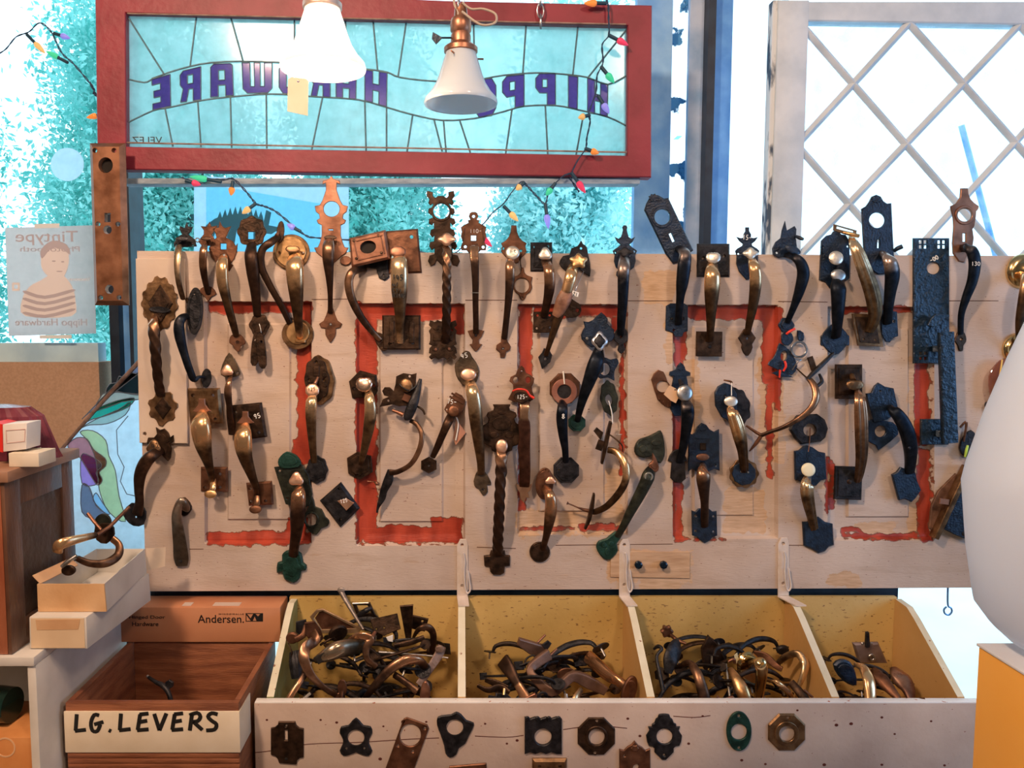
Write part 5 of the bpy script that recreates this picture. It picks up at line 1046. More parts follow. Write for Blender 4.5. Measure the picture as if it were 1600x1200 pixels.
for x, y, w_, h_, r_ in ((399, 545, 11, 44, 6), (408, 548, 12, 46, -6), (404, 534, 9, 24, 20)): k.plate(smoothloop(rect(x, y, w_, h_, r_), 3), BRZ, [ell(x, y - h_ * .3, 2, 2, 10)], lift=.003 + .003 * (w_ - 9), name='key')
h = pull('dark looping strap pull hanging behind the round gold pull', 430, 500)
h.plate(ell(438, 362, 6, 17, 24, 5), BRZ, lift=.012); h.rod([(436, 362, 14, 2.5), (432, 368, 24, 3)], COP, 'post')
h.std([(440, 366, 4, 0), (424, 378, 6, 0), (410, 390, 6, .1), (408, 415, 6, 0), (420, 443, 5.5, 0), (439, 477, 5, 0), (453, 505, 5, 0)], W_BRZ, 42)
h.plate(ell(455, 505, 5, 9, 18, 0), BRZ, name='foot')
h = pull('large gold pull with round brass roses and a crescent thumb piece', 466, 545)
h.plate(ell(455, 394, 29, 28, 36), ABR, rim=None, lift=.002); h.plate(ell(454, 393, 24, 24, 32), GLD, hs([(436, 395), (473, 396)], 2.3), lift=.006, name='rose')
h.thumb(457, 389, 22, 12, ABR, 24, 'shell'); h.screw([(474, 395)], STL, 10)
h.std([(459, 402, 11, .5), (460, 412, 13.5, 1.0), (461, 432, 13.5, .6), (463, 462, 11, .05), (465, 490, 8, 0), (467, 515, 6, .3), (468, 528, 6, .9)], W_GLD, 54)
h.plate(ell(465, 522, 25, 24, 36), ABR, lift=.0005, name='lower_plate'); h.plate(ell(465, 520, 18, 18, 30), GLD, lift=.0045, name='rose'); h.plate(rect(469, 533, 16, 4, 3), GLD, lift=.009, name='foot')
h = pull('tall ornamental copper pull with a round window and pointed crown, highest on the left', 517, 535)
h.plate(sym(517.5, 0, [(1, 275), (3, 279), (8, 281), (13, 282), (14, 288), (8.5, 286), (8.5, 297), (14, 313), (18, 320), (26, 322), (25, 327), (24, 331), (19, 335), (18, 341), (23, 344), (21, 349), (15, 352), (15, 368), (18, 379), (21, 386), (27, 387), (23, 395), (14, 402), (4, 411)]), COP, [ell(518, 326.5, 12.5, 12, 32), rect(517, 359, 7, 1.6)])
h.thumb(516, 371, 20, 7, BRZ, 22)
h.std([(514, 374, 7, .2), (513, 384, 9, .5), (513, 405, 9, .25), (515, 435, 6, 0), (516, 462, 4, 0), (516, 488, 4, 0)], W_BRZ, 50)
h.plate(sym(516.5, 0, [(4, 482), (7, 492), (11, 501), (18, 506), (15, 512), (8.5, 513), (8, 523), (5, 529), (1, 535)]), BRN, hs([(516.5, 507)], 2), name='foot').screw([(516.5, 507)], STL, 3.6, 2)
h = pull('wide brass pull with octagonal thumb piece and black ink writing on its grip', 625, 547)
h.plate([(602, 361), (653, 357), (659, 426), (607, 428)], BRN, hs([(643, 370)], 2.6), th=.006, bev=.004, hb=.001)
h.thumb(621.5, 393, 26, 18, COP, 38, 'oct')
h.std([(622, 398, 11, .7), (623, 410, 13, .85), (624, 430, 13.5, .75), (624, 455, 12.5, .25), (625, 490, 8.5, 0), (625, 518, 6, .3), (625, 535, 6, .9)], W_ABR, 46)
h.plate(rect(627, 519.5, 60, 54), BRZ, hs([(609, 537), (645, 536)], 2), th=.007, bev=.004, hb=.001, relief=[rect(612, 519, 8, 34), rect(643, 519, 8, 34)])
for i, (tx, x, y, hh) in enumerate((('145', 613, 429, 8), ('w/', 613, 441, 6.5), ('cyi', 613, 449, 7), ('RING', 613, 458, 7))): h.mark(tx, x, y, hh, 60.5 - i * .5, INK, .75, 2, w=hh * .62, adv=hh * .75)
h = pull('pull with a tilted square copper escutcheon framing a dark round hole over its curved grip', 596, 545)
h.plate([(566, 408), (604, 400), (608, 432), (601, 438), (592, 434), (588, 420), (568, 418)], IRN, hs([(599, 430)], 1.5), lift=.001)
h.plate(ell(540, 407, 9, 7, 20, 0), COP, lift=.002, name='rose')
h.plate([(545, 372), (602, 359), (609, 404), (549, 418)], COP, [ell(575, 386, 12, 9.5, 28, -12)], lift=.030, th=.009, bev=.005, hb=.001, name='square_escutcheon', relief=[rect(577, 372, 42, 2, -13), rect(579, 402, 40, 2, -13), rect(556, 391, 2, 26, -12), rect(598, 383, 2, 28, -12)])
h.plate(ell(575, 386, 13, 10.5, 24, -12), HOLE, lift=.028, th=.002, name='dark_disc'); h.screw([(553, 376), (591, 368), (557, 404), (596, 395)], BRZ, 39.5, 2.4)
h.std([(570, 420, 6, 0), (552, 424, 6.5, .3), (545, 440, 7, .55), (549, 465, 6.5, .3), (562, 492, 6, .1), (578, 514, 5, .2), (594, 531, 4, .6)], W_BRZ, 44)
h.plate(smoothloop([(588, 519), (600, 524), (606, 538), (604, 547), (596, 548), (589, 538), (584, 526)], 3), BRZ, hs([(596, 535)], 2), lift=.001, name='foot')
h = pull('gothic pierced pull with round window, tan thumb piece and twisted iron grip', 694, 562)
go = [(4, 306), (9, 309), (12, 306), (12, 300), (21, 298), (22, 306), (18, 311), (20, 317), (17, 321), (13, 318), (12, 323), (20, 326), (21, 332), (17, 336), (14, 334), (14, 340), (20, 342), (21, 349), (16, 352), (13, 348), (13, 357), (18, 359), (20, 366), (16, 371), (13, 368), (14, 377), (20, 378), (22, 385), (18, 391), (14, 388), (14, 397), (22, 399), (25, 408), (21, 416), (14, 413), (11, 406), (6, 412), (2, 415)]
h.plate([(x + (y - 355) * .05, y) for x, y in sym(691, 0, go)], BRZ, [ell(689.5, 330, 12.5, 12, 30)], th=.005)
h.ring(689.5, 330, 12.8, 16, BRZ, .0045, 'raised_ring')
h.thumb(698, 374, 28, 20, THC, 34, 'crown')
TW = 62
h.grip([(698, 384, 10, 6, 5, .6), (698, 392, 34, 6, 5, .6), (698, 415, 46, 6, 5, .4), (698, 450, 46, 6, 5, .2), (698, 485, 40, 6, 5, 0), (697, 512, 26, 6, 5, 0), (696, 534, 5, 6, 5, 0)], W_BRZ, box_=5, twist=TW, n=20, sub=10)
h.plate([(x, y) for x, y in sym(692, 0, [(4, 502), (8, 500), (13, 503), (20, 500), (22, 508), (18, 512), (22, 517), (20, 523), (20, 532), (22, 538), (17, 540), (21, 544), (22, 552), (18, 553), (22, 558), (18, 562), (12, 558), (6, 562), (2, 559)])], BRZ, hs([(706, 516)], 1.6), th=.005, relief=[ell(681, 512, 5, 4, 14), ell(680, 545, 5, 4, 14), ell(703, 545, 5, 4, 14), rect(692, 528, 30, 10)])
h.screw([(681, 546), (702, 545)], COP, 6.5, 2.5)
h = pull('brown pull with urn-shaped plate, square hole and a banded tapering grip', 743, 549)
h.plate(sym(740, 0, [(3, 331), (6, 333), (7.5, 338), (5, 343), (9, 344), (8, 348), (14, 351), (20, 355), (18.5, 362), (20, 369), (17, 378), (20, 385), (19, 391), (11, 391), (7, 396)]), BRN, [SQ(740, 372, 8)] + hs([(740, 338), (727, 385.5), (755, 386)], 2.4), relief=[rect(725, 366, 2, 20, 8), rect(755, 366, 2, 20, -8)])
h.grip([(741, 386, 5, 7, 4, .9), (741, 387, 30, 7, 4, .9), (741, 400, 40, 7, 4, .8), (742, 412, 44, 6.5, 4, .15), (743, 440, 42, 5.5, 4, 0), (743, 470, 34, 4.8, 3.5, 0), (743.5, 500, 20, 4.5, 3, 0), (743.5, 520, 5, 4.5, 3, 0)], W_BRZ, box_=4, n=20)
h.rod([(736, 457.5, 43, .6), (750, 457.5, 43, .6)], STL, 'band', sub=1); h.mark('110-', 734, 358, 6, 4.6, None, .45)
h.plate(sym(743.5, 0, [(5, 515), (13, 517), (9, 526), (5, 531), (5.5, 537), (10, 538), (7, 542), (5, 545), (1, 549)]), BRN, hs([(743.5, 524)], 1.8), name='foot').screw([(743.5, 524)], IRN, 4)
h = pull('brown pull with a chimney-topped plate and a silver disc thumb piece marked 45', 793, 558)
h.plate(sym(803, 0, [(4, 352), (5, 362), (8, 370), (13, 376), (20, 380), (18, 385), (20, 393), (12, 403), (6, 411)], 0), BRN, hs([(786, 388), (814, 392)], 2))
h.thumb(801, 395, 22, 21, THS, 30); h.mark('45', 797, 391, 7, 33.2, IRN, .5)
h.std([(798, 402, 7, .5), (797, 414, 7.5, .7), (797, 434, 7.5, .35), (795, 462, 6, 0), (792, 492, 5, 0), (788, 528, 5, 0)], W_BRZ, 44)
h.plate([(783, 525), (792, 525), (793, 533), (798, 541), (797, 547), (791, 550), (789, 559), (782, 559), (781, 551), (775, 546), (776, 539), (783, 534)], BRN, hs([(786, 545)], 2), name='foot').screw([(786, 545)], STL, 3.6)
h = Hd('escutcheon', 'small brown escutcheon with big round hole wired beside the silver disc thumb piece', 'escutcheon', 817, 469, G2)
h.plate(sym(816.5, 0, [(1.5, 418), (3, 426), (7, 430), (15.5, 433), (13.5, 441), (15, 449), (12, 456), (6, 460), (4, 466), (1, 469)]), BRN, [ell(815.5, 446, 11.5, 11.5, 28)] + hs([(816, 465)], 1.4)); h.rod([(815, 422, 5, .8), (813, 408, 8, .8), (815, 396, 12, .8)], BRZ, 'wire')
h = pull('pull with black rectangular top plate, heart-shaped thumb piece and square lower plate', 850, 520)
h.plate(rect(846, 401, 34, 45), IRN, hs([(836, 386), (856, 385), (836, 416)], 1.9), rim=None, th=.005, bev=.002, hb=.0005, relief=[rect(846, 401, 22, 34)])
h.thumb(852, 397, 21, 20, THS, 32, 'tri')
h.std([(852, 408, 7, .4), (857, 420, 8, .7), (859, 437, 8.5, .5), (858, 455, 8, .1), (854, 476, 6.5, 0), (850, 494, 6, 0)], W_BRZ, 44)
h.plate(rect(850, 503.5, 33, 33, 0, 1), BRZ, hs([(840, 493), (859, 493), (839, 513), (860, 512)], 1.9))
h = pull('slanting pull with gold star thumb piece and a wooden sleeve tied on its grip', 855, 575)
h.plate(smoothloop([(908, 376), (911, 381), (917, 386), (919, 398), (922, 412), (922, 432), (910, 424), (900, 420), (890, 426), (882, 422), (874, 412), (880, 400), (890, 398), (893, 388), (903, 384)], 2), IRN, hs([(908, 388)], 2), lift=.002)
h.plate(smoothloop([(884, 462), (898, 470), (908, 478), (906, 492), (893, 497), (880, 492), (878, 476)], 2), BRZ, [SQ(902, 485, 5, 20)], lift=.001, name='hanging_plate')
h.thumb(904, 408, 28, 24, GLD, 38, 'star'); h.rod([(912, 424, 20, .8), (902, 446, 40, .8), (898, 458, 40, .8)], STL, 'wire')
h.std([(897, 416, 8, .5), (893, 428, 9.5, .9), (888, 446, 9, .6), (880, 474, 8, 0), (868, 508, 6.5, 0), (858, 540, 4, 0), (853, 555, 4, 0)], W_GLD, 44)
h.grip([(887, 455, 42, 10, 8), (880, 470, 44, 11.5, 9), (873, 486, 40, 9, 8), (869, 494, 36, 7, 7)], mat('old_turned_wood', (.14, .06, .035), (.30, .15, .09), .5, 0, 50, .4), name='wooden_sleeve')
h.plate([(895, 454), (905, 457), (903, 464), (893, 461)], CHALK, lift=.046, th=.001, bev=.0002, name='paper_tag'); h.mark('21', 896, 456, 5, 47.5, IRN, .45, 14)
h.plate([(847, 551), (850, 544), (858, 546), (863, 555), (860, 566), (847, 577), (841, 558)], IRN, hs([(852, 561)], 2.2), name='foot')
h = pull('black pull with a tall fleur top beside the blue window post', 972, 553)
h.plate(sym(976.6, 0, [(2, 352), (4, 355), (3, 359), (4, 364), (6, 370), (10, 373), (16, 370), (12, 378), (7, 382), (11, 386), (17, 390), (19, 392), (16, 399), (17, 408), (14, 418), (6, 424), (3, 428)]), NAV, hs([(961, 395), (991, 393)], 1.8), rim=None)
h.plate([(964, 424), (970, 420), (972, 434), (966, 434), (963, 430)], NAV, name='tail'); h.thumb(977, 394, 26, 14, IRN, 30, 'crown')
h.std([(976, 402, 8, .3), (975, 416, 9.5, .55), (974, 440, 9, .2), (973, 470, 8, 0), (971, 500, 7, 0), (970, 522, 6, 0)], W_IRN, 48)
h.plate(smoothloop([(966, 512), (976, 512), (981, 522), (980, 532), (975, 538), (977, 546), (971, 553), (965, 547), (967, 538), (960, 532), (960, 522)], 2), IRN, hs([(970, 526)], 2), name='foot')
h = pull('leaning black pull with shell-crowned plate, big round window and keyhole slot', 1058, 527)
h.plate([(1007, 328), (1010, 318), (1014, 311), (1022, 305), (1030, 305), (1038, 310), (1045, 309), (1084, 391), (1077, 396), (1070, 408), (1052, 412), (1040, 396)], NAV, [ell(1035, 339, 12, 12, 30), rect(1050, 371, 4, 14, -24)], th=.006, bev=.003, hb=.0008)
h.ring(1035, 339, 12.3, 17, NAV, .0055, 'raised_ring'); h.plate(scallop(1022, 309, 8, 9, .12, 6), NAV, lift=.005, th=.003, name='shell')
h.std([(1061, 388, 7, 0), (1070, 396, 9, .45), (1069, 415, 10.5, .15), (1066, 442, 9.5, 0), (1063, 465, 6.5, 0), (1061, 490, 6, 0), (1060, 506, 6, 0)], W_IRN, 48)
h.plate([(1041, 478), (1048, 474), (1070, 474), (1075, 479), (1075, 517), (1068, 520), (1066, 526), (1055, 526), (1052, 520), (1040, 516)], NAV, hs([(1050, 498), (1067, 498), (1053, 516)], 2)).screw([(1050, 498), (1067, 498)], IRN, 4, 2)
h = pull('pull with square chamfered plates and a fat gold-worn grip with pale thumb piece', 1109, 557)
h.plate(rect(1115.5, 406.5, 51, 52), IRN, hs([(1099, 403), (1132, 400)], 2), th=.007, bev=.0045, hb=.001)
h.thumb(1114.6, 402, 23, 19, THS, 34, 'shell')
h.std([(1114, 412, 8, .6), (1113, 424, 11, .95), (1113, 440, 12.5, .75), (1112, 462, 11, .1), (1111, 490, 8, 0), (1110, 516, 6, 0), (1109, 532, 6, 0)], W_GLD, 52)
h.plate(rect(1108.5, 537.5, 41, 39, 1), BRZ, [], th=.005, bev=.002).screw([(1109, 542)], IRN, 6, 2.5)
h = pull('black fleur pull marked 15- with pale thumb piece and ribbed gold-edged grip', 1168, 556)
h.plate(sym(1168, 0, [(3, 355), (3, 361), (6, 366), (6, 371), (10, 372), (17, 370), (12, 377), (7, 381), (8, 384), (15, 388), (19, 392), (16.5, 400), (17, 412), (13, 424), (8, 430), (2, 437)]), NAV, hs([(1154, 397)], 1.8)); h.mark('15-', 1161, 367, 7, 4.6, None, .6, 5, w=3.4, adv=5)
h.thumb(1173, 396, 24, 18, THS, 34, 'crown')
h.std([(1174, 404, 7, .6), (1178, 414, 8.5, .9), (1181, 432, 9.5, .7), (1180, 455, 9, .1), (1176, 482, 7.5, 0), (1171, 505, 6, 0), (1168, 522, 5, 0)], W_GLD, 46, flutes=3)
h.plate(sym(1167.5, 0, [(5, 514), (9, 521), (14, 528), (10, 535), (8, 538), (9, 543), (6, 551), (2, 556)]), BRZ, hs([(1168, 529)], 2), name='foot')
h = pull('black spear-tipped pull seen from the side, its grip curving down to a round foot', 1229, 512)
h.plate([(1227, 345), (1230, 360), (1242, 353), (1245, 358), (1244, 372), (1246, 388), (1241, 400), (1229, 401), (1217, 403), (1208, 398), (1207, 388), (1212, 378), (1220, 372), (1222, 360)], NAV, hs([(1214, 395)], 1.8), lift=.004)
h.thumb(1239, 390, 26, 13, NAV, 28, rot=25); h.rod([(1243, 369, 8, 2.2), (1250, 372, 16, 3), (1255, 374, 22, 2)], NAV, 'lift_tab')
h.std([(1229, 398, 6, 0), (1242, 402, 6.5, .2), (1252, 413, 8.5, .1), (1255, 430, 9.5, 0), (1249, 455, 8, 0), (1240, 480, 5.5, 0), (1230, 504, 4.5, 0)], W_IRN, 40)
h.plate(scallop(1229, 508, 12, 6, .07), NAV, rim=.6, name='foot')
h = pull('black pull with two silvery round thumb pieces one above the other', 1305, 555)
h.plate([(1284, 376), (1292, 368), (1300, 366), (1303, 361), (1311, 361), (1315, 366), (1322, 367), (1328, 377), (1328, 435), (1320, 440), (1316, 450), (1298, 451), (1290, 440), (1281, 437)], NAV, hs([(1285, 386), (1325, 385)], 1.8), th=.006)
h.thumb(1306.5, 403, 23, 22, THS, 32); h.thumb(1310, 430, 24, 19, STL, 36, rot=8)
h.std([(1310, 436, 11, 0), (1310, 448, 12, 0), (1310, 465, 11, 0), (1309, 490, 9.5, 0), (1308, 510, 8, 0), (1306, 526, 8, 0)], W_IRN, 46)
h.plate(scallop(1305, 530, 20.5, 4, .06, 23), NAV, hs([(1290, 534)], 2.2)).plate(rect(1305, 532, 45, 16, 0, 2), NAV, lift=-.0006, th=.0036, name='side_ears')
h = pull('ribbed brass pull with thin framed plates leaning against the tall windowed black pull', 1356, 542)
h.plate([(1303, 350), (1339, 360), (1338, 369), (1320, 366), (1302, 360)], ABR, [[(1308, 353.5), (1334, 361), (1333, 364), (1307, 357)]], lift=.004, th=.003, bev=.0008, hb=.0005).rod([(1318, 363, 10, 3), (1330, 366, 22, 3), (1342, 369, 24, 3)], GLD, 'latch_bar')
h.std([(1331, 370, 6, .9), (1336, 384, 8.5, .9), (1344, 404, 10.5, .7), (1353, 428, 11.5, .3), (1362, 455, 12, .15), (1367, 480, 11.5, .15), (1366, 500, 9, .1), (1358, 518, 7, .1)], W_ABR, 40, flutes=6, fl=.2)
h.plate([(1331, 490), (1372, 491), (1381, 542), (1340, 540)], ABR, [], th=.003, bev=.001, rim=None); h.plate([(1336, 495), (1368, 496), (1375, 537), (1344, 535)], BRZ, hs([(1349, 530), (1367, 531)], 1.6), lift=.003, th=.0015, bev=.0006, name='inner_field')
h = pull('tall black pull with crowned plate, round window and keyhole, standing highest over the lattice sash', 1386, 534)
h.plate([(1347, 326), (1354, 322), (1359, 315), (1363, 307), (1370, 304), (1377, 307), (1381, 314), (1387, 318), (1393.5, 317), (1396, 370), (1398, 405), (1392, 416), (1384, 428), (1373, 429), (1362, 422), (1352, 420)], NAV, [ell(1371, 344, 12.5, 12, 30), rect(1373, 381, 3.6, 13, 2)], th=.006, bev=.002, hb=.0008)
h.plate(scallop(1370, 312, 8, 9, .12, 5), NAV, lift=.005, th=.003, name='shell'); h.rod([(1397, 392, 2, 3), (1403, 388, 10, 3.6), (1410, 385, 14, 3.4)], NAV, 'side_stub')
h.std([(1380, 398, 8, .3), (1388, 404, 9.5, .85), (1393, 418, 11, .4), (1394, 434, 11, 0), (1391, 456, 9, 0), (1388, 482, 7.5, 0), (1387, 505, 7, 0)], W_IRN, 48)
h.plate([(1376, 484), (1402, 487), (1404, 525), (1396, 528), (1391, 535), (1384, 534), (1378, 522)], NAV, hs([(1397, 502)], 2)).screw([(1397, 502)], IRN, 4)
h = pull('hammered black entry set with cut square windows and a long straight bar grip', 1462, 692)
h.plate(rect(1455.8, 470, 56, 196, 0), HAM, [SQ(x, y, 5.4) for x in (1439, 1446.5, 1468, 1475.4) for y in (378, 385.5)] + [SQ(x, y, 4.6) for x in (1439, 1446.5) for y in (552, 560)] + [ell(1459, 419, 10.5, 9.5, 26)], th=.006, bev=.0015, hb=.0006)
h.mark('-00', 1452, 405, 6, 6.6, None, .8, -28)
h.plate([(1450, 508), (1455, 498), (1463, 490), (1484, 492), (1484, 495), (1474, 498), (1466, 509), (1456, 511)], HAM, lift=.020, th=.007, name='thumb_piece')
h.grip([(1467, 545, 5, 9, 7, 0), (1468, 545, 36, 9, 7, 0)], HAM, box_=8, sub=1, name='upper_post', up=Vector((0, 0, 1)))
h.grip([(1477.5, 519, 44, 11.5, 6), (1484, 692, 44, 12, 6)], HAM, box_=9, sub=1, name='grip', n=24)
h.grip([(1472, 678, 5, 10, 8, 0), (1474, 678, 38, 10, 8, 0)], HAM, box_=8, sub=1, name='lower_post', up=Vector((0, 0, 1)))
h.plate(rect(1461.5, 675, 43, 40, 0, 1), HAM, th=.008, bev=.0015)
h = pull('reddish brown pull with flat-topped flared plate and round window beside the hammered entry set', 1502, 548)
h.plate([(1502, 294), (1513, 294), (1514, 303), (1517, 311), (1523, 317), (1530, 322), (1529, 327), (1526, 330), (1525, 342), (1523, 354), (1520, 358), (1522, 372), (1520, 386), (1512, 398), (1507, 410), (1499, 408), (1490, 396), (1489, 380), (1491, 354), (1490, 340), (1487, 328), (1486, 322), (1494, 318), (1501, 308)], COP, [ell(1508, 336, 11, 10, 28), rect(1507, 371, 5, 13)], th=.005)
h.ring(1508, 336, 11.3, 15, COP, .0045, 'raised_ring')
h.std([(1503, 388, 6, 0), (1514, 388, 8, .3), (1521, 398, 9, .1), (1523, 415, 9, 0), (1519, 440, 8, 0), (1509, 467, 6.5, 0), (1502, 492, 5, 0), (1501, 522, 4.5, 0)], W_IRN, 46); h.mark('130', 1518, 409, 6, 55.5, None, .5)
h.plate(smoothloop([(1498, 518), (1506, 518), (1510, 526), (1510, 534), (1506, 540), (1505, 548), (1499, 548), (1497, 540), (1492, 532), (1495, 524)], 2), BRZ, hs([(1502, 530)], 2), name='foot')
h = pull('shiny brass entry pull with round domed roses at the right end of the board', 1592, 570)
for (x, y, r) in ((1598, 424, 27), (1590, 545, 25)):
    bm = bmesh.new(); c = P(x, y, -.001); d = (c.y - CY) / F * r; lathe(bm, [(0, .022), (d * .3, .021), (d * .5, .014), (d * .62, .015), (d * .85, .010), (d, .003), (d, 0)], c, (0, -1, 0), 36); mk('rose', bm, BRS, h.r, angle=60)
h.std([(1597, 430, 7, .9), (1604, 440, 9, .9), (1600, 470, 9, 0), (1594, 500, 7, 0), (1593, 525, 6, 0), (1592, 542, 6, 0)], W_GLD, 56, foot=18)
# ---- middle rows
def cren(cx, half, rot=0, amp=2.6, step=1):
    out = []
    for i, (x, y) in enumerate(half): k = amp if (i // 2) % 2 == 0 else -amp; L_ = math.hypot(x, y) or 1; out.append((x + k * x / L_, y + k * y / L_))
    return out
def shieldc(cx, cy, w, h_, nt=18, amp=.09, rot=0, flip=1):
    """pointed shield with square crenellated edge"""
    pts = []; n = nt * 4
    for k in range(n):
        a = 2 * PI * k / n - PI / 2; tip = 1 + .22 * max(0, math.cos(a - PI / 2 * flip)) ** 5 + .22 * max(0, math.cos(a + PI / 2 * flip)) ** 9 * .6
        f = tip * (1 + (amp if (k // 2) % 2 else -amp)); pts.append((w * f * math.cos(a), h_ * f * math.sin(a)))
    return place(pts, cx, cy, rot)
h = pull('ornate pull with crenellated shield plate and twisted iron grip on the cream plank', 250, 667)
h.plate(shieldc(249, 473, 28, 36, 13, .045, 0, 1), ABR, lift=.010, th=.005); h.plate(shieldc(250, 474, 19, 26, 1, 0, 0, 1), BRZ, hs([(249, 485)], 2), lift=.015, th=.004, name='inner_shield', rim=.7)
h.plate(ell(249, 484, 17, 5, 22, 4), IRN, lift=.019, th=.003, name='dark_slot')
h.grip([(240, 496, 16, 6.5, 5, .9), (239, 503, 40, 7.5, 5, .9), (240, 512, 48, 8, 5.5, .35), (242, 535, 52, 8, 5.5, .1), (244, 562, 48, 7.5, 5.5, 0), (247, 592, 34, 7, 5, 0), (251, 618, 14, 7, 5, 0)], W_BRZ, box_=4, twist=46, n=20, sub=9)
h.plate(shieldc(254, 636, 22, 23, 7, .09, 0, 1), ABR, lift=.010, th=.004, name='lower_plate'); h.plate(shieldc(254, 637, 13, 15, 1, 0), BRZ, lift=.014, th=.003, name='inner_field')
h = pull('black side-turned pull with a pointed oval plate and a small round foot disc', 305, 600)
h.plate(ell(304, 486, 12.5, 37, 30, 2), IRN, hs([(303, 459), (301, 472), (307, 507)], 1.7), lift=.016, th=.006, rim=.75)
h.std([(296, 493, 4, 0), (286, 496, 6.5, .15), (280, 506, 8, .2), (281, 525, 8.5, .05), (288, 553, 6.5, 0), (297, 580, 6, 0), (303, 592, 5.5, 0), (312, 589, 2.5, 0), (320, 590, 2.5, 0)], W_IRN, 46, foot=12)
h.plate(ell(322, 591, 8, 15, 26, 4), IRN, lift=.004, th=.004, name='foot')
h = pull('square-plated pull with fan thumb piece and bright gold grip, left of its twin marked 95', 325, 775)
h.plate([(292, 607), (342.5, 606.5), (347, 662), (296.5, 665)], ABR, hs([(301, 618), (332, 618), (336, 655)], 2.2), th=.009, bev=.005, hb=.001)
h.neckthumb(315, 643, 28, 20, COP, 26)
h.std([(314, 646, 10, .8), (313, 657, 14.5, 1), (315, 676, 16, .95), (318, 697, 13, .3), (325, 722, 8, .1), (330, 742, 5.5, .2), (331, 756, 5, .5)], W_GLD, 54)
h.plate([(313, 730), (355, 730), (355, 769), (313, 768)], BRN, hs([(343, 741), (343, 762), (320, 762)], 2.4), th=.007, bev=.004, hb=.001)
h.grip([(333, 750, 8, 5, None, .9), (333, 762, 20, 5, None, 1), (330, 772, 22, 5, None, 1)], W_GLD, name='foot_stem'); h.thumb(329, 772, 20, 13, GLD, 26, name='foot_knob')
h = pull('slender pull with a small pointed arch plate and pinkish round thumb piece', 360, 680)
h.plate(smoothloop([(357.5, 551), (366, 562), (373, 576), (375, 586), (360, 590), (345, 586), (347, 570)], 2), OLV, hs([(371, 583)], 1.7)); h.thumb(355, 579, 19, 18, THC, 26, 'tri')
h.std([(362, 586, 2.5, .3), (358, 596, 4, .6), (356, 612, 6, .4), (358, 632, 5, 0), (360, 652, 6, 0), (364, 678, 7, 0)], W_BRZ, 36)
h.plate([(356, 654), (366, 650), (372, 664), (374, 682), (366, 680), (360, 668)], BRZ, name='foot')
h = pull('square-plated pull marked 95 with fan thumb piece and half gold, half black grip', 402, 800)
h.plate([(358, 634), (408, 629), (416.6, 683), (367, 690)], BRZ, hs([(368, 645), (404, 676)], 2.2), lift=.004, th=.009, bev=.005, hb=.001)
h.neckthumb(383, 661, 26, 18, COP, 30); h.mark('95', 396, 648, 7, 13.6, None, .6, -15)
h.std([(381, 664, 10, .7), (380, 676, 13, 1), (380, 695, 14, .8), (384, 716, 11, 0), (393, 742, 7.5, 0), (400, 762, 5.5, 0), (402, 776, 5, .1)], W_GLD, 52)
h.plate([(384, 755), (424, 752), (427, 789), (388, 791)], BRN, hs([(392, 784), (415, 783), (391, 764)], 2.2), th=.007, bev=.004, hb=.001)
h.grip([(401, 772, 8, 5, None, .3), (402, 784, 18, 5, None, .5), (400, 795, 20, 5, None, .5)], W_BRZ, name='foot_stem'); h.thumb(399, 796, 20, 13, BRN, 24, name='foot_knob')
h = pull('pull with deep scalloped oval plate, tan latch label and ribbed grip, over red paint', 495, 756)
h.plate(scallop(499, 594, 23, 8, .035, 38, 6, -4), ABR, th=.010, bev=.002, lift=.0); h.plate(scallop(495, 592, 19, 8, .05, 34, 6, -4), BRZ, hs([(494, 566), (483, 594), (506, 594)], 2.2), lift=.010, th=.004, name='inner_field', relief=[ell(507, 586, 4, 4, 12), ell(508, 602, 3, 3, 12), rect(494, 580, 10, 16)])
h.thumb(488, 610, 23, 22, THC, 30, 'oct'); h.rod([(492, 600, 24, 3), (497, 590, 14, 2.5)], COP, 'latch_neck'); h.mark('125', 481, 606, 5, 34.5, INK, .4, -5)
h.std([(489, 616, 8, .8), (487, 626, 9, .9), (486, 645, 9, .4), (487, 672, 7.5, 0), (489, 700, 6, 0), (491, 722, 5.5, 0)], W_ABR, 42, flutes=5)
h.plate(scallop(495, 734, 16.5, 8, .05, 21, 6), IRN, th=.007, rim=.72)
h = pull('pull with hexagonal plates and a shiny shell thumb piece lying on the red stripe', 565, 750)
h.plate([(562, 579), (588, 586), (590, 611), (584, 622), (550, 622), (545, 596)], BRZ, hs([(553, 607), (584, 603)], 2), th=.008, bev=.003, hb=.001)
h.thumb(569, 600, 26, 25, mat('bright_copper', (.85, .55, .40), (.95, .68, .52), .16, .95, 30), 32, 'shell')
h.std([(575, 610, 6, .7), (577, 622, 8, .8), (579, 640, 9.5, .6), (577, 663, 9, .1), (572, 690, 7, 0), (566, 716, 5, 0), (564, 726, 4, 0)], W_ABR, 44)
h.plate([(558, 706), (580, 713), (582, 738), (562, 750), (544, 740), (542, 716)], BRZ, hs([(555, 742), (566, 742)], 1.6), th=.007, rim=.75)
h = pull('side-turned trefoil pull tied with black string, its thin rod bending to a black blade foot', 625, 800)
h.plate([(619, 588), (630, 583), (643, 585), (651, 583), (650, 594), (649, 611), (643, 624), (636, 634), (624, 635), (613, 632), (604, 634), (593, 636), (598, 624), (607, 620), (600, 618), (597, 611), (601, 605), (609, 605), (615, 611), (618, 600)], BRZ, hs([(607, 626), (640, 588)], 1.8), lift=.012, rim=None)
h.thumb(635, 602, 20, 22, ABR, 22, 'oval', -20); h.rod([(624, 600, 26, 1.2), (630, 606, 30, 1.2), (640, 610, 28, 1.2), (650, 603, 20, 1.2)], INK, 'string'); h.plate(rect(635, 622, 12, 11, 25), COP, lift=.018, th=.006, name='nut')
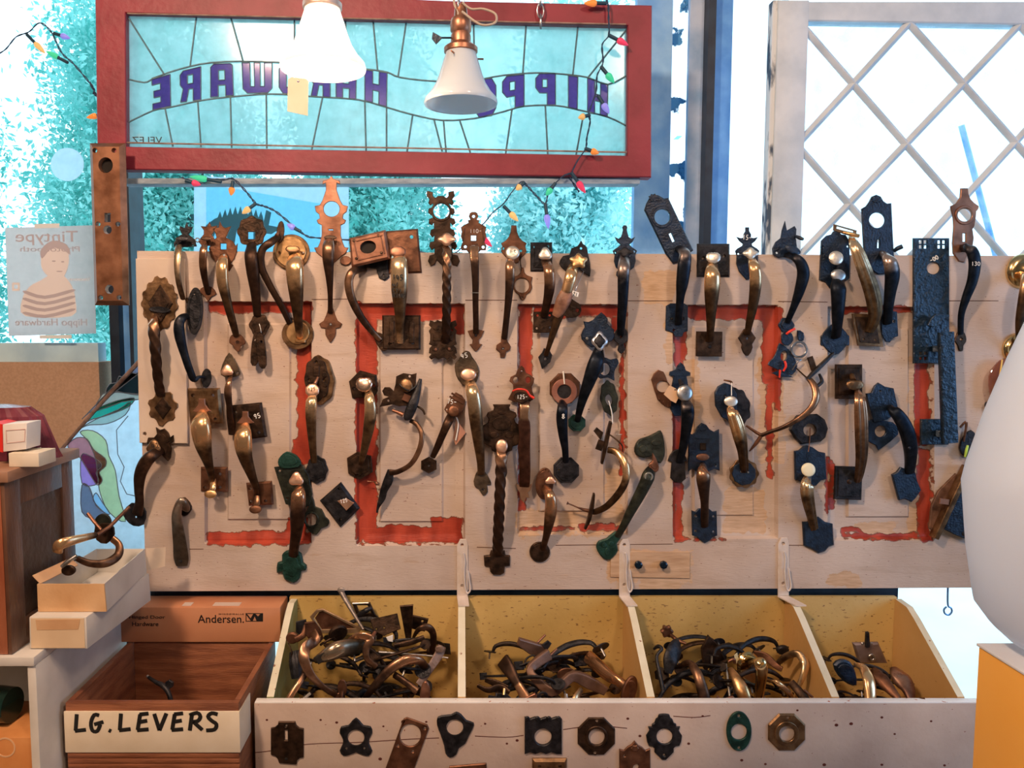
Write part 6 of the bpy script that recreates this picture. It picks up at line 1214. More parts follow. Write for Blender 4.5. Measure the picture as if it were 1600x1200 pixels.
h.grip([(657, 592, 14, 2.5, 3), (652, 612, 20, 5.5, 4), (645, 632, 26, 8, 5), (638, 650, 26, 7.5, 5), (638, 656, 24, 5, 4)], IRN, name='latch_arm'); h.rod([(630, 648, 12, 4), (621, 644, 10, 3), (613, 641, 8, 2)], COP, 'bolt')
h.rod([(650, 634, 14, 1.6), (660, 640, 22, 1.8), (664, 648, 24, 1.6)], BRZ, 'lift_tab')
h.grip([(641, 657, 14, 3.5, 3, .2), (652, 664, 24, 3.8, 3.4, .3), (659, 680, 32, 4, 3.4, .5), (655, 703, 34, 4.2, 3.6, .5), (642, 725, 30, 4, 3.4, .4), (622, 737, 22, 4.2, 3.4, .1), (609, 738, 16, 5, 3.4, 0)], W_BRZ)
h.grip([(610, 734, 15, 4.5, 3.5), (607, 750, 14, 7.5, 3.5), (600, 766, 10, 6, 3), (597, 778, 6, 5.5, 3), (591, 792, 5, 2.5, 2), (589, 801, 5, 1.5, 1.5)], IRN, name='foot'); h.rod([(574, 752, 6, .8), (584, 753, 8, .9), (588, 755, 12, 3.2), (593, 757, 12, 2)], COP, 'screw')
h = pull('slim leaning pull marked 75- with a small reddish hexagonal foot', 670, 740)
h.plate([(700, 628), (712, 613), (722, 618), (727, 626), (724, 640), (716, 652), (700, 648), (694, 640)], BRN, hs([(698, 640)], 1.6), th=.007, relief=[rect(716, 620, 24, 3, 28), rect(713, 625, 24, 3, 28)]); h.thumb(709, 642, 19, 18, BRN, 26); h.mark('75-', 699, 624, 6.5, 8.6, None, .6, 5)
h.std([(705, 650, 7, .1), (700, 660, 7, .2), (692, 678, 6, .2), (684, 697, 5.5, 0), (676, 714, 4.5, 0)], W_BRZ, 30); h.plate(poly(670, 727, 14, 6, 0, 13), BRZ, th=.006, rim=.7).screw([(670, 728)], STL, 8)
h.plate([(713, 655), (728, 676), (712, 696), (708, 684)], mat('amber_tag_film', (.50, .24, .16), (.62, .34, .24), .5, 0, 20), lift=.004, th=.0008, bev=.0002, name='paper_tag'); h.rod([(713, 652, 8, .8), (716, 664, 8, 1.2), (712, 688, 8, 1.2)], CHALK, 'tag_string')
h = pull('long brass pull with a lobed oval plate chalked 45 and orange thumb piece', 752, 774)
h.plate(smoothloop([(722, 552), (727, 548), (734, 550), (738, 558), (744, 566), (749, 580), (745, 596), (737, 605), (727, 604), (716, 594), (711, 580), (711, 568), (717, 562)], 2), OLV, [], th=.006, bev=.002); h.thumb(732, 585, 25, 19, THC, 34); h.mark('45', 720, 553, 7, 6.6, None, .6, -10)
h.std([(734, 597, 8, .8), (737, 608, 10, .95), (741, 628, 11, .6), (744, 658, 10.5, .15), (748, 692, 8.5, 0), (751, 720, 6.5, 0), (752, 740, 6, 0)], W_ABR, 52)
h.plate(smoothloop([(747, 734), (757, 736), (766, 750), (767, 758), (761, 758), (762, 768), (755, 775), (748, 764), (743, 762), (740, 752)], 2), OLV, hs([(755, 765)], 2.2), name='foot').screw([(755, 765)], HOLE, 3.4)
h = pull('long strap pull with scrolled open plate and a red-tied tag chalked 125-', 819, 786)
h.plate([(815, 571), (819, 575), (822, 583), (829, 586), (835, 591), (834, 598), (831, 604), (832, 612), (836, 622), (828, 628), (804, 628), (794, 624), (798, 616), (802, 608), (802, 601), (796, 596), (798, 589), (806, 585), (809, 577)], BRN, [ell(806, 594, 4, 5, 14), ell(825, 594, 4, 5, 14)] + hs([(815, 580)], 2.2), lift=.012, th=.005).screw([(815, 580)], STL, 17)
h.plate(smoothloop([(803, 618), (812, 612), (826, 616), (827, 624), (818, 630), (808, 628)], 3), BRZ, lift=.030, th=.002, name='tag'); h.mark('125-', 808, 617, 6, 32.6, None, .55, 0, w=2.8, adv=4.4); h.rod([(801, 611, 28, 1.3), (810, 608, 34, 1.5), (822, 610, 34, 1.5), (828, 618, 32, 1.8), (834, 622, 30, 2.4)], mat('red_cable_tie', (.8, .05, .03), rough=.35), 'red_tie')
h.grip([(820, 627, 14, 8.5, 3, .5), (820, 634, 26, 8, 3, .6), (819, 652, 30, 7.5, 3, .5), (819, 662, 30, 9.5, 3, .1), (820, 680, 30, 9, 3, .0), (819, 700, 28, 9.5, 3, 0), (820, 728, 24, 9, 3, .1), (820, 750, 14, 8.5, 3, .1), (819, 760, 6, 8, 3, .1)], wearmat('strap_brown', (.05, .022, .014), (.13, .055, .035), (.45, .28, .17)), box_=5)
h.plate([(806, 756), (812, 758), (826, 758), (832, 756), (829, 766), (825, 770), (828, 778), (822, 778), (819, 786), (813, 780), (812, 770), (808, 764)], mat('tan_bronze', (.28, .16, .10), (.40, .25, .16), .4, .6, 40, .15), [], lift=.004, th=.004, name='foot')
h = pull('big dark brown pull with notched ornate plate, long twisted grip and cross foot', 777, 899)
h.plate(sym(784, 0, [(14, 632), (12, 637), (13, 641), (22, 645), (24, 650), (20, 655), (22, 661), (29, 665), (31, 671), (29, 684), (31, 690), (24, 696), (17, 698), (16, 704), (9, 707), (7, 712), (2, 710)]), BRZ, [], lift=.014, th=.007, bev=.002, relief=[ell(784, 662, 15, 11, 24), ell(772, 680, 7, 5, 14), ell(796, 680, 7, 5, 14), ell(784, 645, 6, 3, 14)])
h.thumb(784, 697, 19, 21, THC, 44)
h.grip([(784, 704, 18, 8, 4, .5), (783, 708, 46, 8, 4, .5), (783, 724, 54, 8, 4, .35), (783, 740, 56, 8, 4, .05), (782, 752, 56, 7.5, 6, 0), (781, 775, 54, 7.5, 6.5, 0), (780, 800, 50, 7.5, 6.5, 0), (779, 825, 42, 7.5, 6.5, 0), (778, 848, 28, 7.5, 6.5, 0), (778, 866, 8, 7.5, 6, 0)], W_BRZ, box_=4.5, twist=55, n=20, sub=9)
h.plate([(767, 861), (789, 861), (790, 868), (797, 869), (797, 885), (789, 886), (788, 896), (782, 899), (771, 899), (766, 894), (765, 886), (757, 885), (756, 869), (765, 868)], BRZ, th=.008, bev=.003)
h = pull('octagonal-plated pull with a reddish ring round a dark hole, white thread over its rim', 884, 756)
h.plate(poly(883, 607, 25.5, 8), BRN, [ell(882, 611, 12, 12, 24)], th=.009, bev=.003, hb=.001); h.ring(882, 612, 11, 20, mat('pinkish_copper', (.36, .15, .11), (.50, .24, .18), .4, .6, 30), .009, 'copper_ring'); h.plate(ell(882, 612, 11.5, 11.5, 24), IRN, lift=.005, th=.004, name='dark_disc'); h.rod([(880, 580, 12, 1.2), (881, 590, 14, 1.3), (882, 600, 14, 1.1)], CHALK, 'thread')
h.std([(880, 630, 8, .1), (879, 638, 8.5, .15), (878, 655, 9, .1), (880, 680, 7.5, 0), (883, 702, 5.5, 0), (884, 722, 5, 0)], W_IRN, 44); h.mark('8', 878, 647, 7, 53, CHALK, .6)
h.plate(poly(885, 735, 21.5, 8), IRN, hs([(873, 734)], 1.6), th=.007, rim=.8)
h = pull('black pull with leafy plate and silver-edged star thumb piece, slanting down its panel', 903, 672)
h.plate([(940, 488), (946, 493), (950, 498), (949, 505), (953, 510), (960, 515), (960, 526), (956, 533), (948, 535), (938, 540), (925, 543), (916, 538), (909, 530), (908, 523), (911, 516), (914, 511), (912, 502), (920, 503), (927, 500), (931, 495)], NAV, hs([(917.5, 529)], 1.8), th=.006, bev=.002); h.screw([(917.5, 529)], STL, 6.4, 2.6)
h.thumb(937, 533, 25, 30, mat('silver_edge', (.55, .57, .62), (.75, .77, .8), .3, .9, 30), 30, 'crown'); h.thumb(937, 533, 17, 21, IRN, 33, 'crown', name='thumb_inlay')
h.std([(936, 547, 8, 0), (934, 558, 11, .05), (928, 575, 12, 0), (920, 597, 10, 0), (911, 622, 7.5, 0), (905, 644, 5.5, 0), (902, 658, 5, 0)], W_IRN, 46); h.plate(poly(901.5, 661, 14.5, 8, 0, 14), GRN, th=.007, rim=.75)
h = Hd('escutcheon', 'black waisted escutcheon with a round hole hanging behind the star-thumbed black pull', 'escutcheon', 950, 594, G2)
h.plate(smoothloop([(944, 558), (954, 562), (964, 560), (967, 568), (961, 578), (960, 588), (960, 595), (950, 590), (938, 592), (934, 586), (942, 580), (942, 568)], 2), NAV, [ell(945, 577, 8, 9.5, 24)], lift=.004)
h = Hd('escutcheon', 'dark green-black ornate keyhole escutcheon with a pale wire, above the side-on arc pull', 'escutcheon', 953, 650, G2)
h.plate(scallop(952, 622, 13.5, 8, .05, 27, 6, -6), VRD, [smoothloop([(951, 616), (956, 622), (956, 630), (952, 634), (947, 628), (946, 621)], 2)], lift=.002, th=.005, rim=None); h.rod([(951, 626, 10, .8), (956, 645, 14, .9), (957, 662, 14, .8)], CHALK, 'wire')
h = pull('side-on pull whose gold-edged arc springs between two thin plates, long screw sticking out', 925, 826)
h.grip([(954, 659, 22, 2.2, 8), (950, 676, 18, 2.8, 9), (945, 700, 14, 3, 9), (940, 724, 10, 1.8, 7)], BRZ, box_=6, name='upper_plate', sub=3); h.plate([(928, 674), (933, 668), (943, 676), (939, 688)], BRZ, lift=.014, th=.008, name='latch_block'); h.plate(rect(938, 696, 10, 16, 20), BRZ, lift=.012, th=.008, name='nut')
h.rod([(948, 676, 20, 1), (962, 686, 34, 1.4), (972, 696, 42, 1.2), (973, 706, 44, 1)], BRZ, 'thumb_lever'); h.rod([(962, 679, 12, .6), (972, 679, 12, .6)], STL, 'wire', sub=1)
h.grip([(950, 703, 16, 5, 4, 0), (962, 706, 28, 5.5, 5, .4), (972, 716, 40, 6, 5, .9), (978, 732, 48, 6, 5, .8), (977, 752, 50, 6, 5, .3), (966, 772, 42, 6, 5, 0), (948, 791, 28, 5.5, 4.5, 0), (932, 799, 14, 5, 4, 0), (924, 800, 8, 4, 4, 0)], W_GLD)
h.grip([(928, 771, 16, 1.5, 6), (925, 790, 12, 3, 8), (920, 812, 8, 2.8, 8), (914, 826, 5, 1.8, 6)], BRZ, box_=6, name='lower_plate', sub=3); h.rod([(919, 798, 10, 3.2), (911, 796, 12, 2.4), (903, 793, 14, 1.2), (889, 787, 16, 1.1), (886, 786, 16, 2.6)], BRN, 'long_screw', sub=1)
h = pull('black pull with silver spoon thumb piece and a tan paper tag tied on', 1062, 755)
h.plate([(1056, 578), (1060, 570), (1064, 566), (1069, 571), (1072, 579), (1079, 582), (1079, 587), (1073, 588), (1076, 604), (1074, 640), (1068, 650), (1054, 650), (1048, 640), (1050, 604), (1053, 588), (1046, 586), (1047, 581)], GRN if 0 else NAV, th=.006, relief=[scallop(1064, 574, 6, 7, .12, 5), rect(1063, 586, 30, 3)])
h.thumb(1070, 614, 26, 26, STL, 40, rot=25); h.rod([(1062, 594, 20, 3), (1066, 603, 34, 4)], IRN, 'latch_neck')
h.std([(1071, 624, 8, .1), (1074, 634, 10, .25), (1075, 650, 10.5, .15), (1072, 674, 8.5, 0), (1068, 697, 7, 0), (1062, 722, 6, 0)], W_IRN, 46, flutes=3)
h.plate([(1047, 712), (1052, 705), (1059, 702), (1067, 706), (1072, 714), (1074, 720), (1070, 722), (1072, 748), (1064, 755), (1054, 754), (1048, 747), (1050, 722), (1044, 720)], IRN, th=.006)
h.plate([(1046, 602), (1056, 607), (1061, 620), (1056, 630), (1048, 626), (1037, 616)], mat('tan_paper', (.62, .38, .22), (.7, .46, .28), .8, 0, 10), hs([(1055, 609)], 1.2), lift=.036, th=.0008, bev=.0002, name='paper_tag')
h = Hd('escutcheon', 'brown escutcheon with scalloped foot and round hole, left of the spoon-thumbed pull', 'escutcheon', 1030, 637, G2)
h.plate([(1022, 584), (1029, 578), (1037, 581), (1041, 590), (1047, 606), (1052, 622), (1052, 634), (1044, 637), (1036, 632), (1028, 625), (1022, 607), (1018, 593)], BRN, [ell(1036, 604, 10, 9, 24)], th=.005, rim=None, relief=[rect(1032, 627, 8, 2, 60), rect(1038, 631, 8, 2, 70), rect(1045, 632, 8, 2, 85)])
h = pull('pull with a black octagonal plate and a fat ribbed gold and brown grip', 1160, 764)
h.plate(scallop(1155, 634, 17, 8, .06, 28, 6, -15), IRN, lift=.001, th=.008, name='silver_rimmed_plate', rim=.75)
h.plate([(1122, 604), (1133, 598), (1144, 602), (1152, 616), (1152, 646), (1142, 660), (1128, 652), (1118, 634), (1117, 614)], NAV, hs([(1133, 619)], 1.3), lift=.010, th=.006, bev=.002); h.thumb(1142, 627, 22, 16, THS, 34, 'oval'); h.rod([(1131, 594, 8, 1.2), (1141, 596, 18, 1.6), (1143, 598, 24, 2)], BRN, 'nail'); h.rod([(1143, 598, 24, .8), (1143, 618, 28, .8)], CHALK, 'thread', sub=1)
h.std([(1141, 634, 6, .6), (1144, 643, 8.5, .9), (1150, 660, 11, .75), (1156, 682, 11, .35), (1160, 703, 8.5, .05), (1162, 722, 7.5, 0), (1163, 736, 7, 0)], W_GLD, 50, flutes=6, fl=.22)
h.plate(scallop(1163, 740, 22.5, 9, .05), ABR, th=.005); h.plate(poly(1163, 740, 19, 9), NAV, lift=.005, th=.004, name='inner_field').screw([(1158, 737), (1169, 738)], STL, 9.5, 1.6)
h = pull('black pull with an arched, shell-crested square-shouldered plate and copper-worn grip top', 1101, 848)
h.plate([(1076, 676), (1082, 679), (1087, 675), (1090, 667), (1097, 661), (1104, 664), (1109, 671), (1116, 675), (1124, 671), (1125, 736), (1117, 733), (1108, 737), (1088, 737), (1082, 733), (1076, 737)], NAV, hs([(1117, 727)], 1.6), th=.006, bev=.002, relief=[scallop(1098, 669, 7, 7, .12, 5), rect(1098, 685, 20, 2.5)]); h.plate(rect(1099, 698, 9, 11), BRZ, lift=.006, th=.004, name='latch_block'); h.thumb(1098, 714, 21, 11, BRN, 28)
h.std([(1099, 730, 9, .3), (1099, 738, 10.5, .75), (1099, 750, 11, .25), (1100, 768, 8.5, 0), (1101, 786, 6.5, 0), (1101, 806, 6.5, 0), (1101, 822, 6, 0)], W_BRZ, 44)
h.plate([(1081, 798), (1087, 800), (1092, 795), (1108, 795), (1114, 800), (1120, 799), (1121, 837), (1113, 840), (1109, 845), (1101.5, 849), (1094, 844), (1089, 839), (1082, 837)], NAV, hs([(1087, 806), (1115, 807), (1087, 830), (1115, 831)], 1.9), th=.006)
k = Hd('key_bundle', 'bundle of small black hardware with red ties and a steel ring, over the red stripe', 'hardware bundle', 1228, 590)
k.plate(smoothloop([(1222, 522), (1230, 516), (1238, 522), (1240, 532), (1232, 540), (1222, 536)], 2), NAV, lift=.012, name='knob'); k.plate(smoothloop([(1218, 536), (1228, 542), (1238, 552), (1246, 572), (1238, 586), (1222, 580), (1200, 570), (1208, 560), (1214, 548)], 2), NAV, [ell(1225, 556, 5, 8, 16, 10)], lift=.004, name='escutcheon'); k.plate([(1206, 583), (1220, 578), (1240, 590), (1218, 589)], NAV, lift=.008, name='blade'); k.plate(smoothloop([(1246, 516), (1256, 520), (1256, 532), (1248, 532)], 2), NAV, lift=.006, name='nut')
k.ring(1249, 546, 10, 13.5, STL, .010); k.rod([(1229, 522, 20, 2), (1234, 518, 24, 2.2), (1242, 514, 22, 1.8)], MC['red_cable_tie'], 'red_tie'); k.rod([(1226, 564, 14, 1.8), (1228, 572, 16, 2), (1224, 580, 14, 1.6)], MC['red_cable_tie'], 'red_tie'); k.rod([(1219, 578, 14, 2), (1218, 590, 12, 1.4)], MC['red_cable_tie'], 'red_tie')
k.rod([(1238, 578, 10, 1), (1246, 566, 16, 1.2), (1252, 562, 14, 1)], STL, 'wire')
h = pull('long thin rod pull curving like a bow from a flat blade to a forked end', 1215, 706)
h.grip([(1302, 552, 4, 2, 5), (1288, 566, 10, 2.8, 6), (1273, 580, 16, 3, 6), (1262, 592, 20, 2, 5)], IRN, box_=5, sub=3, name='upper_blade'); h.plate(rect(1270, 570, 9, 26, -18), BRZ, lift=.006, th=.004, name='latch_block'); h.rod([(1280, 584, 12, 2), (1284, 596, 14, 3), (1276, 604, 20, 3)], IRN, 'ring_half')
h.grip([(1264, 592, 18, 4, 4, .2), (1272, 603, 30, 5.5, 5, .5), (1275, 620, 40, 6, 5.5, .6), (1268, 637, 44, 5.5, 5, .5), (1250, 653, 42, 4.5, 4.5, .4), (1225, 667, 34, 3.5, 4, .2), (1203, 675, 24, 3, 3.5, 0), (1188, 681, 16, 3.5, 3.5, 0)], W_BRZ)
h.rod([(1190, 680, 16, 2.6), (1182, 676, 12, 2.6), (1166, 665, 8, 1.6)], BRN, 'fork', sub=2); h.rod([(1190, 680, 16, 3), (1182, 692, 12, 3.2), (1171, 705, 6, 1)], BRN, 'fork', sub=2); h.rod([(1244, 575, 6, 1), (1258, 588, 12, 1.2), (1264, 592, 16, 1.6)], BRZ, 'pin', sub=2)
h = Hd('escutcheon', 'black hexagonal escutcheon with a round hole hanging by a thread above the ivory-thumbed pull', 'escutcheon', 1264, 696, G2)
h.plate(smoothloop([(1246, 649), (1278, 647), (1290, 656), (1295, 670), (1291, 684), (1284, 690), (1252, 695), (1242, 684), (1234, 672), (1238, 660)], 1), IRN, [ell(1266, 672, 10, 9.5, 26)], lift=.006, th=.007, bev=.004, hb=.001); h.rod([(1266, 668, 14, 1), (1265, 690, 14, .9), (1263, 706, 14, .8)], COP, 'thread')
h = pull('black scroll-cornered pull with an ivory round thumb piece and ribbed gold-topped grip', 1275, 865)
h.plate([(1242, 705), (1249, 704), (1256, 698), (1262, 696), (1270, 699), (1280, 706), (1290, 708), (1291, 730), (1292, 749), (1283, 751), (1276, 759), (1268, 760), (1258, 754), (1250, 752), (1243, 750)], NAV, [], lift=.004, th=.007, bev=.002); h.thumb(1263, 734, 22.5, 21.5, mat('ivory_thumb', (.80, .76, .52), (.86, .82, .6), .3, 0, 20), 38)
h.std([(1262, 746, 8.5, .9), (1261, 756, 10, .9), (1261, 770, 10.5, .35), (1264, 788, 9.5, 0), (1268, 806, 8, 0), (1272, 826, 7, 0)], W_ABR, 44, flutes=6, fl=.22)
h.plate([(1255, 816), (1263, 816), (1271, 809), (1280, 808), (1290, 816), (1302, 819), (1304, 852), (1296, 855), (1290, 862), (1280, 865), (1268, 858), (1257, 853)], NAV, th=.008, bev=.003)
h = pull('rectangular-plated pull with a brass shell latch and long ribbed copper-brown grip', 1330, 781)
h.plate(rect(1327, 596.5, 42, 54, 0), BRZ, hs([(1319, 583), (1337, 582), (1318, 613)], 1.6), th=.006, bev=.002, hb=.0008, relief=[rect(1327, 596, 32, 42)]); h.thumb(1336, 601, 28, 17, ABR, 30, 'shell'); h.rod([(1331, 586, 10, 4), (1333, 594, 24, 4.5)], ABR, 'latch_neck')
h.std([(1339, 609, 5.5, .4), (1343, 622, 8.5, .6), (1345, 648, 10.5, .55), (1346, 680, 10.5, .35), (1346, 712, 9.5, .1), (1343, 738, 7.5, 0), (1340, 752, 6, 0)], wearmat('grip_ribbed_brown', (.07, .04, .025), (.15, .085, .05), (.52, .29, .17)), 46, flutes=7, fl=.24)
h.plate(rect(1326, 755, 43, 52, 2), IRN, hs([(1319, 741), (1318, 772), (1338, 771)], 1.5), th=.006, bev=.002, relief=[rect(1326, 755, 33, 42, 2)]).screw([(1327, 753)], BRZ, 8, 4)
h = pull('black pull with notched star plate and riveted curving strap grip', 1418, 786)
h.plate([(1354, 615), (1362, 614), (1367, 603), (1373, 598), (1383, 604), (1397, 607), (1400, 622), (1404, 639), (1398, 648), (1386, 656), (1366, 660), (1360, 640)], NAV, hs([(1375, 611)], 1.5), lift=.004, th=.006)
h.std([(1388, 636, 4, 0), (1396, 641, 8, .1), (1407, 654, 10, .12), (1417, 674, 11, .1), (1422, 696, 10.5, .05), (1423, 716, 9, 0), (1421, 738, 7.5, 0)], W_IRN, 44, box_=3)
h.screw([(1400, 647), (1415, 672), (1421, 700)], IRN, 44, 2.4); h.plate([(1394, 742), (1402, 738), (1408, 730), (1416, 733), (1431, 738), (1434, 752), (1440, 766), (1432, 778), (1425, 785), (1414, 780), (1405, 782)], NAV, th=.007, bev=.002)
h = Hd('escutcheon', 'black five-sided escutcheon with a round hole under the riveted strap pull', 'escutcheon', 1376, 704, G2)
h.plate([(1356, 659), (1366, 654), (1396, 660), (1404, 668), (1404, 679), (1392, 690), (1373, 704), (1369, 696), (1357, 690)], NAV, [ell(1376, 674, 8.5, 9, 24)], th=.005)
h = Hd('mortise_lock', 'black lock body with brass edge plate and silver-centred rosette hanging at the board end', 'lock', 1500, 845)
h.plate([(1512, 735), (1520, 738), (1545, 748), (1542, 790), (1519, 846), (1497, 838), (1475, 827)], NAV, lift=.006, th=.016, bev=.002, name='lock_body'); h.grip([(1511, 728, 18, 4.5, 12), (1485, 784, 20, 4.8, 12), (1459, 840, 16, 4.5, 12)], ABR, box_=7, sub=1, name='edge_plate')
h.plate(rect(1476, 784, 15, 9, 8), COP, lift=.034, th=.003, name='latch_bolt'); h.plate(scallop(1535, 762, 15, 8, .08), VRD, lift=.022, th=.006, name='rosette'); h.ring(1541, 762, 4, 8, STL, .028); h.screw([(1514, 818), (1507, 834)], IRN, 23, 4); h.plate([(1466, 768), (1482, 752), (1494, 740), (1500, 744), (1478, 800), (1462, 834), (1452, 826), (1456, 790)], mat('rusty_brown_iron', (.11, .055, .035), (.24, .13, .085), .6, .4, 50, .4), lift=.002, th=.006, name='rusty_plate')
h.rod([(1509, 736, 24, 3.2), (1518, 714, 28, 3.2), (1534, 708, 30, 3.4), (1543, 722, 30, 3.4), (1538, 742, 28, 3.2)], ABR, 'hanging_ring'); h.rod([(1500, 668, 14, 1.6), (1510, 660, 16, 2), (1506, 690, 16, 1.4)], BRN, 'screw'); h.plate(smoothloop([(1506, 682), (1518, 672), (1526, 682), (1526, 696), (1538, 704), (1524, 710), (1508, 714), (1500, 700)], 2), IRN, lift=.004, name='small_bits'); h.rod([(1512, 696, 18, 1.6), (1510, 704, 20, 2.2), (1508, 714, 18, 1.6)], mat('lime_twist_tie', (.5, .8, .12), rough=.4), 'twist_tie')
h = Hd('bagged_hardware', 'clear amber bag of copper coloured hardware closed with a yellow tie below the brass roses', 'bagged hardware', 1575, 700)
h.plate(smoothloop([(1546, 588), (1556, 570), (1570, 560), (1590, 564), (1606, 580), (1612, 620), (1600, 640), (1562, 632), (1548, 616)], 2), glassmat('amber_bag_film', (.72, .48, .40), diff=.45, rough=.1, gloss=.12), lift=.020, th=.004, name='bag_film')
for x, y, w_, h_, r_ in ((1560, 600, 14, 34, 20), (1578, 594, 16, 40, -10), (1594, 600, 14, 44, 8), (1580, 622, 30, 12, -12)): h.plate(rect(x, y, w_, h_, r_, 3), COP, lift=.006, th=.008, name='copper_strip')
YT = mat('yellow_plastic_tie', (.80, .52, .10), (.88, .62, .18), .35, 0, 20); h.rod([(1566, 562, 28, 1.2), (1561, 596, 32, 1.6), (1558, 624, 32, 1.8), (1558, 644, 30, 1.2), (1550, 662, 26, 1.2), (1546, 686, 24, 1.4), (1558, 676, 24, 1.2), (1564, 656, 24, 1.2), (1560, 646, 26, 1.2)], YT, 'yellow_tie'); h.rod([(1540, 632, 14, 4.5), (1550, 634, 16, 5), (1566, 642, 14, 5)], NAV, 'black_peg'); h.plate(rect(1566, 664, 12, 40, 6), BRZ, lift=.006, th=.004, name='latch_block'); h.plate(rect(1576, 654, 6, 50, 2), NAV, lift=.010, th=.004, name='back_bar')
# ---- low row
h = pull('plain worn bronze handle turned sideways on the bare lower left of the board', 283, 886)
h.grip([(290, 792, 4, 9, 8, .3), (288, 792, 24, 9, 8, .3), (284, 784, 34, 7, 6, .5), (279, 790, 34, 6.5, 5, .6), (276, 806, 30, 8, 4.5, .45), (278, 826, 22, 9.5, 4, .25), (281, 850, 14, 11, 3.5, .12), (283, 872, 8, 12, 3, .1), (284, 884, 6, 9, 3, .1)], wearmat('grip_olive_bronze', (.09, .07, .05), (.15, .12, .085), (.42, .34, .28)), up=Vector((0, 1, 0)))
h.plate(smoothloop([(284, 778), (292, 781), (299, 792), (296, 801), (288, 807), (280, 800)], 2), BRZ, lift=.0, th=.006, name='head'); h.screw([(282, 877)], HOLE, 12, 2.6)
h = pull('leaf-plated bronze pull with tan thumb piece, bowing out past the cream plank\'s board edge', 222, 800)
h.plate([(243, 668), (249, 672), (256, 670), (262, 676), (265, 684), (270, 680), (271, 690), (264, 694), (268, 702), (266, 716), (262, 721), (255, 714), (248, 705), (238, 704), (229, 692), (231, 684), (240, 684), (245, 678)], BRZ, hs([(265, 703)], 1.8), lift=.012, th=.006, rim=.6)
h.thumb(240, 698, 23, 21, ABR, 36, 'tri'); h.mark('42', 236, 694, 8, 40, INK, .55, -15)
h.std([(252, 702, 8, 0), (240, 710, 9, .1), (228, 722, 10.5, .3), (219, 742, 9.5, .05), (217, 765, 7.5, 0), (218, 784, 7, 0), (215, 802, 9, 0)], W_BRZ, 52, foot=14)
h.plate(smoothloop([(205, 786), (220, 790), (228, 800), (224, 820), (208, 822), (196, 812), (192, 800)], 2), IRN, hs([(212, 808)], 1.5), lift=.008, name='foot')
h = pull('black and green pull with leafy crest, pinkish round thumb piece and green lobed foot', 456, 911)
h.plate(smoothloop([(434, 722), (438, 713), (447, 706), (455, 708), (463, 712), (470, 722), (466, 730), (440, 732)], 2), GRN, lift=.006, th=.007, name='leaf_crest', rim=.65)
h.plate([(428, 730), (470, 724), (482, 742), (488, 772), (484, 790), (470, 796), (446, 788)], VRD, hs([(437, 736), (449, 779)], 2), lift=.003, th=.005); h.thumb(463, 749, 23, 22, THC, 36, 'tri')
h.std([(466, 760, 8, .5), (466, 770, 11, .9), (466, 786, 12, .5), (465, 808, 12, 0), (463, 832, 9.5, 0), (460, 852, 8, 0), (458, 868, 8, 0)], W_BRZ, 50)
h.plate(smoothloop([(446, 862), (458, 860), (470, 866), (473, 880), (478, 884), (477, 892), (470, 893), (468, 904), (458, 912), (444, 906), (440, 895), (432, 896), (433, 880), (440, 878), (440, 868)], 2), GRN, hs([(440, 886)], 1.6), th=.010, bev=.004, hb=.001, rim=.6)
h = Hd('escutcheon', 'black leafy escutcheon with a thick ring hole behind the green-footed pull', 'escutcheon', 494, 832, G2)
h.plate(smoothloop([(482, 770), (490, 782), (492, 792), (502, 796), (508, 808), (514, 814), (512, 822), (502, 826), (494, 836), (482, 830), (476, 818), (476, 804), (482, 792)], 2), VRD, [ell(486, 812, 8.5, 10.5, 22)], th=.007, rim=None); h.ring(486, 812, 9.5, 12, VRD, .007)
h = Hd('latch_plate', 'black diamond-set square plate with a tan latch tab marked 125', 'door plate', 531, 825, G2)
h.plate([(532, 754), (562, 795), (531, 825), (499, 783)], IRN, hs([(530, 763), (532, 812)], 2.2), th=.010, bev=.006, hb=.001); h.plate([(527, 783), (541, 779), (553, 786), (541, 798)], THC, lift=.022, th=.003, name='latch_tab'); h.rod([(532, 783, 10, 3.5), (536, 785, 22, 3.5)], BRZ, 'latch_neck'); h.mark('125', 531, 781, 5.5, 25.6, CHALK, .55, -12, w=3, adv=4)
h = pull('small oval-plated pull with a copper-gold grip and round foot, low on the centre panel', 846, 880)
h.plate(ell(851, 756, 14, 25, 30, 3), BRN, hs([(855, 735)], 2), th=.006, bev=.002, rim=.82); h.thumb(860, 751, 17, 12, THC, 26, 'tri')
h.std([(851, 763, 7, .4), (858, 772, 8, .7), (861, 786, 9.5, .8), (860, 804, 9.5, .4), (857, 822, 7.5, .1), (853, 840, 5.5, 0), (848, 858, 5, 0)], wearmat('grip_copper_gold', (.05, .026, .016), (.11, .058, .035), (.58, .33, .19)), 46)
h.plate(ell(843.5, 863, 16, 16, 30), BRZ, th=.006, bev=.002, rim=.8)
h = pull('leaning dark green pull with scrolled leaf head, copper scroll and leaf foot', 955, 876)
h.plate(smoothloop([(1033, 673), (1037, 684), (1039, 696), (1039, 712), (1033, 724), (1026, 722), (1018, 713), (1006, 716), (994, 711), (992, 700), (998, 688), (1008, 684), (1016, 681), (1026, 676)], 2), VRD, [], lift=.006, th=.008, bev=.003, relief=[ell(1005, 702, 6, 6, 14), ell(1026, 692, 8, 5, 14)])
h.plate(smoothloop([(1020, 708), (1026, 718), (1030, 730), (1026, 738), (1016, 734), (1014, 726), (1020, 720)], 2), COP, lift=.026, th=.008, name='scroll', rim=.6)
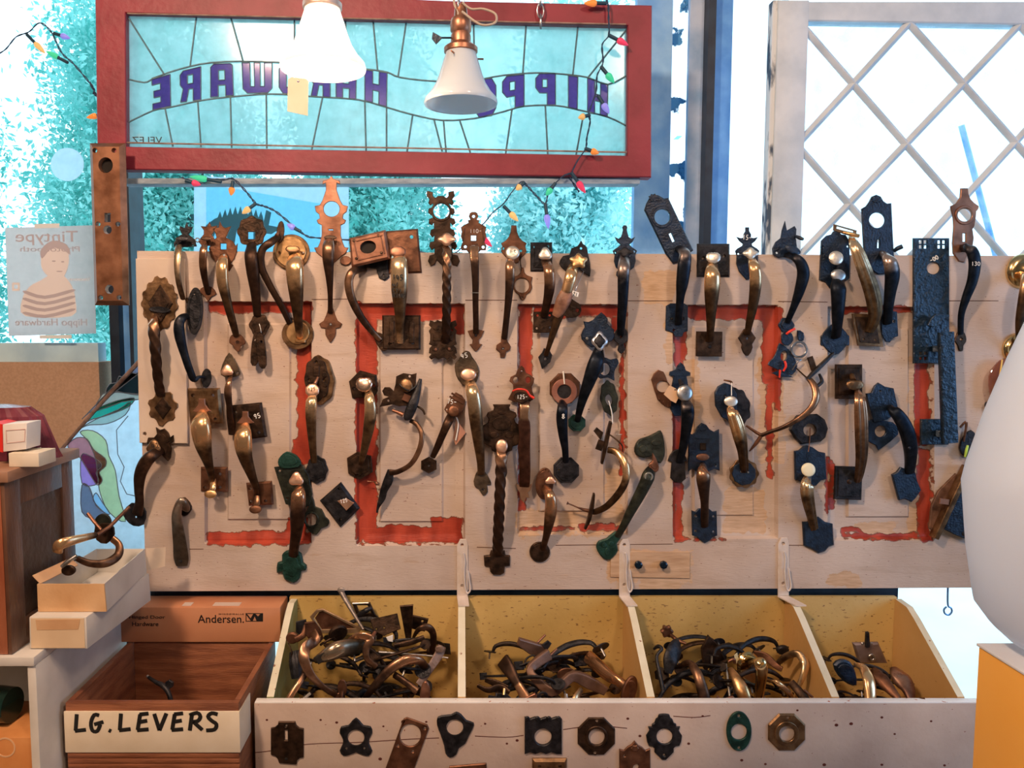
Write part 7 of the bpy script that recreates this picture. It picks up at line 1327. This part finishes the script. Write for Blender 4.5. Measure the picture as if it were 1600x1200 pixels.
h.std([(1020, 730, 7, 0), (1014, 742, 10.5, 0), (1008, 756, 10, 0), (998, 776, 9, 0), (985, 800, 7.5, 0), (974, 822, 6, 0), (965, 838, 5.5, 0)], VRD, 44, w0=0); h.ring(1014, 745, 4, 7, mat('grey_scroll_edge', (.25, .26, .24), (.4, .41, .38), .35, .7, 40), .050)
h.plate(smoothloop([(960, 832), (972, 830), (970, 842), (964, 850), (966, 860), (958, 872), (948, 876), (938, 868), (932, 856), (936, 846), (948, 842)], 2), GRN, th=.008, bev=.003, relief=[ell(944, 852, 4, 4, 14), ell(955, 850, 4, 4, 14), ell(949, 862, 4, 6, 14)])
# ================================================================ plates nailed to the front rail of the bins
RG = 'plates nailed on the front rail of the bins'; RL = -BF
def esc(label, cx, cy, o, m, holes, **k):
    h = Hd('escutcheon', label, 'escutcheon', cx, cy, RG); h.r.location.y = BF - .002; ld = dict(lift=RL, th=.004); ld.update(k); h.plate(o, m, holes, name='plate', **ld); return h
h = esc('dark brown keyhole plate with notched corners, first on the bin rail', 448, 1195, [(435, 1128), (461, 1128), (463, 1134), (468, 1138), (474, 1139), (474, 1184), (468, 1185), (464, 1189), (463, 1195), (436, 1193), (434, 1187), (430, 1182), (423, 1180), (423, 1138), (429, 1137), (434, 1133)], BRZ, [rect(447, 1149, 5, 16)] + hs([(447, 1134)], 2))
h.screw([(447, 1186)], HOLE, 266.5, 2.5)
esc('black six-lobed star escutcheon with round hole on the bin rail', 556, 1182, smoothloop(sym(556, 0, [(1, 1123), (6, 1127), (12, 1134), (23, 1136), (25.5, 1146), (20.5, 1156), (21, 1164), (25.5, 1174), (20, 1182), (11, 1181), (1, 1177)]), 2), IRN, [ell(556, 1153, 13, 12.5, 28)] + hs([(541, 1170), (569, 1170)], 2), bev=.002, hb=.0008)
esc('tilted brown rectangular plate with rounded corners and large round window', 632, 1235, place([(-21, -16), (-17, -20), (17, -20), (21, -16), (21, 85), (-21, 85)], 645, 1146, 20), BRN, [ell(641, 1149, 16.5, 17.5, 32)] + hs([(630, 1128), (664, 1138), (622, 1165), (645, 1174)], 2), bev=.0015)
esc('black heart-like lobed escutcheon with a bird-tail foot', 710, 1185, smoothloop([(684, 1121), (696, 1118), (705, 1117), (713, 1113), (721, 1117), (729, 1126), (740, 1130), (739, 1139), (733, 1150), (727, 1163), (717, 1170), (713, 1180), (703, 1185), (696, 1178), (694, 1166), (688, 1148), (683, 1134)], 2), IRN, [ell(710.6, 1137, 13, 12.5, 28)], bev=.002, hb=.0008)
sq = []
for k in range(8): sq.append((820 + 58 * k / 7, 1121 + (3 if k % 2 else 0)))
for k in range(8): sq.append((878 - 58 * k / 7, 1179 - (3 if k % 2 == 0 and 0 < k < 7 else 0)))
h = esc('black square fluted escutcheon with knobbed top edge and round hole', 849, 1179, sq, IRN, [ell(848.6, 1152, 13.5, 13, 28)], th=.006, bev=.0015)
for x in (824, 840, 858, 873): h.plate(ell(x, 1124, 4, 4, 12), IRN, lift=RL + .004, th=.004, bev=.0015, name='edge_knob')
h = esc('dark brown octagonal escutcheon with round hole, beside the square fluted one', 932, 1182, poly(932, 1151, 31.5, 8), BRZ, [ell(932.5, 1152, 12.5, 12.5, 28)] + hs([(933, 1127), (930, 1177)], 2.4), bev=.002, hb=.001); h.ring(932.5, 1152, 12.8, 17, BRZ, RL + .004, 'raised_ring')
esc('black leaf-edged diamond escutcheon with round hole above the crested brown plate', 1038, 1188, sym(1038, 0, [(3, 1116), (8, 1117), (10, 1122), (13, 1124), (15, 1130), (19, 1132), (19, 1136), (25, 1136), (23, 1142), (28, 1150), (26.5, 1160), (24, 1166), (18, 1167), (15, 1170), (15, 1176), (9, 1182), (3, 1188)]), IRN, [ell(1038.5, 1151, 12.5, 12, 28)] + hs([(1038, 1180)], 2), bev=.0015)
esc('slender dark green oval escutcheon with round hole', 1155, 1175, ell(1155, 1143, 19.5, 31, 40), GRN, [ell(1155, 1144, 12.5, 12.5, 28)] + hs([(1155, 1119), (1155, 1169)], 2.4))
h = esc('olive brass octagonal escutcheon with round hole, last on the bin rail', 1230, 1176, poly(1230, 1145, 31.5, 8), VRD if 0 else ABR, [ell(1230, 1147, 12, 12, 28)] + hs([(1232, 1122)], 2.4), bev=.003, hb=.001); h.ring(1230, 1147, 12.3, 19, ABR, RL + .004, 'raised_ring')
esc('brown crest-topped keyhole plate cut off by the bottom of the view', 992, 1235, [(968, 1171), (975, 1173), (981, 1167), (987, 1164), (992, 1158), (998, 1165), (1004, 1168), (1009, 1173), (1016, 1170), (1017, 1235), (968, 1235)], BRN, [smoothloop([(990, 1197), (997, 1194), (998, 1200), (994, 1212), (988, 1210)], 2)] + hs([(976, 1181)], 1.6), relief=[scallop(992, 1170, 6, 6, .12, 5)])
esc('dull brown chamfered square plate peeping in below the heart-like escutcheon', 731, 1240, [(702, 1198), (760, 1193), (763, 1240), (704, 1243)], BRN, [], bev=.002)
esc('brass square plate peeping in below the square fluted escutcheon', 859, 1240, rect(859, 1214, 54, 54), ABR, hs([(843, 1198), (875, 1198)], 2.2), th=.008, bev=.005, hb=.001)
# ================================================================ loose hardware heaped in the bins
HG = 'loose pulls heaped in the bins'
def loose(label, cx, cy, Y): h = Hd('loose_pull', label, 'door pull', cx, cy, HG); h.r.location.y = -Y / 1000; return h
# filler prototypes, coloured dark for the heap's shade: local frame, long axis x
DKB = mat('heap_shade_bronze', (0.010, 0.007, 0.006), (0.035, 0.021, 0.014), 0.45, 0.6, 50, 0.3)
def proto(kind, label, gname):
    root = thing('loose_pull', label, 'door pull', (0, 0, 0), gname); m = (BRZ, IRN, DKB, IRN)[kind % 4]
    bm = bmesh.new(); L_ = .095
    up = Vector((0, 1, 0))
    pts = [(-L_, 0, 0, .006, .004), (-L_ * .9, 0, .026, .008, .005), (-L_ * .5, 0, .042, .010, .006), (0, 0, .044, .010, .006), (L_ * .55, 0, .030, .008, .005), (L_, 0, 0, .006, .004)]
    sweep3(bm, pts, n=14, sub=5, flutes=(0, 5, 0, 0)[kind % 4]); mk('grip', bm, m, root, angle=50)
    for x, r, nn in ((-L_ - .012, .026, (8, 4, 6, 20)[kind % 4]), (L_ + .004, .019, (8, 4, 6, 20)[kind % 4])):
        bm = bmesh.new(); M = Matrix.Rotation(-PI / 2, 4, 'X')
        o = [(x + r * 1.1 * math.cos(2 * PI * k / nn + PI / nn), r * math.sin(2 * PI * k / nn + PI / nn)) for k in range(nn)]
        prism(bm, o, [], 0, .004, .0012, M); mk('end_plate', bm, m, root)
    bm = bmesh.new(); tube(bm, [(-L_ - .012, 0, 0), (-L_ - .012, 0, -.028)], .004, sub=1); mk('stud', bm, STL, root)
    return root
def copy_thing(r):
    c = r.copy(); COL.objects.link(c)
    for ch in r.children:
        d = ch.copy(); COL.objects.link(d); d.parent = c
    return c
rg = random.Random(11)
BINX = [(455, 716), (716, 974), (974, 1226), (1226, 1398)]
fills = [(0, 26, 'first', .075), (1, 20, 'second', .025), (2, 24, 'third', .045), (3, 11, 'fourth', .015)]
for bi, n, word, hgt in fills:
    xa = P(BINX[bi][0], 940, BB).x + .05; xb = P(BINX[bi][1], 940, BB).x - .035; protos = [proto(k, 'filler pull, coloured dark for shade, buried in the heap of the %s bin compartment' % word, 'buried pulls coloured dark for shade in the %s bin compartment' % word) for k in range(4)]
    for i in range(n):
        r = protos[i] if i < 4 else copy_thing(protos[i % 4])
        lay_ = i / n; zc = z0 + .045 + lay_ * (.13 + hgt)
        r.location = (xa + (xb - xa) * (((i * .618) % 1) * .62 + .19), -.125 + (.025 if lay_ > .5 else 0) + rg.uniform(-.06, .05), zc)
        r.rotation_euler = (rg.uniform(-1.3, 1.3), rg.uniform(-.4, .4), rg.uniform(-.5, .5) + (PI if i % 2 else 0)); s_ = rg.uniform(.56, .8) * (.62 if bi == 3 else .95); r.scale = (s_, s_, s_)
# ---- first compartment, named pieces on top (px, py, distance in front of the board in mm)
h = loose('broad brown strap pull curving down the left of the first bin', 500, 1100, 190)
h.grip([(486, 985, 150, 8, 2.5, .2), (492, 1000, 170, 9, 2.5, .3), (478, 1012, 195, 9, 2.5, .5), (475, 1030, 210, 8.5, 2.5, .5), (486, 1055, 212, 7, 2.5, .4), (508, 1076, 208, 5, 2.5, .3), (530, 1088, 200, 6, 2.5, .1)], wearmat('strap_tan', (.08, .04, .025), (.16, .085, .05), (.48, .27, .17)))
h.plate([(476, 968), (492, 970), (500, 984), (505, 1002), (496, 1010), (484, 1004), (476, 988)], BRN, hs([(499, 998)], 1.8), lift=.150, name='upper_plate', tilt=(10, 25)); h.plate([(524, 1084), (538, 1082), (541, 1106), (522, 1108)], BRN, lift=.200, name='lower_plate')
h = loose('thin grey steel lever sticking up highest out of the first bin', 548, 985, 60); h.rod([(533, 924, 18, 4.6), (538, 934, 26, 4.2), (552, 958, 50, 3.2), (568, 984, 80, 2.6)], mat('dull_grey_steel', (.20, .17, .155), (.34, .30, .28), .42, .7, 60, .2), sub=3); h.thumb(533, 922, 12, 9, MC['dull_grey_steel'], 22, name='lever_tip')
h = loose('dark wedge-shaped plate pull standing upright in the first bin', 636, 1010, 110); h.plate([(625, 944), (646, 942), (645, 968), (642, 1000), (633, 1000)], BRZ, lift=.100, name='wedge_plate', tilt=(12, 0)); h.grip([(616, 1009, 128, 4, 4), (640, 1004, 128, 5, 4), (663, 996, 120, 4, 4)], BRZ, name='cross_arm')
h = loose('dark square latch plate lying tilted near the middle of the first bin', 604, 990, 90); h.plate([(578, 970), (620, 961), (626, 984), (600, 994), (583, 986)], BRZ, hs([(600, 982), (588, 984)], 1.6), lift=.085, th=.006, name='latch_plate', tilt=(-18, 0)); h.plate([(603, 996), (614, 992), (614, 1004), (606, 1002)], CHALK, lift=.110, th=.002, name='paper_scrap')
h = loose('fat olive-bronze lever bulging in the middle of the first bin', 532, 1030, 170); h.grip([(492, 1032, 190, 5, 5, .2), (510, 1024, 192, 11, 11, .6), (526, 1016, 186, 14, 13, .9), (545, 1012, 170, 14, 12, .2), (566, 1010, 150, 11, 9, 0)], wearmat('lever_olive', (.06, .05, .035), (.12, .10, .07), (.40, .31, .22))); h.plate(rect(502, 1029, 18, 12, -30), HOLE, lift=.196, th=.005, name='square_socket')
h = loose('copper strap pull folded over the fat olive lever', 585, 1045, 130); h.grip([(545, 1002, 150, 5, 3, .9), (560, 994, 160, 6, 3, .9), (578, 998, 165, 7, 3, .6), (572, 1014, 172, 6, 3, .3), (574, 1030, 176, 5, 3, .4), (588, 1042, 172, 4.5, 3, .5)], W_BRZ); h.rod([(580, 998, 160, 4), (586, 988, 140, 3)], COP, 'neck')
h = loose('large brown arched pull rising across the right half of the first bin', 615, 1100, 190); h.std([(562, 1104, 4.5, 0), (576, 1084, 5.5, .1), (592, 1064, 7, .2), (612, 1044, 8, .4), (634, 1032, 8.5, .7), (654, 1032, 7.5, .5), (664, 1042, 6.5, 0)], W_BRZ, 215, foot=175)
h = loose('scuffed grey strip plate pull slanting down the right side of the first bin', 672, 1070, 170); h.grip([(690, 1010, 120, 7, 2.5), (686, 1022, 140, 7.5, 2.5), (672, 1044, 160, 6.5, 2.5), (654, 1070, 180, 6, 2.5)], mat('scuffed_brown_grey', (.17, .11, .085), (.30, .21, .17), .5, .6, 60, .3), box_=6); h.thumb(687, 1014, 15, 12, MC['scuffed_brown_grey'], 146, name='strip_end')
h = loose('dark hooked pull arching at the back right of the first bin', 672, 1020, 80); h.std([(646, 996, 2.5, 0), (654, 984, 4, .3), (668, 980, 6, .3), (677, 992, 5.5, .1), (675, 1020, 5, 0)], W_BRZ, 110, foot=70); h.plate(rect(654, 974, 26, 24, 15), BRZ, hs([(660, 970)], 2), lift=.055, name='square_plate', tilt=(15, 0))
h = loose('dark domed disc rose tipped on edge at the left of the first bin', 528, 1005, 120); h.plate(ell(527, 990, 16, 14, 26, 30), BRZ, hs([(520, 994)], 2), lift=.130, th=.007, bev=.003, hb=.001, name='rose', tilt=(20, 30)); h.rod([(500, 1008, 150, 2), (520, 996, 140, 2)], BRZ, 'spindle')
h = loose('brown bent bracket pull at the far left edge of the first bin', 452, 1010, 150); h.plate(ell(456, 998, 10, 9, 20), BRN, lift=.150, th=.008, bev=.003, name='cup_end'); h.plate([(462, 972), (478, 968), (480, 984), (470, 994), (462, 988)], IRN, lift=.120, name='latch_plate'); h.grip([(462, 1000, 160, 5, 3), (474, 992, 155, 5, 3), (480, 978, 140, 6, 3)], BRN, name='arm'); h.rod([(450, 1004, 150, 1.2), (456, 1020, 160, 1.2), (452, 1034, 160, 1.2)], BRZ, 'wire')
h = loose('tan framed long plate leaning at the back left of the first bin', 525, 985, 60); h.plate([(484, 964), (494, 953), (504, 951), (566, 982), (560, 990), (500, 990)], mat('tan_edge_bronze', (.24, .15, .08), (.42, .29, .17), .4, .6, 30, .1), [[(490, 966), (497, 957), (504, 955), (556, 982), (502, 984)]], lift=.060, name='frame'); h.plate([(492, 966), (498, 957), (504, 955), (555, 982), (503, 984)], BRN, lift=.055, name='plate_field')
h = loose('orange-worn copper bar standing in the lower left corner of the first bin', 455, 1105, 215); h.grip([(443, 1108, 238, 4.5, 4, .9), (454, 1088, 228, 5.5, 4, .9), (466, 1070, 215, 5, 4, .7), (476, 1054, 200, 5, 4, 0)], W_BRZ); h.plate(rect(478, 1052, 14, 12, 10), BRZ, lift=.195, name='end_block')
h = loose('dark bar with a pale serrated strip in front of the copper bar', 475, 1103, 235); h.rod([(462, 1104, 236, 3), (486, 1082, 222, 3)], BRZ, 'bar', sub=1, box_=5); h.rod([(461, 1103, 240, 2.2), (485, 1083, 226, 2.2)], THS, 'pale_strip', sub=1, box_=5)
h = loose('copper rose ring joined to a bar at the lower right of the first bin', 662, 1105, 225); h.grip([(616, 1054, 200, 5.5, 5, .1), (634, 1066, 215, 5.5, 5, .2), (652, 1080, 225, 6.5, 6, .5)], W_BRZ, name='bar'); h.plate(ell(664, 1086, 8, 21, 26, 4), COP, lift=.222, th=.006, bev=.002, name='rose_ring'); h.rod([(628, 1092, 220, 2), (640, 1098, 225, 3), (650, 1100, 225, 2.4)], THS, 'paper_curl')
h = loose('dark framed plate propped against the back of the first bin', 575, 968, 30); h.plate([(550, 943), (578, 942), (586, 960), (592, 966), (586, 975), (560, 968)], BRZ, [[(557, 946), (574, 946), (580, 958), (562, 960)]], lift=.020, th=.006, name='frame'); h.rod([(560, 962, 40, 4), (572, 954, 44, 4.5), (580, 950, 40, 3)], IRN, 'cylinder'); h.rod([(551, 943, 30, 1.6), (576, 942, 30, 1.6)], THS, 'pale_edge', sub=1)
h = loose('dark threaded rod lying level across the right of the first bin', 640, 1025, 140); h.rod([(592, 1019, 150, 2.6), (622, 1021, 150, 1.8), (665, 1024, 145, 1.5), (700, 1028, 140, 1.5)], STL, 'rod', sub=2)
h = loose('dark lobed drop hanging in the shadow at the front of the first bin', 540, 1100, 225); h.plate(smoothloop([(534, 1062), (540, 1066), (542, 1080), (536, 1088), (528, 1082), (528, 1068)], 2), BRN, lift=.205, name='thumb_tab'); h.rod([(535, 1080, 215, 2), (534, 1100, 222, 3)], BRN, 'arm')
h = loose('dark scored bell pull hanging down the left wall of the first bin', 462, 1060, 170); h.grip([(460, 1018, 150, 8, 6), (462, 1036, 165, 11, 7), (464, 1060, 175, 9, 6)], IRN, flutes=8, name='bell')
# ---- second compartment
MSQ = mat('matte_brown_square_bar', (.15, .085, .06), (.24, .14, .10), .45, .5, 40, .2)
h = loose('bent square-section brown bar pull with two studs, topmost in the second bin', 845, 1085, 120)
h.plate([(807, 1003), (810, 992), (849, 1010), (856, 1020), (836, 1026), (826, 1022)], MSQ, lift=.090, th=.010, bev=.002, name='end_wedge', tilt=(15, 10)); h.grip([(858, 1022, 110, 9, 7), (840, 1034, 125, 8, 7), (828, 1048, 140, 6.5, 6), (842, 1066, 155, 7, 6), (862, 1080, 165, 8, 7), (880, 1068, 165, 7.5, 7), (896, 1056, 155, 8, 7), (920, 1066, 150, 10, 7), (946, 1080, 145, 7, 5)], MSQ, box_=7, sub=3); h.rod([(840, 1004, 100, 2), (852, 992, 90, 2)], COP, 'stud', sub=1); h.rod([(860, 1024, 110, 2), (870, 1014, 100, 2)], COP, 'stud', sub=1); h.plate([(846, 1008), (856, 1001), (862, 1006), (854, 1018)], IRN, lift=.095, name='nut')
h = loose('flat-ended brown lever with orange-worn foot, left of the bent square bar', 810, 1100, 180); h.grip([(786, 1032, 130, 12, 6, 0), (794, 1044, 150, 11, 6, 0), (806, 1064, 170, 7.5, 6, .0), (812, 1074, 180, 7, 6, .7), (822, 1092, 195, 9, 6, 1)], W_BRZ, box_=4, name='lever'); h.plate([(814, 1094), (836, 1084), (841, 1090), (824, 1106), (815, 1102)], COP, lift=.195, th=.008, name='foot')
h = loose('smooth tan wooden-looking rod pull slanting at the right of the second bin', 955, 1080, 110); h.grip([(919, 1026, 60, 11, 11, 1), (934, 1040, 90, 11, 11, 1), (952, 1056, 120, 10, 10, .9), (966, 1064, 140, 8, 8, .9), (978, 1074, 150, 9, 9, .1), (984, 1080, 155, 7, 7, 0)], wearmat('rod_tan', (.06, .035, .025), (.12, .07, .05), (.48, .25, .13)), name='grip'); h.plate([(912, 1018), (918, 1018), (918, 1040), (912, 1040)], BRZ, lift=.050, name='end_plate')
h = loose('brown oval rose leaning against the right wall of the second bin', 984, 1100, 190); h.plate(ell(983, 1080, 14, 23, 28, 20), BRN, lift=.185, th=.006, bev=.002, name='rose', rim=.75, tilt=(0, 25))
h = loose('black hook and coil of wire behind the bent square bar', 828, 1050, 100); h.rod([(820, 1044, 110, 1.6), (822, 1030, 100, 1.6), (834, 1024, 100, 1.6), (838, 1034, 115, 1.6), (826, 1044, 125, 1.6)], IRN, 'coil'); h.rod([(830, 1036, 120, 1.4), (838, 1030, 110, 1.8)], THS, 'pale_tab')
h = loose('copper disc end plate above the bent square bar grip', 882, 1060, 90); h.plate(ell(880, 1046, 12, 8, 22), IRN, lift=.080, name='dark_cup'); h.plate(smoothloop([(872, 1050), (884, 1044), (898, 1048), (898, 1064), (884, 1070), (872, 1062)], 2), BRN, lift=.100, name='end_plate')
h = loose('black flared latch plate with a brass stud at the front left of the second bin', 780, 1103, 220); h.plate([(758, 1100), (764, 1088), (776, 1090), (778, 1085), (792, 1086), (806, 1098), (808, 1106), (758, 1106)], IRN, lift=.215, th=.005, name='latch_plate', tilt=(-10, 0)); h.rod([(787, 1086, 220, 2.4), (788, 1076, 212, 2.4)], GLD, 'stud', sub=1)
h = loose('slim black thumb lever lying at the far left of the second bin', 765, 1085, 170); h.grip([(746, 1071, 160, 3, 2), (762, 1078, 170, 5, 3), (782, 1074, 165, 6, 3), (796, 1082, 175, 4, 3)], BRZ, name='lever'); h.grip([(758, 1062, 140, 4, 2), (776, 1068, 150, 6, 3), (794, 1074, 160, 3, 2)], BRZ, name='blade')
h = loose('dark ring rose with a pale stud in the middle of the second bin front', 850, 1102, 215); h.ring(848, 1090, 5, 9, IRN, .205); h.rod([(884, 1084, 215, 3), (886, 1102, 222, 3)], THS, 'pale_stud', sub=1); h.grip([(892, 1104, 220, 5, 4, .5), (900, 1090, 210, 6, 4, .6), (908, 1078, 190, 5, 4, .3)], W_GLD, name='grip')
# ---- third compartment
h = loose('black oval thumb lever with leafy brown knob, highest in the third bin', 1055, 1045, 110); h.grip([(1044, 1052, 150, 6, 4), (1048, 1030, 140, 13, 6), (1056, 1012, 120, 13, 6), (1060, 1002, 100, 6, 5)], IRN, name='oval_lever'); h.plate(scallop(1043, 988, 9, 6, .14, 9), BRN, lift=.075, th=.010, bev=.003, name='leafy_knob'); h.rod([(1048, 992, 85, 3), (1058, 1000, 100, 3.4), (1072, 1006, 110, 2.6)], BRN, 'neck')
h = loose('black hexagonal lozenge plate standing upright in the third bin', 1117, 1065, 110); h.plate([(1094, 1012), (1106, 992), (1124, 1010), (1134, 1032), (1130, 1052), (1119, 1066), (1098, 1044), (1096, 1030)], BRZ, hs([(1107, 1046)], 2), lift=.105, th=.006, bev=.002, name='lozenge_plate', relief=[ell(1108, 1018, 4, 4, 14), poly(1122, 1055, 6, 4)], tilt=(0, 12)); h.rod([(1112, 1040, 115, 2), (1126, 1036, 125, 2.4), (1136, 1033, 130, 4)], BRZ, 'stud', sub=2); h.rod([(1134, 1036, 130, 1.6), (1140, 1088, 190, 1.8)], THS, 'pale_spindle', sub=1)
h = loose('plain brown arched pull humping at the front left of the third bin', 1090, 1100, 210); h.grip([(1062, 1042, 150, 4, 4, .2), (1076, 1036, 175, 6, 5, .3), (1088, 1050, 205, 7.5, 6, .4), (1096, 1072, 222, 9, 7, .3), (1102, 1098, 230, 10, 7, .1)], W_BRZ)
h = loose('polished brass pull with a domed oval rose, brightest in the third bin', 1185, 1100, 170); h.plate(ell(1172, 1046, 20, 25, 32, -10), BRS, hs([(1172, 1034)], 2), lift=.130, th=.008, bev=.004, hb=.001, name='rose', rim=.8, tilt=(-8, 10)); h.std([(1176, 1038, 8, 1), (1186, 1034, 10, 1), (1190, 1048, 10, 1), (1188, 1072, 8.5, 1), (1184, 1102, 7, 1)], BRS, 225, foot=150)
h = loose('satin gold pull slanting left of the polished brass one in the third bin', 1160, 1100, 200); h.grip([(1141, 1046, 160, 5, 5, 1), (1150, 1060, 190, 8, 7, 1), (1160, 1080, 210, 11, 8, 1), (1168, 1104, 220, 9, 7, 1)], GLD)
h = loose('thin gold-edged curved pull right of the polished brass one', 1225, 1100, 200); h.std([(1198, 1062, 3, .9), (1212, 1066, 4, .9), (1228, 1078, 4.5, .9), (1236, 1090, 4.5, .8), (1232, 1106, 4, .7)], W_GLD, 215, foot=170)
h = loose('olive gold pull arching against the right wall of the third bin', 1255, 1070, 130); h.grip([(1212, 1040, 90, 4, 4, .2), (1228, 1026, 110, 6, 5, .3), (1246, 1022, 130, 6.5, 5, .4), (1258, 1036, 145, 6.5, 5, .9), (1256, 1052, 155, 5.5, 5, .8), (1248, 1072, 160, 4, 4, .5)], W_ABR); h.plate(ell(1224, 1016, 10, 8, 20), IRN, lift=.070, th=.008, bev=.003, name='rose', tilt=(15, 0))
h = loose('small cream tag and copper clip beside the lozenge plate', 1152, 1036, 130); h.plate([(1147, 1024), (1152, 1020), (1155, 1032), (1150, 1038)], mat('cream_tag', (.75, .70, .45), rough=.7), lift=.128, th=.002, bev=.0003, name='paper_tag'); h.rod([(1138, 1034, 130, 1.8), (1146, 1030, 130, 3), (1148, 1036, 130, 2)], COP, 'clip')
h = loose('dark drawn bar with a copper tip leaning at the lower right of the third bin', 1255, 1098, 220); h.grip([(1236, 1066, 190, 6, 4), (1248, 1080, 210, 7, 4), (1262, 1098, 225, 8, 4)], BRZ, name='bar'); h.rod([(1256, 1078, 215, 1.8), (1270, 1090, 222, 2.2)], COP, 'copper_tip', sub=1)
h = loose('slim black hooked pull against the left wall of the third bin', 1025, 1080, 170); h.rod([(1022, 1014, 120, 2), (1028, 1010, 130, 3.2), (1034, 1014, 140, 3), (1026, 1026, 150, 2.6), (1030, 1050, 170, 3), (1036, 1078, 190, 4)], IRN, 'grip')
h = loose('dark flat strap pull behind the polished brass one', 1205, 1030, 80); h.grip([(1178, 1020, 80, 4, 3), (1196, 1026, 95, 6, 3), (1212, 1040, 110, 5, 3), (1222, 1046, 120, 4, 3)], BRN, box_=5)
h = loose('small copper clamp at the front of the third bin', 1136, 1100, 222); h.rod([(1120, 1088, 218, 2), (1130, 1094, 224, 2), (1144, 1090, 224, 3.4), (1144, 1098, 226, 2.6)], COP, 'clamp')
# ---- fourth compartment
h = loose('square grey-brown plate with studs standing on the heap in the last bin', 1362, 1045, 60); h.plate([(1332, 1004), (1372, 1003), (1389, 1038), (1344, 1038)], BRN if 0 else mat('grey_brown_plate', (.20, .14, .12), (.34, .25, .22), .45, .55, 30, .2), [], lift=.050, th=.008, bev=.004, hb=.001, name='plate', tilt=(8, 0)); h.rod([(1355, 1010, 62, 3.5), (1355, 988, 70, 2.6)], IRN, 'spindle', sub=1, box_=5); h.ring(1363, 1028, 2.5, 6, STL, .060); h.screw([(1348, 1006), (1362, 1006)], STL, 61, 2.4)
h = loose('gold-worn black cupped pull at the left of the last bin', 1340, 1095, 190); h.plate(smoothloop([(1304, 1040), (1316, 1032), (1330, 1036), (1338, 1052), (1340, 1072), (1326, 1070), (1312, 1058)], 2), NAV, lift=.130, th=.010, bev=.004, name='cup', rim=.7); h.grip([(1336, 1038, 150, 4, 4, .6), (1350, 1046, 175, 7.5, 6, .9), (1358, 1066, 200, 10, 7, .8), (1360, 1098, 220, 9, 7, 1)], W_GLD)
h = loose('smooth plum-brown egg lever in the middle of the last bin', 1385, 1090, 170); h.grip([(1364, 1046, 120, 5, 4), (1374, 1058, 150, 11, 8), (1388, 1074, 175, 9, 7), (1404, 1092, 200, 5, 4)], BRN, name='lever')
h = loose('smooth copper-brown egg lever at the right of the last bin', 1415, 1090, 150); h.grip([(1396, 1044, 110, 6, 5, .3), (1406, 1058, 135, 14, 10, .6), (1418, 1076, 160, 12, 9, .3), (1424, 1096, 185, 6, 5, 0)], wearmat('egg_copper', (.14, .07, .05), (.22, .12, .09), (.50, .30, .22)), name='lever')
h = loose('short screw lying on the rail edge of the last bin', 1435, 1096, 245); h.rod([(1410, 1094, 238, 1.6), (1430, 1094, 242, 1.8), (1438, 1093, 244, 3), (1445, 1093, 246, 3)], BRN, 'screw', sub=1)
# ---- inside the lever box and in the upper carton
h = Hd('loose_lever', 'black lever with a bright tip lying in the LG. LEVERS box', 'lever', 255, 1085); h.r.location.y = -.2; h.rod([(232, 1058, 180, 2.6), (244, 1066, 190, 3.2), (256, 1072, 200, 4.6), (264, 1084, 210, 4), (268, 1100, 215, 4)], IRN, 'lever'); h.plate(poly(264, 1070, 7, 6), IRN, lift=.200, th=.006, name='nut'); h.rod([(230, 1056, 178, 2.4), (233, 1059, 181, 2.4)], STL, 'bright_tip', sub=1)
CG = 'old pulls lying in the upper carton'
def cl(label, cx, cy): h = Hd('loose_pull', label, 'door pull', cx, cy, CG); h.r.location.y = -.25; return h
h = cl('gold and black pull with a wide strap laid across the back of the upper carton', 120, 870); h.grip([(90, 862, 330, 8, 5, .6), (92, 852, 335, 9, 5, .7), (108, 846, 325, 8, 5, .9), (132, 840, 300, 6, 5, .7), (150, 836, 280, 5, 4, 0)], W_GLD); h.rod([(152, 836, 275, 3.6), (170, 824, 255, 3), (186, 808, 235, 3), (202, 792, 215, 2.6)], BRN, 'spindle', sub=2)
h = cl('brown curved pull with an oval end in front in the upper carton', 140, 885); h.grip([(120, 872, 325, 5, 4, .2), (140, 880, 315, 6, 5, .3), (165, 880, 300, 7, 5, .4), (184, 868, 280, 7, 5, .2), (186, 852, 270, 6, 4, .4), (176, 842, 265, 6, 4, .5)], W_BRZ); h.rod([(96, 886, 330, 3), (108, 876, 325, 3.4), (120, 868, 320, 3)], STL, 'bolt'); h.plate(ell(106, 892, 11, 8, 20), BRZ, lift=.315, th=.006, name='rose')
h = cl('dark mottled upright plate with two crossed rods behind the carton pulls', 158, 838); h.plate(ell(160, 818, 13, 15, 24), VRD, lift=.230, th=.006, name='rose'); h.plate(smoothloop([(148, 822), (172, 818), (178, 836), (166, 850), (150, 844)], 2), BRZ, lift=.240, th=.006, name='latch_plate'); h.rod([(137, 802, 250, 2.8), (146, 814, 255, 2.8), (158, 828, 260, 2.8)], COP, 'rod', sub=1)
